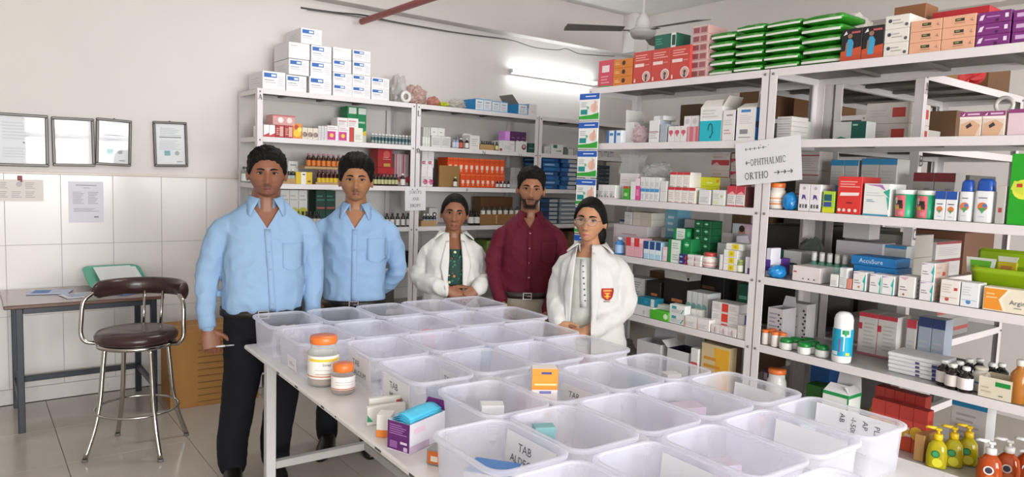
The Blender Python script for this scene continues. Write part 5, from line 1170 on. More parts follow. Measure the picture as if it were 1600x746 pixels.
tray_bottles('L', 3, 790, 815, 4, 2, 'small green bottle behind the bearded man', .015, .085, mat('#1d4a30', .12), '#2a5a3c', '#cfd6cc', ins=.21, group='green bottles behind the bearded man', step=.035)
for k_, (x0, x1, yt, c, lb) in enumerate(((655, 700, 396, '#57524d', 'dark stock carton low on the rack marked L, left'), (705, 745, 400, '#4a4642', 'dark stock carton low on the rack marked L, middle'), (760, 800, 376, '#6f8a3c', 'green stock carton low on the rack marked L, right'))):
    G('L', 4, x0, x1, yt, lb, c, dep=.25, ins=.05, name='stock_carton', cat='carton')
# ================================================================ third rack, under the tube light
G('L', 1, 851, 860, 229, 'small white carton at the left end of the rack under the tube light', '#c9c9c8', f=[LN], dep=.1)
G('L', 1, 861, 880, 226, 'white carton with green square and black swirl, rack under the tube light', '#d8dad8', f=[('r', .15, .62, .48, .95, '#1f6a58'), ('r', .4, .3, .8, .36, '#22443f'), ('c', .78, .36, .07, '#22443f')], dep=.12)
G('L', 1, 881, 886, 230, 'thin dark edged carton beside the green swirl carton', '#5a6a66', dep=.1)
G('L', 1, 888, 896, 233, 'small pale carton in the middle of the rack under the tube light', '#c5c5c4', dep=.1)
G('L', 1, 897, 910, 233, 'clear fronted carton on the rack under the tube light', '#b9b8b6', f=[('r', .1, .15, .9, .85, '#a3a2a0')], n=(2, 1), dep=.1, group='clear fronted cartons under the tube light')
for i in range(7):
    z = ZS[2]+.002+i*.041
    tag(carton_mesh(.20, .28, .038, '#1d5f9f' if i % 3 else '#174a80', front=[('r', .12, .3, .7, .7, '#8fb0d4' if i % 2 else '#2f74b4')], left=[('r', .1, .3, .6, .7, '#7fa6cf')]).obj('flat_box', None, (4.27+.012*((i*5) % 3), LY+.03, z)), nth('flat blue box in the left stack under the tube light', 0, 1, i, 7), 'box', 'left stack of flat blue boxes')
    tag(carton_mesh(.19, .28, .036, '#1a4f88' if i % 2 else '#2b6aa8', front=[('r', .45, .1, 1, .9, '#b9bcc0')]).obj('flat_box', None, (4.50+.01*((i*7) % 3), LY+.03, z)), nth('flat blue box in the middle stack under the tube light', 0, 1, i, 7), 'box', 'middle stack of flat blue boxes')
    if i < 6: tag(carton_mesh(.3, .28, .036, '#2a3a44' if i % 2 else '#39484f', front=[('r', .1, .3, .5, .7, '#6a7a84')]).obj('flat_box', None, (4.90, LY+.04, z)), nth('flat dark box in the right stack under the tube light', 0, 1, i, 6), 'box', 'right stack of flat dark boxes')
    z = ZS[3]+.002+i*.039
    if i < 6:
        tag(carton_mesh(.2, .28, .036, '#23466a' if i % 2 else '#1c3350', front=[('r', .5, .15, 1, .9, '#a9adb2')]).obj('flat_box', None, (4.28, LY+.03, z)), nth('flat navy box, lower left stack under the tube light', 0, 1, i, 6), 'box', 'lower left stack of flat navy boxes')
        tag(carton_mesh(.22, .28, .036, '#9a9fa4' if i % 2 else '#7d8a94', front=[('r', .1, .3, .9, .6, '#d0d2d4')]).obj('flat_box', None, (4.52, LY+.03, z)), nth('flat grey box, lower middle stack under the tube light', 0, 1, i, 6), 'box', 'lower middle stack of flat grey boxes')
for x, c, lb in ((4.3, '#4a4038', 'dark brown carton low on the rack under the tube light, left'), (4.72, '#6a5236', 'brown carton low on the rack under the tube light, right')): tag(carton_mesh(.34, .3, .25, mat(c, .7)).obj('stock_carton', None, (x, LY+.05, ZS[4]+.002)), lb, 'carton')
for i in range(4): tag(carton_mesh(.075, .12, .07, '#c9c9c6', front=[LN, ('r', .2, .6, .8, .8, '#8a8a88')]).obj('medicine_box', None, (4.80+i*.085, LY+.03, ZS[1]+.002)), nth('small grey white carton right of the hanging sachets', i, 4), 'box', 'small cartons right of the hanging sachets')
# ================================================================ right racks, top
RW = '#c4463c'
G('R', 0, 934, 957, 94, 'pink red carton at the far end on top of the sachet rack', '#c8495a', f=[('r', .25, .55, .75, .8, '#e6d3d2'), ('l', .2, .12, .8, .45, 3, '#dd9a9c'), ('r', .1, 0, .9, .05, '#2f9a48')], dep=.14, n=(1, 1))
G('R', 0, 957, 987, 92, 'orange carton with black oval badge on top of the sachet rack', '#cf7a2e', f=[('c', .55, .55, .27, '#2c2420'), ('l', .1, .35, .38, .7, 2, '#f0c48e')], dep=.14, n=(1, 3), group='stack of three orange cartons')
redb = [('l', .12, .70, .9, .92, 3, '#e8a79c'), ('r', .10, .52, .62, .62, '#ecd4ce'), ('r', .66, .55, .9, .58, '#d88a7c'), ('c', .76, .2, .17, '#e3d6d6'), ('c', .76, .2, .14, '#c9a89a'), ('c', .76, .22, .05, '#4a3434'), ('p', [(.70, .05), (.8, .05), (.78, .2), (.73, .2)], '#4a3434'), ('p', [(.08, .04), (.18, .04), (.16, .16), (.10, .16)], '#ecc9c0')]
G('R', 0, 988, 1077, 76, 'tall red carton with round running figure picture', RW, f=redb, dep=.16, n=(3, 1), group='three tall red cartons'); zz = G.top
G('R', 0, 1022, 1056, 53, 'dark green carton lying on the tall red cartons', '#12604f', f=[('l', .08, .3, .4, .8, 3, '#3f9a84'), ('r', .78, 0, 1, 1, '#dfe3e0'), ('r', .82, .15, .98, .85, '#15443a')], dep=.12, ins=.03, base=zz+.001)
G('R', 0, 1078, 1103, 40, 'pink wrapped strip carton in the tall pile beside the green packs', '#c39a98', f=[('r', .08, .2, .45, .8, '#8d4a50'), ('r', .55, .2, .92, .8, '#9a5a5e'), ('r', 0, .9, 1, 1, '#dcc9c6')], dep=.16, ins=.03, n=(1, 6), group='tall pile of pink wrapped cartons')
# green pillow packs with white stripe
grn = mat('#2b8a1f', .3, var=.15, scale=18, bump=.3, bscale=30); wst = mat('#e2e4dc', .4, var=.04); gd = mat('#1c6a18', .35)
def pack_me(w_, d, h_, seed):
    mb = MB(); nx, ny = 14, 6; top = []; bot = []
    for j in range(ny+1):
        for i in range(nx+1):
            u, v = i/nx*2-1, j/ny*2-1; e = (1-abs(u)**4)*(1-abs(v)**4); z = h_/2*max(.35, e**.28)*(1+.18*noise.noise(V((u*3+seed, v*3, 0)))); wob = .004*noise.noise(V((u*4, seed, v*4)))
            x = u*w_/2*(1-.03*(1-abs(v))); y = d/2+v*d/2*(1-.04*abs(u)**3)
            top.append(V((x, y, h_/2+z+wob*.3))); bot.append(V((x, y, max(0, h_/2-z))))
    n = nx+1; N0 = len(top); F = []; Wf = []
    for j in range(ny):
        for i in range(nx):
            F.append((j*n+i, j*n+i+1, (j+1)*n+i+1, (j+1)*n+i)); F.append((N0+j*n+i, N0+(j+1)*n+i, N0+(j+1)*n+i+1, N0+j*n+i+1))
    for i in range(nx): F.append((i, N0+i, N0+i+1, i+1)); F.append((ny*n+i, ny*n+i+1, N0+ny*n+i+1, N0+ny*n+i))
    for j in range(ny): F.append((j*n, (j+1)*n, N0+(j+1)*n, N0+j*n)); F.append((j*n+nx, N0+j*n+nx, N0+(j+1)*n+nx, (j+1)*n+nx))
    mb.add(top+bot, F, grn, True)
    # white stripe wrapped over the lower front edge
    st_ = []
    for i in range(nx+1):
        x = top[i].x*.97; y = top[i].y; zt = top[n+i].z; st_ += [V((x, y-.0020, h_*.20)), V((x, y-.0035, h_*.40)), V((x, y+.004, h_*.52))]
    mb.add(st_, [(3*i+q, 3*i+3+q, 3*i+4+q, 3*i+1+q) for i in range(nx) for q in range(2)], wst, True)
    paint(mb, (w_*.18, -.004, h_*.45), (1, 0, 0), (0, .35, .94), [('l', 0, 0, 1, 1, 2, '#8ac27c')], w_*.2, h_*.25, 0)
    return mb.mesh('green_pack')
for q, (x0, x1, n_, ins, nm_, yt_) in enumerate(((1104, 1142, 5, .03, 'far', 48), (1144, 1188, 6, .012, 'second', 36), (1190, 1245, 6, .012, 'third', 29), (1247, 1311, 5, .012, 'near', 20))):
    ya, yb = yat(x0, RXF+ins, ZS[0]), yat(x1, RXF+ins, ZS[0]); ph = (zat(yt_, RXF+ins, (ya+yb)/2)-ZS[0])/n_; PK = [pack_me(ya-yb-.006, .20, ph*1.0, s_) for s_ in (1, 5, 9)]
    for j in range(n_):
        p = V((RXF+ins+.004+rnd.uniform(0, .014), (ya+yb)/2+rnd.uniform(-.004, .004), ZS[0]+.0018+j*ph))
        o = inst(PK[(q+j) % 3], 'green_pack', None, p, radians(-90)+rnd.uniform(-.04, .04)); tag(o, nth('green pillow pack with white stripe, %s column' % nm_, 0, 1, j, n_), 'pack', 'green pillow packs on the right racks')
crumple('white rolled bag behind the green packs on the nearest rack', V((3.33, yat(1330, 3.33, ZS[0]), ZS[0]+.004)), .06, .09, .13, mat('#d5d3cc', .4, var=.1), 12, rough=.2)
man_ = [('r', 0, 0, 1, .16, '#b84a30'), ('p', [(0, .16), (1, .16), (1, .42), (.0, .30)], '#c4522f'), ('p', [(.30, .14), (.56, .14), (.62, .56), (.5, .68), (.34, .68), (.26, .5)], '#3f9ac4'), ('c', .43, .77, .075, '#9a6f58'), ('p', [(.22, .3), (.30, .26), (.32, .6), (.25, .56)], '#9a6f58'), ('r', .5, .84, .92, .9, '#c25a5a'), ('p', [(.1, .80), (.3, .84), (.24, .94)], '#e2e2e4')]
G('R', 0, 1312, 1379, 42, 'black and orange carton showing a man in a blue vest', '#1f1d22', f=man_, dep=.14, n=(2, 1), group='two black and orange cartons')
G('R', 0, 1379, 1418, 23, 'white flat carton with black round logo on top of the nearest rack', '#e2ded6', f=[('c', .2, .6, .14, '#3f4a58'), ('l', .3, .3, .75, .75, 2, '#b3aca4'), ('c', .88, .25, .12, '#5a5a60')], dep=.22, n=(1, 3), group='stack of three white flat cartons')
peach = [('r', .38, .45, .66, .72, '#3c3a30'), ('r', .42, .55, .55, .66, '#8a9a58'), ('r', .36, .28, .68, .34, '#9a7a5c'), ('t', .88, .5, .26, '-L', '#6a5040')]
G('R', 0, 1419, 1522, 27, 'peach coloured flat carton on top of the nearest rack', '#e2ab8c', f=peach, dep=.22, n=(2, 3), group='peach flat cartons')
G('R', 0, 1523, 1577, 17, 'purple flat carton beside the peach cartons', '#7a2d78', f=[('p', [(.05, .3), (.16, .3), (.22, .8), (.1, .7)], '#e6d9e8'), ('l', .28, .45, .68, .7, 1, '#b988bc'), ('r', .82, .35, .92, .72, '#e6d9e8'), ('c', .6, .2, .14, '#4a1a4c')], dep=.22, n=(1, 3), group='purple flat cartons, first stack')
G('R', 0, 1579, 1640, 12, 'purple flat carton at the right picture edge', '#7a2d78', f=[('r', .1, .35, .5, .72, '#c9a8cc')], dep=.22, n=(1, 3), group='purple flat cartons, edge stack')
G('R', 0, 1390, 1440, 8, 'brown carton behind the white flat cartons on the nearest rack', '#8a5a38', dep=.12, ins=.27, name='stock_carton', cat='carton')
G('R', 0, 1450, 1540, 14, 'red cloth covered carton behind the peach cartons', '#b3262c', dep=.12, ins=.27, name='stock_carton', cat='carton')
# hanging strip of sachets on the far corner of rack B
sx0 = V((RXF-.012, 3.175, 0))
for i in range(6):
    z1 = 2.075-i*.170
    mb = MB(); w_, h_ = .150, .164
    rings = []
    mb.box(-w_/2, w_/2, -.004, .004, .008, h_-.008, mat('#e8e8e6', .3), .003); mb.box(-w_/2, w_/2, -.001, .001, 0, h_, mat('#e4e6e2', .3))
    paint(mb, (-w_/2, -.004, 0), (1, 0, 0), (0, 0, 1), [('r', 0, .76, 1, .97, '#1f57b0'), ('p', [(0, .05), (1, .05), (1, .28), (.6, .2), (0, .16)], '#2fa034'), ('r', .08, .22, .42, .40, '#178a86'), ('c', .75, .45, .16, '#e6b9a6'), ('p', [(.68, .3), (.82, .3), (.88, .66), (.78, .72)], '#dfae9c'), ('l', .1, .48, .45, .68, 3, '#aab8b4'), ('c', .45, .46, .05, '#6ab88a')][:1]+[('l', .3, .83, .85, .92, 1, '#d6e2f6'), ('p', [(0, .05), (1, .05), (1, .28), (.6, .2), (0, .16)], '#2fa034'), ('r', .08, .22, .42, .40, '#178a86'), ('c', .75, .45, .16, '#e6b9a6'), ('p', [(.68, .3), (.82, .3), (.88, .66), (.78, .72)], '#dfae9c'), ('l', .1, .48, .45, .68, 3, '#aab8b4'), ('c', .45, .46, .05, '#6ab88a')], w_, h_, .0006)
    o = mb.obj('hanging_sachet', None, (RXF-.026, 3.160, z1-h_), radians(-90)+radians(8)); tag(o, 'blue, white and green sachet hanging in a strip, %s' % ('topmost' if i == 0 else 'lowest' if i == 5 else ORD[i]+' from top'), 'sachet', 'strip of hanging sachets')
# ================================================================ rack B (bay beside the sachets), shelf 1
G('R', 1, 948, 970, 204, 'small blue and white carton beside the hanging sachets', '#dfe5ec', f=[('r', 0, .0, .3, 1, '#2f6cb0'), ('r', .4, .6, .9, .8, '#4a80bc')], n=(2, 1), dep=.1, group='small blue and white cartons by the sachets')
G('R', 1, 976, 990, 191, 'opened white carton with a raised flap on the sachet rack', '#dcdcd9', dep=.16, ins=.05, opened=True, flaps=[('b', 6, .06, '#d5d3cd'), ('l', 10, .075, '#d9d8d2')])
crumple('clear bag with pink blister strips on the sachet rack', at_shelf('R', 1, 1000, .045), .032, .06, .048, mat('#e4c9cc', .2, var=.35, scale=50, alpha=.42), 15)
G('R', 1, 1013, 1029, 188, 'tall white carton with red line on the sachet rack', '#e2e1e0', f=[('r', .05, .45, .95, .49, '#b9525a'), LN], cols={'+x': '#a9b2ba'}, dep=.1); zz = G.top
G('R', 1, 1021, 1038, 181, 'small white carton balanced on the tall white carton', '#dcdbd9', f=[('r', .6, .1, .9, .9, '#a9b2ba')], dep=.1, base=zz, ins=.03)
G('R', 1, 1030, 1041, 194, 'grey silver carton beside the tall white carton', '#a4adb4', f=[LN], dep=.1)
G('R', 1, 1043, 1072, 197, 'white clear wrapped carton with red heart print', '#e0dad9', f=[('c', .4, .62, .13, '#c9586a'), ('c', .6, .62, .13, '#c9586a'), ('p', [(.28, .58), (.72, .58), (.5, .32)], '#c9586a')], n=(3, 1), dep=.09, group='heart printed cartons')
G('R', 1, 1073, 1091, 198, 'pink red carton beside the heart printed cartons', '#c26a78', f=[('r', .0, .0, .45, 1, '#d69aa4')], n=(2, 1), dep=.1, group='pink red cartons on the sachet rack'); zz = G.top
G('R', 1, 1068, 1091, 181, 'white wrapped carton on top of the pink red cartons', '#d8d6d6', f=[('c', .5, .5, .25, '#c4bdbf')], dep=.09, base=zz, ins=.02, n=(2, 1), group='white wrapped cartons')
ear = [('r', 0, 0, 1, .60, '#1fb3c4'), ('r', 0, .60, 1, .63, '#e9f2f4')]+[('p', [(.5+.10*cos(a)*(1.25), .36+.17*sin(a)) for a in [radians(200-230*i/9) for i in range(10)]]+[(.5+.055*cos(a)*1.25, .36+.12*sin(a)) for a in [radians(-30+230*i/9) for i in range(10)]], '#0c6472'), ('p', [(.60, .30), (.65, .27), (.55, .10), (.48, .08), (.47, .13), (.54, .16)], '#0c6472'), ('l', .1, .68, .85, .94, 3, '#c9c7c4')]
G('R', 1, 1092, 1126, 167, 'opened white and turquoise carton with an ear symbol', '#e3e1de', f=ear, dep=.14, opened='#cfcbc5', flaps=[('f', -35, .045, '#dedbd5'), ('b', 5, .045, '#d3cfc8'), ('r', 30, .06, '#cfcac2')])
G('R', 1, 1127, 1147, 172, 'white carton with purple side beside the ear symbol carton', '#e1dedb', f=[('l', .3, .78, .8, .9, 1, '#8d8a90'), ('l', .15, .2, .75, .4, 2, '#c99a9a'), ('l', .1, .5, .85, .7, 3, '#c9c6c4')], cols={'+x': '#2f2a78'}, dep=.12)
G('R', 1, 1149, 1179, 168, 'tall opened white carton with bright blue side and lifted flaps', '#e6e4e0', f=[('r', .22, .86, .72, .94, '#3f80c4'), ('l', .15, .5, .85, .8, 5, '#cfccc8'), ('r', .2, .2, .62, .34, '#8a8a8e'), ('l', .15, .06, .8, .14, 1, '#a5a2a4')], r=[('r', 0, .4, 1, .58, '#123a66'), ('r', .2, .44, .6, .52, '#a83a3a')], cols={'+x': '#1f7fc8'}, dep=.15, opened='#cdc9c2', flaps=[('b', 8, .07, '#d8d4cc'), ('r', 8, .06, '#cfcabf'), ('f', -60, .05, '#dedad2')])
G('R', 1, 1060, 1090, 163, 'brown carton at the back of the upper shelf of the sachet rack', '#5b4430', dep=.16, ins=.24, name='stock_carton', cat='carton')
# shelf 2 of rack B
G('R', 2, 934, 961, 289, 'small white carton with teal tip at the far end by the sachets', '#e3e2e2', f=[('p', [(.15, .08), (.45, .08), (.3, .45)], '#2a9a8e'), ('r', .6, .08, .9, .16, '#c24a58'), LN], n=(3, 1), dep=.1, group='teal tipped cartons')
G('R', 2, 967, 996, 271, 'white carton under a clear film hood on the sachet rack', '#e3dedf', f=[('l', .1, .6, .5, .8, 2, '#cfc9cb')], dep=.14, ins=.07)
G('R', 2, 973, 982, 291, 'small bright green carton with red top', '#3fa62c', f=[hdr('#c23a36', .82), ('r', .2, .25, .8, .5, '#a8d890')], dep=.06)
tb_ = MB().loft([[V((x*s_, y*s_*.8, z)) for x, y in ((-.07, -.05), (.07, -.05), (.075, .05), (-.07, .055))] for z, s_ in ((0, 1), (.03, .98), (.07, .8), (.10, .9), (.115, 1.05))], film, True, False)
tag(tb_.obj('film_hood', None, at_shelf('R', 2, 988, .14, 1.598)+V((0, 0, .002)), radians(-75)), 'tall clear film bag standing open on the white carton', 'bag')
G('R', 2, 984, 992, 284, 'small white carton beside the pink tube carton', '#e2dcdf', dep=.06)
G('R', 2, 992, 999, 279, 'narrow white carton with pink lower half', '#d94a94', f=[hdr('#e8d8e0', .66), ('r', .2, .2, .8, .5, '#e88aba')], dep=.06)
G('R', 2, 1000, 1029, 294, 'blue banded white carton under the film wrap', '#e1e2e3', f=[('r', 0, .70, 1, .95, '#4a94cc'), LN], n=(4, 1), dep=.09, group='blue banded cartons'); zz = G.top
G('R', 2, 1000, 1031, 277, 'white carton in the upper row of the film wrapped block', '#dddedd', f=[LN], n=(4, 1), dep=.09, base=zz, group='white cartons over the blue banded ones')
crumple('crumpled clear film on the white carton block', at_shelf('R', 2, 1030, .14, 1.575), .09, .08, .05, film, 18)
G('R', 2, 1030, 1041, 283, 'clear boxed pale carton beside the blue banded cartons', '#d9d8d6', n=(1, 2), dep=.09, group='pale cartons beside the blue banded ones')
rc = [hdr('#c4323a', .82), ('l', .15, .2, .85, .7, 4, '#d0c4c0'), ('r', .1, .03, .6, .08, '#b98a88')]
G('R', 2, 1043, 1086, 293, 'white carton with red top band, lower row', '#e6e2dc', f=rc, n=(4, 1), dep=.09, group='red topped cartons, lower row'); zz = G.top
G('R', 2, 1046, 1078, 269, 'white carton with red top band, upper row', '#e6e2dc', f=rc, n=(3, 1), dep=.09, base=zz, group='red topped cartons, upper row')
G('R', 2, 1091, 1109, 297, 'small white carton under the yellow cartons', '#dedee0', f=[LN], cols={'-x': '#c9d23a'}, n=(1, 1), dep=.08)
G('R', 2, 1112, 1132, 297, 'white carton with faint green print under the yellow cartons', '#e2e2dc', f=[('c', .75, .6, .1, '#b9c98a'), ('l', .1, .4, .6, .8, 3, '#bfc4b4'), ('r', .1, .1, .5, .3, '#d9dcae')], dep=.08); zz = G.top
G('R', 2, 1089, 1123, 277, 'bright yellow carton with orange spot', '#d3d71c', f=[('c', .9, .6, .2, '#e29a2a'), ('r', .4, .3, .65, .45, '#eef0b0')], cols={'+x': '#b9b3ac'}, dep=.09, ins=.10, n=(1, 3), group='stack of yellow cartons'); 
G('R', 2, 1135, 1163, 291, 'red and white carton in front at the near end', '#e4ddda', f=[hdr('#c93a4a', .58), ('p', [(0, .58), (1, .58), (.6, .75)], '#e4a3a6'), ('r', 0, .0, 1, .07, '#c9525a'), LN], n=(2, 1), dep=.09, cols={'+x': '#7d4a48'}, group='front red and white cartons')
rw2 = [('r', 0, .3, 1, .62, '#c4424c'), ('p', [(0, .3), (.5, .3), (.3, .5)], '#e6b5b6'), ('r', .1, .72, .6, .86, '#c9bdbb')]
G('R', 2, 1108, 1136, 240, 'red and white carton in the tall pile behind the yellow cartons, left column', '#ddd3d0', f=rw2, n=(1, 3), dep=.12, ins=.20, group='red and white carton pile, left column')
G('R', 2, 1138, 1172, 240, 'red and white carton in the tall pile behind the sign', '#d8cfcc', f=rw2, n=(1, 4), dep=.12, ins=.20, group='red and white carton pile, right column')
# shelf 3 of rack B
bottle(at_shelf('R', 3, 968, .04), 'blue spray bottle beside the woman with glasses', .028, .098, mat('#4a8fd0', .1, var=.1, alpha=.75), '#dfe6ee', '#9fc4ea', name='spray_bottle')
G('R', 3, 957, 1010, 352, 'large pale lilac carton behind the pink cartons', '#d9d2d8', f=[('l', .25, .6, .7, .75, 1, '#c9a9b4'), ('r', .04, .1, .07, .9, '#d6b3c4')], dep=.12, ins=.14); zz = G.top
G('R', 3, 975, 987, 331, 'small white carton on the lilac carton, left', '#dcdad8', f=[LN], n=(1, 2), dep=.1, ins=.15, base=zz, group='small white cartons on the lilac carton')
G('R', 3, 988, 1018, 332, 'cream clear fronted carton on the lilac carton', '#d6d0c4', f=[('r', .4, .1, .98, .9, '#c9c2b4')], n=(1, 2), dep=.12, ins=.15, base=zz, group='cream cartons on the lilac carton')
G('R', 3, 977, 1003, 372, 'pink carton with red square beside the blue bottle', '#e2aab4', f=[('r', 0, .55, .62, 1, '#d2383f'), ('r', .62, .75, 1, 1, '#ecd2d4')], n=(2, 1), dep=.08, group='two pink cartons')
G('R', 3, 1005, 1033, 378, 'white and light blue carton with navy top', '#a9d4e8', f=[hdr('#1f4a86', .55), ('r', 0, .3, 1, .55, '#dde8ee'), ('r', .86, .0, 1, 1, '#e6ecf0')], n=(3, 1), dep=.08, group='navy topped cartons')
G('R', 3, 1034, 1041, 386, 'narrow white pink carton beside the navy topped cartons', '#e2c6cc', f=[('r', .1, .4, .9, .8, '#e8dcde')], dep=.07)
G('R', 3, 1037, 1056, 327, 'tall light blue carton at the back of the shelf', '#7fbcd6', f=[('r', 0, .2, 1, .4, '#3f8fb8'), ('l', .2, .5, .8, .9, 3, '#dcecf4'), ('r', 0, 0, 1, .12, '#2f9aa6')], dep=.12, ins=.26)
gw = [('r', .25, 0, 1, 1, '#dde2dc'), ('l', .35, .2, .9, .8, 3, '#9db5a4'), ('r', 0, 0, .12, 1, '#118a4a')]
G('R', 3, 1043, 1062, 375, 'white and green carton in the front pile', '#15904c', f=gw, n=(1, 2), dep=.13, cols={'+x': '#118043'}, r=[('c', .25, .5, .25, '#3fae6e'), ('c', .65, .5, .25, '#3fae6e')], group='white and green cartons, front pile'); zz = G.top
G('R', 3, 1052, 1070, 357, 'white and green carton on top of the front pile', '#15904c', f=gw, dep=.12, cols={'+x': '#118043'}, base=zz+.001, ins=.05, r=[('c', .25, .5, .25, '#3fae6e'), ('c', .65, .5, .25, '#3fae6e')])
gk = [('c', .5, .55, .22, '#3fb06e'), ('r', .3, .5, .7, .6, '#cfe8d8')]
G('R', 3, 1064, 1079, 374, 'dark green carton in the middle pile', '#0f7a3e', f=gk, n=(1, 2), dep=.1, ins=.02, group='dark green cartons, middle pile')
G('R', 3, 1081, 1107, 345, 'dark green carton in the tall double pile', '#0d5a34', f=gk, n=(2, 6), dep=.1, ins=.09, group='dark green cartons, tall double pile')
G('R', 3, 1066, 1083, 343, 'white carton at the back beside the dark green pile', '#d6d8d6', dep=.08, ins=.23)
G('R', 3, 1060, 1072, 397, 'navy and red flat carton in front', '#28306a', f=[('p', [(.7, 0), (1, 0), (1, 1)], '#b83a48'), ('r', .1, .3, .5, .6, '#9aa4d0')], n=(1, 2), dep=.09, group='navy flat cartons', ins=.006)
G('R', 3, 1073, 1095, 399, 'small white flat carton beside the red lidded jar', '#e2dedb', f=[('p', [(0, 0), (.2, 0), (0, .8)], '#c24a52'), LN], n=(2, 2), dep=.05, group='small white flat cartons', ins=.006)
jl = at_shelf('R', 3, 1109, .045)
jar('powder_jar', 'white jar with red lid on the sachet rack', jl, .036, .062, .014, '#e3ddd6', None, [(-60, .3, 60, .5, '#c9a8a0'), (-80, .14, 80, .2, '#b9403a')], lidc='#b8403a', glass=mat('#e6e2dc', .3), rz=radians(-60))
G('R', 3, 1123, 1128, 398, 'thin white carton beside the red lidded jar', '#dddad8', dep=.07)
yw = [('r', .38, .12, .78, .92, '#e2cc1a'), ('c', .58, .5, .22, '#c9a81a')]
G('R', 3, 1129, 1151, 391, 'white carton with yellow square in the pile of three', '#e6e4de', f=yw, n=(1, 3), dep=.09, group='yellow square cartons'); zz = G.top
G('R', 3, 1134, 1160, 381, 'white carton with yellow square on top of the pile', '#e6e4de', f=yw, dep=.09, base=zz+.001, ins=.02)
bottle(at_shelf('R', 3, 1156, .025), 'small olive green bottle beside the yellow square cartons', .0155, .062, mat('#8a9a58', .3), '#a8b078', '#dfe2d2', name='small_bottle', neck=.8, sh=.8)
G('R', 3, 1163, 1172, 402, 'small white and purple carton by the rack post', '#dedcdf', f=[('r', .5, 0, .9, .35, '#5a3a8a')], dep=.05)
G('R', 3, 1119, 1148, 381, 'opened pale grey carton with raised flaps at the back', '#c3cfcc', dep=.12, ins=.13, opened='#b3b3b6', flaps=[('b', -5, .05, '#b0adb4'), ('r', -10, .045, '#bab6bd')])
G('R', 3, 1141, 1174, 350, 'pale pink carton with a woman\'s portrait', '#d9b8c8', f=[('r', 0, .0, .42, 1, '#c9d6d4'), ('c', .45, .78, .10, '#c98f78'), ('c', .45, .88, .08, '#3a2a28'), ('r', .62, .05, .8, .9, '#e2c9d6')], dep=.08, ins=.28)
G('R', 3, 966, 979, 343, 'grey carton with green label behind the lilac carton', '#c2c8c4', f=[('r', .1, .3, .9, .75, '#1d6b35'), ('r', 0, .92, 1, 1, '#24406a')], dep=.08, ins=.29, n=(1, 1))
G('R', 3, 1010, 1033, 372, 'brown carton behind the navy topped cartons', '#8d8172', dep=.1, ins=.14, f=[LN])
# shelf 4 of rack B
G('R', 4, 975, 1006, 434, 'tall white printed carton beside the woman with glasses', '#cfd2d0', f=[('l', .2, .3, .8, .9, 8, '#8f9490'), ('r', .05, .12, .35, .26, '#2fae94')], dep=.12, ins=.16)
G('R', 4, 984, 1021, 478, 'low white carton at the far front of the low shelf', '#dbd9d8', f=[('r', .55, .2, .62, .6, '#b9b5b4')], dep=.09, n=(1, 1)); zz = G.top
G('R', 4, 996, 1022, 466, 'teal carton lying on the low white carton', '#1b7a92', f=[('r', .8, 0, 1, 1, '#d5d9da'), ('c', .5, .5, .3, '#2b92a8')], dep=.08, base=zz+.001, ins=.03)
blk = '#211c1c'
G('R', 4, 1008, 1030, 440, 'black carton with orange lettering, left of two', blk, f=[('r', .35, .55, .8, .63, '#b9703a')], dep=.14, ins=.14)
G('R', 4, 1035, 1072, 437, 'opened black carton with orange lettering and grey flap', '#1d1818', f=[('r', .35, .42, .8, .50, '#b9703a'), ('c', .4, .1, .1, '#b33a2c')], dep=.11, ins=.14, opened='#2a2424', flaps=[('f', 20, .05, '#bdbab6'), ('r', 20, .05, '#a9a6a2')])
G('R', 4, 1080, 1128, 420, 'large black carton at the back of the low shelf', '#1a1718', f=[('r', .3, .6, .7, .66, '#6a4a38')], dep=.12, ins=.27)
G('R', 4, 1012, 1030, 424, 'brown carton on the black carton', '#7a5136', dep=.1, ins=.29, base=None)
wb = [('r', .15, .55, .45, .85, '#3f9a94'), ('p', [(.7, .2), (.8, .1), (.95, .6), (.88, .6), (.79, .3)], '#2f9a8c'), LN]
G('R', 4, 1015, 1044, 486, 'bright green flat carton in front on the low shelf', '#4fb52c', f=[('c', .85, .5, .3, '#d6ecc8')], dep=.05, ins=.006)
G('R', 4, 1022, 1047, 477, 'white flat carton behind the bright green carton', '#dadad6', f=[('r', .08, .3, .2, .7, '#3fa85a')], dep=.05, ins=.06)
G('R', 4, 1045, 1069, 477, 'white flat carton with teal tick', '#e0e2e0', f=wb, n=(1, 2), dep=.05, ins=.012, group='teal ticked flat cartons')
G('R', 4, 1069, 1108, 497, 'white flat carton beside the teal ticked ones', '#e2dfdc', f=[('p', [(0, 0), (.15, 0), (.05, .9)], '#e0a88c'), LN], dep=.05, ins=.006, n=(2, 1), group='white flat cartons in front')
G('R', 4, 1078, 1094, 484, 'small white carton standing behind the flat cartons', '#dddad4', f=[('r', .45, .3, .52, .8, '#b5b0aa')], n=(2, 1), dep=.04, ins=.065, group='small standing white cartons')
G('R', 4, 1071, 1104, 457, 'white book shaped carton standing upright', '#d6d9dc', f=[('c', .35, .55, .1, '#7ab0a8'), ('l', .15, .2, .9, .45, 4, '#b5b9be'), ('r', .0, 0, .08, 1, '#9aa0a6')], n=(4, 1), dep=.11, ins=.11, group='upright book shaped cartons')
rs = [('r', .38, .1, .62, .92, '#d83e2c'), ('l', .06, .3, .34, .8, 3, '#c2beba'), ('l', .66, .3, .95, .8, 3, '#c2beba')]
G('R', 4, 1110, 1152, 474, 'white flat carton with red square in the slanting pile', '#e0dddb', f=rs, cols={'+x': '#cfcac8'}, n=(1, 3), dep=.10, ins=.055, group='red square flat cartons')
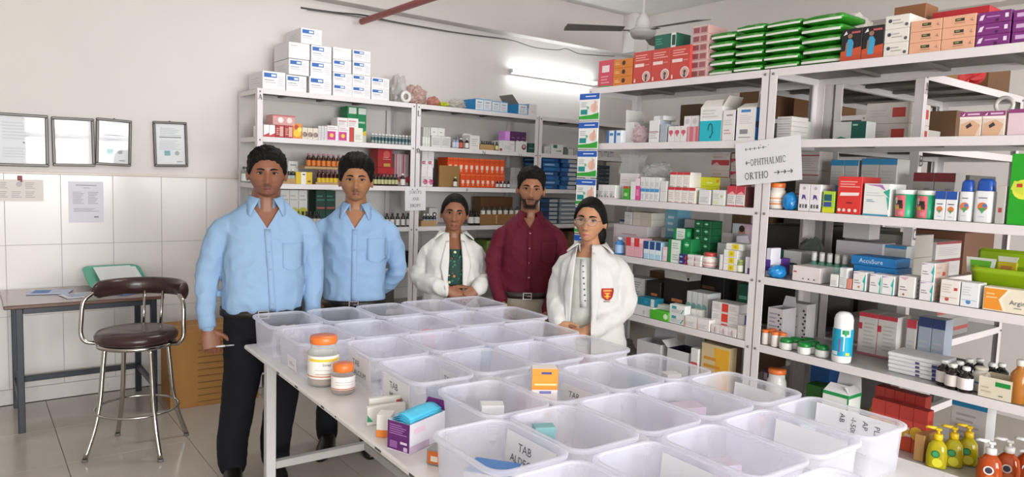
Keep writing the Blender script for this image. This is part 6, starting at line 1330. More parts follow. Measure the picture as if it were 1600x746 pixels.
G('R', 4, 1110, 1150, 511, 'white flat carton with pink print in front of the pile', '#e0d9d8', f=[('p', [(.45, .1), (.6, .1), (.55, .9), (.4, .6)], '#d88a90'), LN], n=(3, 1), dep=.035, ins=.012, group='pink printed flat cartons')
G('R', 4, 1152, 1170, 493, 'white carton with navy end by the post on the low shelf', '#dbd8da', f=[('r', .55, 0, 1, 1, '#2f3f94')], dep=.08, ins=.06)
G('R', 4, 1151, 1166, 510, 'cream carton in front by the post on the low shelf', '#d9d6d0', n=(1, 2), dep=.04, ins=.012, group='cream cartons by the post')
G('R', 4, 1150, 1166, 444, 'dark green carton with white stripe by the post', '#12503f', f=[('r', 0, .30, 1, .40, '#dfe2de'), ('l', .1, .6, .9, .8, 1, '#5a9a84')], dep=.1, ins=.26)
# shelf 5 of rack B
G('R', 5, 993, 1030, 535, 'opened white carton with upright flap behind the bins', '#cfcbd0', dep=.14, ins=.02, opened='#b9b5ba', flaps=[('b', 6, .08, '#c9c6cb')], f=[('l', .2, .2, .8, .6, 3, '#b9b5bb')])
G('R', 5, 1040, 1074, 548, 'opened white carton with dark inside behind the bins', '#d5d5d6', dep=.14, ins=.02, opened='#1d2230', flaps=[('b', -5, .07, '#c9c9ca'), ('l', 60, .06, '#dadada')])
G('R', 5, 1076, 1088, 545, 'small white carton with red figures beside the opened cartons', '#dcdad8', f=[('c', .3, .6, .08, '#c24a44'), ('c', .65, .6, .08, '#c24a44'), ('r', .1, .15, .9, .25, '#6aa8a0')], dep=.1)
G('R', 5, 1092, 1136, 540, 'flat yellow and cream carton standing behind the bins', '#cbb78e', f=[('p', [(.6, .1), (1, .05), (1, .95), (.45, .95)], '#dfa62c'), ('l', .1, .5, .7, .8, 2, '#c98a34')], dep=.06, ins=.02)
crumple('grey film wrapped bundle low on the sachet rack', at_shelf('R', 5, 968, .1), .10, .10, .07, mat('#8a857f', .4, var=.3), 31, cat='bundle', name='wrapped_bundle')
# ================================================================ rack C (nearest), shelf 1
G('R', 1, 1212, 1236, 182, 'white flat carton in the small pile beside the post', '#d6d2ce', f=[('l', .1, .3, .9, .7, 1, '#a5a09c')], n=(1, 5), dep=.14, ins=.1, group='white flat carton pile by the post')
G('R', 1, 1497, 1569, 174, 'white carton with purple header and elbow picture', '#e0cdbd', f=[hdr('#8d3d74', .80), ('p', [(0, .72), (1, .66), (1, .80), (0, .80)], '#efe6e2'), ('p', [(.05, 0), (.75, 0), (.95, .45), (.6, .65), (.1, .5)], '#d3a98a'), ('p', [(.36, .3), (.6, .42), (.5, .55), (.3, .42)], '#3a3038'), ('r', .35, .86, .9, .93, '#dcb9d2'), ('p', [(.1, .84), (.2, .84), (.24, .96)], '#efdfea')], n=(2, 1), dep=.06, group='two elbow support cartons')
G('R', 1, 1572, 1612, 170, 'pink white carton at the right picture edge, upper shelf', '#dcc4cc', f=[hdr('#8d3d74', .85)], dep=.06)
tag(MB().tube([V((0, .03*cos(t*pi/10), .03*sin(t*pi/10)+.036)) for t in range(20)], .008, mat('#d3d0cb', .4), 8, closed=True).obj('white_ring', None, (3.30, yat(1565, 3.30, 1.8), 1.80+.08)), 'white tape ring on the cartons at the back of the nearest rack', 'roll')
# goods on the rack seen through it (rack P)
rsq = [('r', .62, .3, .92, .75, '#b8453c'), ('l', .1, .3, .55, .7, 3, '#c2bcb4')]
def PB(x0, x1, y0, d, k, h_, label, c, nz=1, base=None, **kw):
    z = ZS[k]+.002 if base is None else base
    for j in range(nz):
        o = carton_mesh(x1-x0, d, h_-.001, c, front=kw.get('f', ()), left=kw.get('l', ()), cols=kw.get('cols')).obj(kw.get('name', 'stock_carton'), None, ((x0+x1)/2, y0, z+j*h_)); tag(o, nth(label, 0, 1, j, nz), kw.get('cat', 'carton'), label if nz > 1 else None)
    return z+nz*h_
PB(3.50, 3.72, 1.56, .2, 1, .10, 'white carton with red square on the rack marked B', '#cfc9c2', 2, f=rsq, l=rsq)
PB(3.76, 3.95, 1.60, .2, 1, .09, 'grey white carton behind the red square cartons', '#b9b5b0', 1)
PB(4.00, 4.3, 1.55, .3, 1, .2, 'brown carton on the upper shelf of the rack marked B', '#6d5138', 1)
PB(3.60, 3.95, 1.54, .3, 0, .2, 'brown carton on top of the rack marked A behind the nearest rack', '#8a6236', 1)
PB(4.36, 4.66, 1.55, .3, 0, .18, 'dark brown carton on top of the rack marked A, far end', '#6d4a2c', 1)
crumple('red cloth bag on top of the rack seen behind the nearest rack', V((4.10, 1.62, ZS[0]+.002)), .12, .14, .10, mat('#b01f22', .5, var=.2, bump=.4, bscale=14), 22)
rw = [hdr('#8d3038', .86), ('l', .1, .2, .9, .7, 5, '#a9a5a2')]
PB(3.50, 3.80, 1.52, .3, 2, .075, 'red banded white carton on the third shelf of the rack marked B', '#b9b4b0', 2, f=rw)
PB(3.84, 4.10, 1.52, .3, 2, .09, 'grey carton beside the red banded ones behind the nearest rack', '#8f8c89', 2, f=rw)
PB(4.15, 4.5, 1.52, .3, 2, .2, 'dark grey carton at the far end of the third shelf behind', '#5a5855', 1)
PB(3.50, 3.78, 1.52, .3, 3, .11, 'pale grey carton in a film on the shelf marked C', '#aaa69f', 2)
PB(3.82, 4.12, 1.52, .3, 3, .09, 'white carton on the shelf marked C behind the green trays', '#bdbab8', 2, f=rw)
PB(4.16, 4.56, 1.52, .3, 3, .22, 'brown carton on the shelf marked C, far end', '#6a4632', 1)
PB(3.50, 3.85, 1.52, .3, 4, .12, 'white carton with red rim on the fourth shelf of the rack behind', '#b5b1ac', 1, f=[hdr('#a83a3a', .85), LN])
PB(3.90, 4.3, 1.52, .3, 4, .10, 'grey carton with red stripe on the fourth shelf behind', '#8d8a88', 2, f=[('r', 0, .3, 1, .5, '#a04a48')])
PB(3.50, 3.9, 1.52, .3, 5, .2, 'grey white carton on the low shelf of the rack behind', '#a9a6a2', 1, f=rw)
PB(3.95, 4.4, 1.52, .3, 5, .16, 'dark carton on the low shelf of the rack behind', '#4a4744', 1)
for k_, (xa, xb, k, h_, c, lb) in enumerate(((3.52, 3.8, 1, .12, '#9a958f', 'grey carton, upper shelf of the back to back rack'), (4.0, 4.4, 1, .16, '#4a4744', 'dark carton, upper shelf of the back to back rack'), (3.5, 3.9, 2, .2, '#6f6a64', 'dull grey carton, third shelf of the back to back rack'), (4.0, 4.5, 2, .22, '#57493c', 'brown carton, third shelf of the back to back rack'), (3.5, 3.95, 3, .22, '#4f4c49', 'dark carton, fourth shelf of the back to back rack'), (4.05, 4.5, 3, .2, '#7a766f', 'grey carton, fourth shelf of the back to back rack'), (3.5, 4.0, 4, .22, '#3f3d3b', 'dark carton, fifth shelf of the back to back rack'), (4.05, 4.5, 4, .2, '#6a5a48', 'brown carton, fifth shelf of the back to back rack'))):
    PB(xa, xb, 2.0, .3, k, h_, lb, c)
# rack Q far behind
for k_, (yy, k, w_, h_, c, lb) in enumerate(((3.7, 1, .3, .22, '#6d4f33', 'brown carton on the far wall rack, upper shelf, left'), (3.35, 1, .3, .2, '#4f4b46', 'dark carton on the far wall rack, upper shelf, middle'), (3.0, 1, .3, .23, '#7a5a3a', 'brown carton on the far wall rack, upper shelf, right'), (3.7, 2, .34, .22, '#5a5550', 'dark carton on the far wall rack, third shelf, left'), (3.3, 2, .34, .18, '#8a6a44', 'brown carton on the far wall rack, third shelf, middle'), (2.95, 2, .28, .2, '#6a665f', 'grey carton on the far wall rack, third shelf, right'), (3.6, 3, .4, .22, '#5d4430', 'brown carton on the far wall rack, fourth shelf, left'), (3.1, 3, .4, .2, '#3f3c39', 'dark carton on the far wall rack, fourth shelf, right'), (3.6, 4, .4, .2, '#4a4540', 'dark carton on the far wall rack, fifth shelf, left'), (3.1, 4, .4, .2, '#6d5238', 'brown carton on the far wall rack, fifth shelf, right'), (3.6, 0, .4, .28, '#6a4a2c', 'brown carton on top of the far wall rack, left'), (3.1, 0, .36, .22, '#7a5836', 'brown carton on top of the far wall rack, right'))):
    tag(carton_mesh(w_, .3, h_, mat(c, .75)).obj('stock_carton', None, (5.34, yy, ZS[k]+.002), radians(-90)), lb, 'carton')
# cartons on the floor side of the aisle: dark stock filling behind the near racks
for k_, (x, y, z, w_, h_, c, lb) in enumerate(((4.2, 3.0, 0, .5, .5, '#5d4833', 'large brown carton on the floor behind the right-hand racks'), (4.2, 3.0, .501, .46, .42, '#4f463e', 'dark carton stacked on the brown floor carton'), (4.75, 2.4, 0, .55, .6, '#6d5034', 'large carton on the floor beyond the aisle'))):
    tag(carton_mesh(w_, .4, h_, mat(c, .75)).obj('stock_carton', None, (x, y, z), radians(-90)), lb, 'carton')
# green-white cartons at the back edge of shelf 1
G('R', 1, 1240, 1260, 190, 'green and white carton beside the rear post of the nearest rack', '#cfd3d0', f=[('r', .55, 0, .8, 1, '#0f4a40'), ('r', .85, .3, 1, .9, '#0f4a40'), ('c', .25, .15, .14, '#1f3a34')], dep=.05, ins=.31)
G('R', 1, 1300, 1352, 190, 'white carton with dark green end and green swirl', '#cdd0cd', f=[('r', .56, 0, 1, 1, '#0e5548'), ('p', [(.0, .05), (.25, .2), (.5, .1), (.48, .2), (.25, .3), (0, .16)], '#1f7a5a'), ('r', .6, .8, .75, .88, '#9ac4b4')], dep=.09, ins=.31)
# shelf 2 of rack C
jr = at_shelf('R', 2, 1213, .05); jar('plastic_jar', 'white jar with orange lid on the nearest rack beside the sign', jr, .040, .105, .018, '#e3dbd0', None, [(-70, .45, 70, .52, '#d39a6a'), (-70, .2, 70, .28, '#d08a5c'), (-50, .32, 50, .36, '#b9b0a8')], glass=mat('#e2dcd4', .3), rz=radians(-60))
crumple('blue film wrapped pack beside the orange lidded jar', at_shelf('R', 2, 1234, .04), .030, .035, .042, mat('#1f86cc', .2, var=.2, scale=40, bump=.5, bscale=30), 25, name='wrapped_pack', cat='pack', rough=.12)
G('R', 2, 1246, 1281, 288, 'white carton with purple butterfly print', '#e4e1e4', f=[('p', [(.3, .42), (.5, .5), (.75, .40), (.6, .6), (.35, .62)], '#5a3f86'), ('c', .5, .85, .06, '#b5b2b6'), ('r', .15, .12, .3, .26, '#4a464c'), ('r', .42, .12, .55, .26, '#6a666c'), ('r', .68, .12, .85, .26, '#4a464c')], n=(2, 1), dep=.12, group='two butterfly printed cartons', r=[('l', .1, .1, .9, .9, 6, '#b5b2b6')])
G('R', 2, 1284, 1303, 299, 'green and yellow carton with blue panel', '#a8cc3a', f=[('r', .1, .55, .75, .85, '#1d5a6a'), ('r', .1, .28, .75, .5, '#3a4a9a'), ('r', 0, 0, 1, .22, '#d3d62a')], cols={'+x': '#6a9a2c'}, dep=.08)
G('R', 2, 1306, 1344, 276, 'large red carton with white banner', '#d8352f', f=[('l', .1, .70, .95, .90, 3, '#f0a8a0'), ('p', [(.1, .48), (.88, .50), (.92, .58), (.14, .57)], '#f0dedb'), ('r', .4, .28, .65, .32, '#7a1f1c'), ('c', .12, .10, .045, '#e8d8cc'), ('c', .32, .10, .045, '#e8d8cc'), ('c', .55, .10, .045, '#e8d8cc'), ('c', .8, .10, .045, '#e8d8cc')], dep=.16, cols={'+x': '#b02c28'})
G('R', 2, 1347, 1388, 287, 'white carton with purple and green curves', '#e4e6e2', f=[('p', [(.05, .97), (.7, .97), (.85, .78), (.6, .9)], '#b078b8'), ('p', [(.75, .75), (1, .55), (1, .85)], '#2fa890'), ('p', [(.98, .2), (1, .2), (1, .55), (.88, .6)], '#2fa890'), ('l', .12, .42, .45, .52, 2, '#6a8ab4'), ('l', .1, .6, .8, .75, 2, '#cfcdcb'), ('r', 0, 0, 1, .05, '#3f9ab8')], dep=.14)
def tub_me(w_, d, h_):
    r = w_/2; mb = MB(); gm_ = mat('#1fa878', .35); pk = mat('#e2707a', .4); wt = mat('#e9e9e4', .35)
    mb.lathe([(r*.88, 0), (r*.90, .003), (r*.97, h_*.84)], gm_, 28, (0, r, 0)); mb.lathe([(r*.97, h_*.84), (r*1.0, h_*.845), (r*1.0, h_*.97), (r*.95, h_), (.001, h_)], wt, 28, (0, r, 0))
    def band(a0, a1, z0, z1, m):
        A = [radians(a0+(a1-a0)*i/8-90) for i in range(9)]; rr = lambda z: r*(.90+.07*z/.84)+.001
        mb.add([V((rr(z)*cos(a), r+rr(z)*sin(a), h_*z)) for z in (z0, z1) for a in A], [(i, i+1, i+10, i+9) for i in range(8)], m, True)
    band(-70, 20, .03, .80, pk); 
    mb2 = [(-60, 5, .46, .62, '#2a2620'), (-58, 0, .30, .40, '#d6b23c'), (-62, -50, .4, .7, '#f0e6da'), (-40, -30, .5, .72, '#f0e6da'), (-15, 8, .32, .5, '#3a2c22'), (-20, 10, .1, .22, '#e8909a')]
    for q in mb2:
        A = [radians(q[0]+(q[1]-q[0])*i/8-90) for i in range(9)]; rr = lambda z: r*(.90+.07*z/.84)+.0018
        mb.add([V((rr(z)*cos(a), r+rr(z)*sin(a), h_*z)) for z in (q[2], q[3]) for a in A], [(i, i+1, i+10, i+9) for i in range(8)], paper(q[4]), True)
    return mb.mesh('round_tub')
G('R', 2, 1390, 1459, 297, 'round green tub with pink label and white lid', '#1fa878', n=(2, 1), dep=.1, name='round_tub', cat='tub', mesh=tub_me, gap=.006, group='two round green tubs')
bt = [hdr('#1d4c9c', .72), ('c', .5, .38, .10, '#d8763f'), ('p', [(.36, .36), (.64, .36), (.5, .22)], '#3f9a5c'), ('l', .2, .52, .8, .60, 1, '#4a4a6a'), ('l', .3, .1, .7, .16, 1, '#b5b9c9')]
G('R', 2, 1458, 1493, 299, 'white carton with blue top and coloured badge', '#e6e8ea', f=bt, n=(2, 1), dep=.05, group='two short blue topped cartons', cols={'+x': '#d3d6da'})
def tallcap(w_, d, h_):
    mb = MB(); wm = mat('#e3e4e6', .35); bm_ = mat('#1f4fa4', .3)
    mb.loft([rrect(w_*.96, d*.9, .012, 0), rrect(w_, d, .014, .005), rrect(w_, d, .014, h_*.70), rrect(w_*.92, d*.9, .014, h_*.72)], wm)
    mb.loft([rrect(w_*.90, d*.9, .014, h_*.72), rrect(w_*.92, d*.92, .014, h_*.74), rrect(w_*.86, d*.88, .014, h_*.93), rrect(w_*.6, d*.6, .010, h_)], bm_)
    paint(mb, (-w_*.42, -d/2, h_*.06), (1, 0, 0), (0, 0, 1), [('c', .5, .5, .17, '#d8763f'), ('p', [(.26, .46), (.74, .46), (.5, .24)], '#3f9a5c'), ('c', .64, .55, .07, '#4a7ac4'), ('l', .2, .80, .8, .88, 1, '#5a5a70'), ('l', .3, .1, .7, .16, 1, '#b5b9c9')], w_*.84, h_*.6, .0012)
    me = mb.mesh('blue_capped_bottle')
    for v in me.vertices: v.co.y += d/2
    return me
G('R', 2, 1494, 1516, 281, 'tall white bottle with blue cap and round badge', WHITE, dep=.05, name='blue_capped_bottle', cat='bottle', mesh=tallcap)
G('R', 2, 1518, 1548, 279, 'film wrapped tall white bottle with blue cap and badge', WHITE, dep=.05, name='blue_capped_bottle', cat='bottle', mesh=tallcap)
G('R', 2, 1553, 1568, 290, 'clear wrapped grey carton beside the green packet', '#b5b2ac', f=[('r', .3, .3, .7, .42, '#a83f3a')], dep=.05)
G('R', 2, 1571, 1618, 240, 'tall bright green packet with yellow spot at the right picture edge', '#1fa01c', f=[('c', .5, .5, .14, '#dfe04a'), ('p', [(.05, .5), (.5, .42), (.5, .6), (.15, .62)], '#c8d844'), ('r', .25, .53, .45, .58, '#c23a2c')], dep=.05, name='green_packet', cat='packet')
bw_ = [hdr('#2f86b4', .78), ('l', .1, .15, .9, .6, 4, '#a9a9a6')]
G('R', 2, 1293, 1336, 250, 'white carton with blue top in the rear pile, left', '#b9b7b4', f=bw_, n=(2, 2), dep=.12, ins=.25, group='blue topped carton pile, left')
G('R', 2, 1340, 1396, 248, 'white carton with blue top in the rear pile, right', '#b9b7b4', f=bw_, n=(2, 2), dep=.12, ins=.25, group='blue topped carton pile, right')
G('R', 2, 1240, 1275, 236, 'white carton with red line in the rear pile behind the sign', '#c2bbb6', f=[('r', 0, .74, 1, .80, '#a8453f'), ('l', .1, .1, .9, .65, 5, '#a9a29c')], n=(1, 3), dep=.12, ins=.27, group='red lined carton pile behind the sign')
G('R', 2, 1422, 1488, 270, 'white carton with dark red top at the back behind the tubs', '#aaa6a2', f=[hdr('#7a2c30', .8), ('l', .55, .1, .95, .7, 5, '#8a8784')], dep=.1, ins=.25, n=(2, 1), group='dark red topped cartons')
# shelf 3 of rack C
G('R', 3, 1195, 1203, 388, 'narrow white and purple carton by the post of the nearest rack', '#dedae4', f=[('r', .0, .2, 1, .6, '#5a3a9a')], dep=.08, ins=.03)
crumple('blue shrink wrapped pack by the post of the nearest rack', at_shelf('R', 3, 1214, .04), .052, .04, .030, mat('#1f7fc0', .15, var=.25, scale=30, bump=.5, bscale=25), 27, name='wrapped_pack', cat='pack', rough=.10)
G('R', 3, 1204, 1219, 404, 'purple and white flat carton behind the blue wrapped pack', '#5a3a8e', f=[('r', .0, .7, 1, 1, '#dcd6e4')], dep=.08, ins=.11)
G('R', 3, 1219, 1250, 392, 'white carton with green swirl behind the blue wrapped pack', '#c9cbc8', f=[('r', .1, .4, .7, .5, '#1f5a4a'), ('c', .75, .35, .14, '#17443a'), ('r', 0, .0, .12, 1, '#0f5a44')], dep=.1, ins=.22)
G('R', 3, 1237, 1281, 417, 'white wide wrapped carton with small black stars', '#e0d8d6', f=[('r', .04, .55, .16, .65, '#c24a48'), ('c', .4, .2, .05, '#3a3034'), ('c', .6, .2, .05, '#3a3034'), ('c', .8, .2, .05, '#3a3034')], dep=.12, ins=.03)
for i in range(5):
    for j in range(2): bottle(at_shelf('R', 3, 1270+i*12, .17+.05*j), nth('clear green bottle with pale cap in the shrink pack', i, 5, j, 2, True), .0225, .125, mat('#7fbfae', .12, alpha=.45), '#dcdedc', '#a9d4c8', group='shrink pack of clear green bottles', name='clear_bottle', capf=.3, sh=.55)
G('R', 3, 1296, 1309, 429, 'small square white carton in front of the green bottles', '#e2e2e0', f=[LN], dep=.05)
G('R', 3, 1310, 1322, 419, 'tall narrow white carton in front of the green bottles', '#dedfde', f=[LN, ('r', .6, 0, 1, 1, '#cfd3d2')], dep=.05)
G('R', 3, 1322, 1330, 436, 'small orange red carton end beside the white teal cartons', '#d88a76', dep=.04)
wt = [('p', [(.55, .95), (.05, .95), (.05, .88)], '#a87ab4'), ('p', [(.75, .5), (.98, .95), (.98, .0), (.85, .0), (.9, .4)], '#2fb0a4'), ('l', .12, .35, .6, .6, 2, '#9a9490')]
G('R', 3, 1331, 1352, 425, 'white and teal carton standing alone', '#e6e4e2', f=wt+[('c', .5, .2, .06, '#c98a4a')], dep=.07)
G('R', 3, 1357, 1396, 430, 'white and teal carton of the touching pair', '#e6e4e4', f=wt, n=(2, 1), dep=.07, group='pair of white and teal cartons')
G('R', 3, 1331, 1400, 417, 'flat blue carton under the lettered one', '#1a76b8', f=[('c', .12, .5, .1, '#8fc0e4'), ('r', .75, .2, .95, .8, '#2a4a6a')], dep=.13, ins=.10); zz = G.top
G('R', 3, 1329, 1400, 402, 'flat blue carton lettered AccuSure', '#1a76b8', f=[('t', .45, .5, .48, 'AccuSure', '#d6e8f6')], dep=.13, ins=.10, base=zz+.001)
G('R', 3, 1402, 1428, 432, 'white carton with two columns of tablets printed on its side', '#e2deda', f=[('l', .1, .3, .55, .55, 2, '#8a8084'), ('p', [(.05, .95), (.6, .95), (.4, .8)], '#d8a8bc'), ('c', .35, .14, .05, '#a84a48')], r=[('c', .3, .2+.2*i, .06, '#8d8a8c') for i in range(4)], dep=.09)
G('R', 3, 1435, 1457, 411, 'white carton with purple and teal curves in the pair', '#e4e0e4', f=wt, cols={'+x': '#c9b3a8'}, n=(1, 2), dep=.13, group='stacked pair of purple teal cartons', r=[('r', .55, .3, .75, .5, '#b8453c'), ('l', .1, .1, .5, .9, 3, '#b9a096')])
G('R', 3, 1467, 1498, 438, 'white carton with red squares and red pill', '#e6e0da', f=[('r', .7, .58, .88, .70, '#c23a30'), ('c', .38, .2, .08, '#b8503c'), ('l', .1, .45, .6, .85, 4, '#d3c2b8'), ('r', .1, .26, .9, .29, '#d8a89a')], dep=.07)
G('R', 3, 1499, 1528, 442, 'white carton with blue pill', '#e2e4e6', f=[('c', .45, .2, .09, '#4a8ac4'), ('l', .1, .45, .6, .85, 4, '#c9cdd2'), ('r', .1, .26, .9, .29, '#a8c4da')], dep=.07)
lime = mat('#9cbf1c', .3, var=.06)
def tray_me(w_, d, h_):
    mb = MB(); mb.loft([rrect(w_*.9, d*.9, .03, 0), rrect(w_, d, .04, h_*.85), rrect(w_*1.03, d*1.03, .04, h_*.86), rrect(w_*1.03, d*1.03, .04, h_), rrect(w_*.97, d*.95, .04, h_), rrect(w_*.88, d*.86, .03, .01)], lime)
    paint(mb, (-w_*.25, -d/2-.006, h_*.25), (1, 0, 0), (0, -.05, 1), [('l', 0, .3, 1, .7, 1, '#6f8a14')], w_*.5, h_*.4); me = mb.mesh('green_tray')
    for v in me.vertices: v.co.y += d/2+.01
    return me
G('R', 3, 1506, 1612, 421, 'lime green plastic tray, lower one of the nested pair', '#9cbf1c', dep=.16, ins=.085, name='green_tray', cat='tray', mesh=tray_me)
G('R', 3, 1520, 1614, 391, 'lime green plastic tray standing behind the lower tray', '#9cbf1c', dep=.04, ins=.29, name='green_tray', cat='tray', mesh=lambda w_, d, h_: MB().box(-w_/2, w_/2, 0, d, 0, h_, lime, .012).mesh('green_tray'))
pq = at_shelf('R', 3, 1526, .17); pq.z = zat(427, pq.x, pq.y)
tag(MB().slab([(-.045, 0, 0), (.045, 0, 0), (.05, .012, .06), (-.055, .012, .06)], .012, mat('#dfe3d8', .3)).slab([(-.032, -.001, .006), (.032, -.001, .006), (.036, .008, .05), (-.038, .008, .05)], .002, mat('#5fae22', .3)).slab([(-.02, -.0022, .01), (.015, -.0022, .01), (.015, .001, .025), (-.02, .001, .025)], .0008, mat('#3a3a24', .4)).obj('seed_pouch', None, pq, radians(-90)), 'white edged green pouch leaning in the lime tray', 'pouch')
pq = at_shelf('R', 3, 1566, .17); pq.z = zat(430, pq.x, pq.y)
tag(MB().slab([(-.03, 0, 0), (.03, 0, 0), (.03, .01, .05), (-.03, .01, .05)], .02, mat('#c9b61c', .3)).slab([(-.03, .01, .05), (.03, .01, .05), (.034, .014, .07), (-.034, .014, .07)], .004, mat('#e3e5d6', .2)).slab([(-.018, -.001, .01), (.018, -.001, .01), (.018, .004, .035), (-.018, .004, .035)], .0008, mat('#b8742a', .4)).obj('seed_pouch', None, pq, radians(-90)), 'yellow pouch with clear top in the lime tray', 'pouch')
G('R', 3, 1534, 1618, 452, 'cream and orange carton lettered Argin at the right edge', '#e8dfc8', f=[('p', [(.02, .06), (.40, .06), (.30, .5), (.46, .94), (.02, .94)], '#e8932a'), ('p', [(.40, .06), (.46, .06), (.36, .5), (.52, .94), (.46, .94), (.30, .5)], '#f2ead8'), ('t', .66, .42, .24, 'Argin', '#3a3f6a'), ('l', .6, .18, .75, .28, 1, '#8a8a8a'), ('l', .06, .5, .28, .8, 2, '#f0c48a')], dep=.06)
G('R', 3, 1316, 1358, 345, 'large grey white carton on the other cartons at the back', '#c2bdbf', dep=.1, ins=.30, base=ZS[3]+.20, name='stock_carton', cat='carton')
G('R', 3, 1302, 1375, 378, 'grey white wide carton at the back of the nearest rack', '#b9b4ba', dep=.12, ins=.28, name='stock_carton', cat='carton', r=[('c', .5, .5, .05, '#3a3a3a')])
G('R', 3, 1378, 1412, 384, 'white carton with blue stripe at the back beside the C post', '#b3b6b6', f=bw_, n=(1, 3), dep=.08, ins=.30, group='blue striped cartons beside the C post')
crumple('dark clear film bundle at the back of the nearest rack', at_shelf('R', 3, 1266, .35), .025, .07, .085, mat('#6f7672', .15, var=.3, alpha=.6), 29, name='film_bundle', cat='bundle')
# shelf 4 of rack C
for i, (px, ins) in enumerate(((1195, .03), (1203, .055), (1210, .025), (1216, .06), (1222, .04), (1206, .085))): bottle(at_shelf('R', 4, px, ins), nth('white pill bottle with orange cap by the post', i, 6), .0165, .070, mat('#e2dcd4', .35), '#e8742c', None, group='white pill bottles with orange caps', name='pill_bottle', neck=.85, sh=.78, capf=.18)
for i, (px, ins) in enumerate(((1228, .028), (1256, .022), (1242, .075), (1270, .075), (1284, .045), (1262, .12))):
    o = MB().lathe([(.027, 0), (.0285, .004), (.0285, .030), (.026, .034)], mat('#dfe0dc', .35), 22).obj('cream_jar', None, at_shelf('R', 4, px, ins)); tag(o, nth('white round jar with dark green lid', i, 6), 'jar', 'green lidded jars')
    MB().lathe([(.0295, .034), (.030, .036), (.0295, .046), (.022, .054), (.001, .056)], mat('#157a34', .3), 22).obj('lid', o)
G('R', 4, 1197, 1220, 482, 'white carton with leopard spots beside the post, opened with a flap', '#cfcace', f=[('l', .1, .4, .7, .9, 4, '#a59fae')]+[('c', .78+.14*((i*3) % 2), .1+.09*i, .03, '#2a2630') for i in range(9)], cols={'-x': '#5a2f6e'}, dep=.12, ins=.13, opened='#bdb8be', flaps=[('b', 8, .05, '#d3cfd4')])
G('R', 4, 1226, 1258, 474, 'white carton with leopard spots standing behind the jars', '#c4bfc2', f=[('l', .1, .3, .6, .8, 5, '#9a949a')]+[('c', .86+.08*((i*3) % 2), .1+.09*i, .03, '#2a2630') for i in range(9)], dep=.08, ins=.26)
ih = at_shelf('R', 4, 1314, .035)
o = MB().lathe([(.037, 0), (.040, .006), (.041, .035), (.040, .15), (.039, .158), (.039, .19), (.034, .208), (.022, .22), (.001, .224)], mat('#e9eaec', .25), 30).obj('inhaler_bottle', None, ih, radians(-62)); tag(o, 'large white rounded bottle with turquoise wrap and green shield', 'bottle')
L_ = MB(); r_ = .0418; n = 30; L_.loft([[V((r_*cos(2*pi*j/n), r_*sin(2*pi*j/n), z)) for j in range(n)] for z in (.032, .150)], mat('#17a0c4', .3), cap=False)
def curved(mb, r, a0, a1, z0, z1, m, k=8):
    A = [radians(a0+(a1-a0)*i/k-90) for i in range(k+1)]; mb.add([V((r*cos(a), r*sin(a), z)) for z in (z0, z1) for a in A], [(i, i+1, i+k+2, i+k+1) for i in range(k)], m, True)
curved(L_, r_+.0006, -12, 42, .118, .150, mat('#e9eef0', .3)); curved(L_, r_+.001, -5, 34, .128, .147, mat('#118a52', .3)); curved(L_, r_+.001, 8, 21, .120, .130, mat('#118a52', .3)); curved(L_, r_+.0012, 4, 10, .055, .118, mat('#d8ecf2', .3)); curved(L_, r_+.0012, -18, -12, .05, .11, mat('#a83a8a', .3)); curved(L_, r_+.0012, -60, -25, .036, .052, mat('#dfe8ea', .3)); curved(L_, r_+.0012, 20, 45, .036, .048, mat('#d8d83a', .3))
L_.obj('wrap_label', o)
rb_ = [('r', 0, .90, 1, 1, '#c23544'), ('r', .02, .6, .2, .75, '#c23544'), ('l', .3, .15, .95, .8, 7, '#b9b3ae'), ('r', 0, 0, .02, 1, '#c23544'), ('r', 0, 0, 1, .05, '#b8707a')]
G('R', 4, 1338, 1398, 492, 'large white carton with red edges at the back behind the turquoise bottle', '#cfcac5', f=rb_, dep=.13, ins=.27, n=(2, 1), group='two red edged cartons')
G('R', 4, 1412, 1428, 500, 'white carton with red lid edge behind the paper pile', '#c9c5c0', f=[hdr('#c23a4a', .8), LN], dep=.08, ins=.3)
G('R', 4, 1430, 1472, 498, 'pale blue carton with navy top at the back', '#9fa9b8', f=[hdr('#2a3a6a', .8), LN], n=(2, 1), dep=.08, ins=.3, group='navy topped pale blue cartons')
zz = ZS[4]+.0018
for j in range(5):
    p = at_shelf('R', 4, 1428, .07, zz+j*.0165)
    mb = MB().box(-.105, .105, 0, .15, 0, .0155, mat('#dddee2', .5, var=.03, bump=.1), .003)
    paint(mb, (-.105, 0, 0), (1, 0, 0), (0, 0, 1), [('r', .52, .2, .60, .8, '#4a4a6a'), ('r', .82, .1, .92, .9, '#33387a')] if j < 4 else [], .21, .0155)
    o = mb.obj('film_packet', None, p, radians(-90)+rnd.uniform(-.06, .06)); tag(o, nth('flat white film packet in the pile', 0, 1, j, 5), 'packet', 'pile of white film packets')
for i, (px, ins) in enumerate(((1473, .05), (1487, .02), (1507, .015), (1497, .09))): bottle(at_shelf('R', 4, px, ins), nth('dark syrup bottle with white cap and label, nearest rack', i, 4), .026, .098, mat('#17120f', .1), '#dededb', '#ddd6d2', group='dark syrup bottles on the nearest rack', lr=(.14, .58))
for i, (px, ins) in enumerate(((1512, .16), (1528, .20), (1547, .17), (1562, .2))): bottle(at_shelf('R', 4, px, ins), nth('dark bottle with white cap at the back of the nearest rack', i, 4), .026, .10, mat('#1c1a1a', .12), '#dededb', None, group='dark bottles at the back of the nearest rack')
bottle(at_shelf('R', 4, 1531, .085), 'short white bottle with blue ring beside the dark syrups', .03, .095, mat('#dcd9d0', .3), '#dcd6c8', '#3f8ab8', name='short_bottle', neck=.6, sh=.75, lr=(.35, .42))
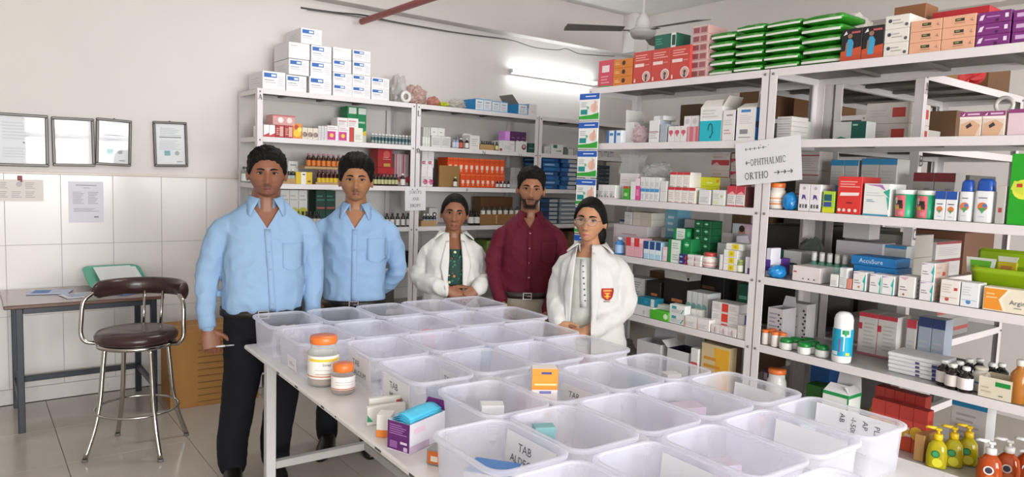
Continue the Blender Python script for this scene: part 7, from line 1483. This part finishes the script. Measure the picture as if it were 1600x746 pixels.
G('R', 4, 1527, 1580, 592, 'opened cream carton with a green label at the right edge', '#dcd3bf', f=[('r', .5, .62, .95, .84, '#158a3a'), ('r', .62, .15, .75, .22, '#8a8478'), ('l', .08, .2, .4, .6, 2, '#c2b89f')], dep=.10, opened='#c9bda4')
bottle(at_shelf('R', 4, 1590, .04), 'amber bottle at the right picture edge on the fourth shelf', .03, .16, mat('#b9762a', .15, alpha=.8), '#dcd9d2', None, name='amber_bottle')
# shelf 5 of rack C
jr = at_shelf('R', 5, 1210, .07); jar('plastic_jar', 'round white jar with orange lid low on the nearest rack behind the bins', jr, .047, zat(577, jr.x, jr.y)-ZS[5]-.018, .018, None, None, glass=mat('#d9d9d4', .25, alpha=.8), lidc='#cf6a2a')
G('R', 5, 1189, 1203, 578, 'purple carton with white square low by the post', '#3f1f4a', f=[('r', .1, .4, .5, .8, '#b9a8c0')], n=(1, 2), dep=.1, ins=.14, group='purple cartons low by the post')
G('R', 5, 1262, 1292, 572, 'blue carton at the back low on the nearest rack', '#1f5a9a', dep=.1, ins=.28)
G('R', 5, 1281, 1322, 614, 'opened white carton with green edges and raised flap', '#dfe2dd', f=[('r', 0, .92, 1, 1, '#158f4a'), ('r', .94, 0, 1, .92, '#158f4a')], r=[('r', 0, .92, 1, 1, '#158f4a'), ('r', .94, 0, 1, .92, '#158f4a')], dep=.11, opened='#d3d1d0', flaps=[('b', 4, .085, '#d6d4d6'), ('f', -50, .05, '#dcdadc'), ('r', -45, .04, '#d0cdd0')], cols={'+x': '#d5dad5'})
G('R', 5, 1256, 1280, 602, 'dark green carton lying behind the green edged carton', '#2a6a20', dep=.09, ins=.14)
ro = [hdr('#a8342c', .7), ('r', 0, 0, 1, .25, '#c94a2c'), ('c', .3, .45, .15, '#e0b23a'), ('l', .5, .3, .95, .6, 2, '#e6c9c0')]
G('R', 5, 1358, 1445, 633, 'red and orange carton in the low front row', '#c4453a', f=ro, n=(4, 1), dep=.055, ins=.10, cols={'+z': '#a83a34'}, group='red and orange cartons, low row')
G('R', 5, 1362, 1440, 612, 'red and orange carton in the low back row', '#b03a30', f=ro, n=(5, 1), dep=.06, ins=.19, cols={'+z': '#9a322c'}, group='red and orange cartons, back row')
G('R', 5, 1426, 1442, 680, 'low brown carton beside the yellow hand wash bottles', '#b58a55', dep=.16, ins=.03, name='stock_carton', cat='carton')
G('R', 5, 1480, 1536, 628, 'white carton with teal lid behind the yellow bottles', '#c9c9c7', f=[hdr('#2086b8', .88), ('l', .15, .2, .85, .8, 6, '#a9a6a4'), ('r', .1, .04, .9, .07, '#b8504a')], dep=.1, ins=.24)
def soap(loc, label, body, pump, lab, h_=.155, r=.033, group=None, rz=0):
    g = mat(body, .08, var=.05, alpha=.72, kind='tint')
    o = MB().loft([rrect(r*1.9, r*1.4, r*.5, 0), rrect(r*2, r*1.5, r*.55, .006), rrect(r*2.05, r*1.55, r*.6, h_*.30), rrect(r*1.75, r*1.4, r*.6, h_*.55), rrect(r*1.0, r*1.0, r*.45, h_*.66), rrect(r*.7, r*.7, r*.34, h_*.69)], g).obj('hand_wash_bottle', None, loc, rz); tag(o, label, 'bottle', group)
    pm = mat(pump, .3)
    p_ = MB().lathe([(r*.40, h_*.69), (r*.46, h_*.70), (r*.46, h_*.82), (r*.30, h_*.84)], pm, 16); p_.tube([(0, 0, h_*.83), (0, 0, h_*.93)], r*.16, pm, 10); p_.box(-r*.30, r*.30, -r*.28, r*.28, h_*.92, h_*.985, pm, .003); p_.tube([(-r*.2, 0, h_*.965), (-r*1.0, 0, h_*.975), (-r*1.25, 0, h_*.95)], [r*.20, r*.15, r*.12], pm, 10); p_.obj('pump', o)
    q = MB(); y = -r*.79
    def disc(cx, cz, rr, m, e): q.add([V((cx+rr*cos(t*pi/10), y-e, cz+rr*sin(t*pi/10))) for t in range(20)], [tuple(range(20))], m)
    disc(-.004, h_*.36, r*.42, mat(lab[0], .4), .0006); disc(-.004, h_*.36, r*.30, mat(lab[1], .4), .001); disc(.004, h_*.15, r*.5, mat(lab[2], .3), .0005); q.obj('bottle_label', o)
    return o
for i, (px, ins) in enumerate(((1462, .035), (1487, .105), (1510, .175))): soap(at_shelf('R', 5, px, ins), nth('yellow hand wash bottle with yellow pump', i, 3), '#c9bb1e', '#e8c21c', ('#176a3a', '#3f9a5c', '#d8d43a'), .158, .036, 'yellow hand wash bottles', radians(-70))
for i, (px, ins) in enumerate(((1544, .03), (1572, .11), (1604, .18))): soap(at_shelf('R', 5, px, ins), nth('orange hand wash bottle with white pump', i, 3), '#c4531e', '#e2e0de', ('#e2d8d6', '#3a3444', '#c9622c'), .165, .040, 'orange hand wash bottles', radians(-70))
soap(at_shelf('R', 5, 1612, .04), 'orange hand wash bottle cut off by the right picture edge', '#c4531e', '#e2e0de', ('#e2d8d6', '#3a3444', '#c9622c'), .165, .040, None, radians(-70))

# ================================================================ things standing on the table and in the bins
def TB(x0, x1, yb, yt, label, c, f=(), r=(), l=(), d=.05, rz=0, name='medicine_box', opened=False, flaps=(), cols=None, cat='box', zb=TZ+.001, w=None, h=None):
    """box on the table: front bottom edge between picture columns x0 and x1 at row yb"""
    a = atz(x0, yb, zb); b_ = atz(x1, yb, zb)
    cx = atz((x0+x1)/2, yb, zb); w_ = w or (a-b_).length; h_ = h or zat(yt, cx.x, cx.y)-zb
    o = cm(w_, d, h_, c, opened, front=f, right=r, left=l, cols=cols).obj(name, None, cx, rz); tag(o, label, cat)
    for fl in flaps: flap(o, w_, d, h_, *fl)
    return o
yv = -radians(52)
TB(588, 610, 684, 650, 'small white carton with orange foot at the table edge', '#e4e2de', f=[('r', 0, 0, 1, .32, '#e08230')], r=[('r', 0, 0, 1, .32, '#e08230'), ('l', .2, .5, .8, .8, 2, '#c9c5c0')], l=[('r', 0, 0, 1, .32, '#e08230')], d=.05, rz=radians(-42), w=.045, h=.070)
for j_, (px, py, lb, hh, dd) in enumerate(((604, 662, 'white flat carton with green corner leaning behind the mask box', .060, [('p', [(.0, .2), (.15, .2), (0, .6)], '#2a9a6a')]), (606, 652, 'white flat carton with red stripes beside the mask box', .068, [('r', .72, .55, 1, .65, '#d2443c'), ('r', .72, .72, 1, .82, '#d2443c')]))):
    p = atz(px, py, TZ+.001); mb = carton_mesh(.13, .018, hh, '#e2e0da', front=dd); tag(mb.obj('medicine_box', None, p, radians(-8)), lb, 'box')
mk = TB(606, 638, 706, 660, 'opened purple and white box of blue face masks', '#ded9e2', f=[], r=[('r', 0, .0, .55, .25, '#c9b3cc'), ('r', .12, .62, .42, .80, '#e8c9dc')], l=[], d=.165, rz=radians(-70), w=.085, h=.088, opened='#d6dcec', cols={'-y': '#5d1f68', '+x': '#e2dfe8', '-x': '#d9d5df'}, name='mask_box', flaps=[('b', 12, .03, '#5d1f68')])
mb = MB(); paint(mb, (-.0425, 0, 0), (1, 0, 0), (0, 0, 1), [('l', .1, .55, .9, .92, 5, '#a878b4'), ('r', .12, .1, .45, .34, '#8d5a98'), ('r', .6, .28, .9, .36, '#d9c9e0'), ('r', .75, .06, .92, .2, '#c9b3d0')], .085, .088); mb.obj('box_print', mk)
for i in range(5):
    mz = MB(); n = 8; g_ = [V((-.036+.072*j/n, .012+.145*k/6, .072+.012*sin(pi*j/n)+.0065*i+.0012*sin(k+i))) for k in range(7) for j in range(n+1)]
    mz.add(g_, [(k*9+j, k*9+j+1, (k+1)*9+j+1, (k+1)*9+j) for k in range(6) for j in range(8)], mat('#4fc3e6', .6, var=.08), True)
    o = mz.obj('face_mask', None, mk.location, mk.rotation_euler.z); s_ = o.modifiers.new('s', 'SOLIDIFY'); s_.thickness = .0012; tag(o, nth('light blue face mask in the purple box', 0, 1, i, 5), 'mask', 'blue face masks in the box')
TB(664, 690, 728, 690, 'orange and grey carton in front of the mask box at the picture edge', '#8f8c90', f=[('r', .1, .1, .95, .9, '#cf6a2a'), ('r', .3, .25, .8, .6, '#e6d9cc')], d=.05, rz=radians(-60), w=.045, h=.045)
def in_bin(rc, dx, dy, w_, d, h_, label, c, rz=0, name='medicine_box', cat='box', tilt=0, **k):
    b_ = BINS[rc]; p = b_.location+Matrix.Rotation(TA, 3, 'Z') @ V((dx, dy, .0072)); o = carton_mesh(w_, d, h_, c, y=-d/2, **k).obj(name, None, p); o.rotation_euler = (radians(tilt), 0, TA+rz); return tag(o, label, cat)
in_bin((4, 1), -.015, .04, .085, .055, .185, 'tall orange and white carton with fruit picture rising out of a bin', '#e9e2dc', rz=-.55, front=[('r', 0, .62, 1, 1, '#f08a24'), ('r', .1, .70, .95, .73, '#f8c890'), ('r', .35, .90, .75, .94, '#2c3a78'), ('r', .3, .55, .75, .60, '#7a7ab8'), ('c', .5, .22, .13, '#e89a4a'), ('p', [(.6, .32), (.85, .3), (.8, .42)], '#3f7a52')], right=[('r', 0, .62, 1, 1, '#e07a1c')])
in_bin((4, 1), -.072, .09, .035, .03, .085, 'purple carton beside the tall orange carton in its bin', '#7d5f96', rz=-.5, front=[('r', .3, .3, .7, .6, '#b9a8c8')])
in_bin((5, 0), .0, .02, .13, .10, .06, 'white and blue carton lying in the bin labelled with the painkiller', '#dfe1e8', rz=-.9, cols={'+z': '#4a80c4'})
in_bin((5, 2), -.01, .03, .11, .08, .05, 'white flat carton lying in the bin, third in its row', '#e6e4de', rz=-.4, top=[('l', .3, .4, .7, .6, 2, '#b5b2aa')])
in_bin((5, 1), -.03, .09, .06, .04, .11, 'teal carton standing in the bin beside the painkiller bin', '#7fb0b4', rz=-.4)
in_bin((6, 4), -.03, .09, .055, .04, .09, 'white and teal carton in the right bin with rotated lettering', '#cfe0de', rz=-.4, front=[('r', .1, .1, .9, .6, '#6fc0b4')])
in_bin((5, 4), .02, -.03, .10, .07, .03, 'dark red flat packet in the right bin of its row', '#a34a4c', rz=.3)
in_bin((3, 1), .0, -.04, .12, .09, .06, 'cream opened carton in the fourth row bin', '#dcd8c4', rz=.3)
in_bin((2, 0), .02, -.04, .12, .05, .03, 'white blister strips lying in the calcium bin, front', '#d9d9db', rz=.5, front=[('l', .1, .2, .9, .8, 2, '#8d8d92')])
in_bin((2, 0), -.02, .04, .11, .05, .035, 'white blister strips lying in the calcium bin, rear', '#cfcfd2', rz=-.4)
in_bin((4, 3), -.03, .07, .07, .05, .09, 'teal and white carton in the bin next to the sachet rack', '#8fb8bc', rz=-.3)
in_bin((4, 3), .05, -.01, .06, .05, .10, 'white carton in the bin next to the sachet rack', '#d8d6d4', rz=-.3, front=[LN])
in_bin((3, 3), .0, .06, .12, .06, .07, 'pale pink carton in the right bin of the fourth row', '#d3b8bc', rz=.2)
in_bin((2, 2), -.04, .05, .10, .08, .07, 'light blue carton in the bin before the bearded man', '#a3cfe6', rz=.2)
in_bin((1, 2), .04, .02, .05, .05, .09, 'pink carton in the second row bin', '#d8a3ae', rz=.2)
in_bin((4, 0), .0, .0, .07, .05, .11, 'tall white carton in the bin behind the face masks', '#e2e2e4', rz=-.5, front=[LN])
in_bin((3, 0), .03, -.07, .10, .05, .075, 'dark blue grey wrapped strip pack in the multi label bin', '#6f7f98', rz=-.2)
in_bin((5, 3), .02, .05, .12, .07, .09, 'pale mauve carton in the fourth bin of its row', '#d0c2d2', rz=-.3)
in_bin((6, 2), .0, .04, .1, .06, .08, 'pale lilac carton in the middle bin of the nearest full row', '#d8cee0', rz=-.3)
crumple('crumpled white film packet in the far left corner bin', BINS[(0, 0)].location+V((0, 0, .0072)), .06, .08, .05, mat('#dcd6d8', .2, var=.1, alpha=.6), 41)
crumple('crumpled film packet in the bin behind the orange lidded jars', BINS[(1, 0)].location+V((0, 0, .0072)), .07, .08, .04, mat('#e2d3d3', .2, var=.1, alpha=.6), 43)
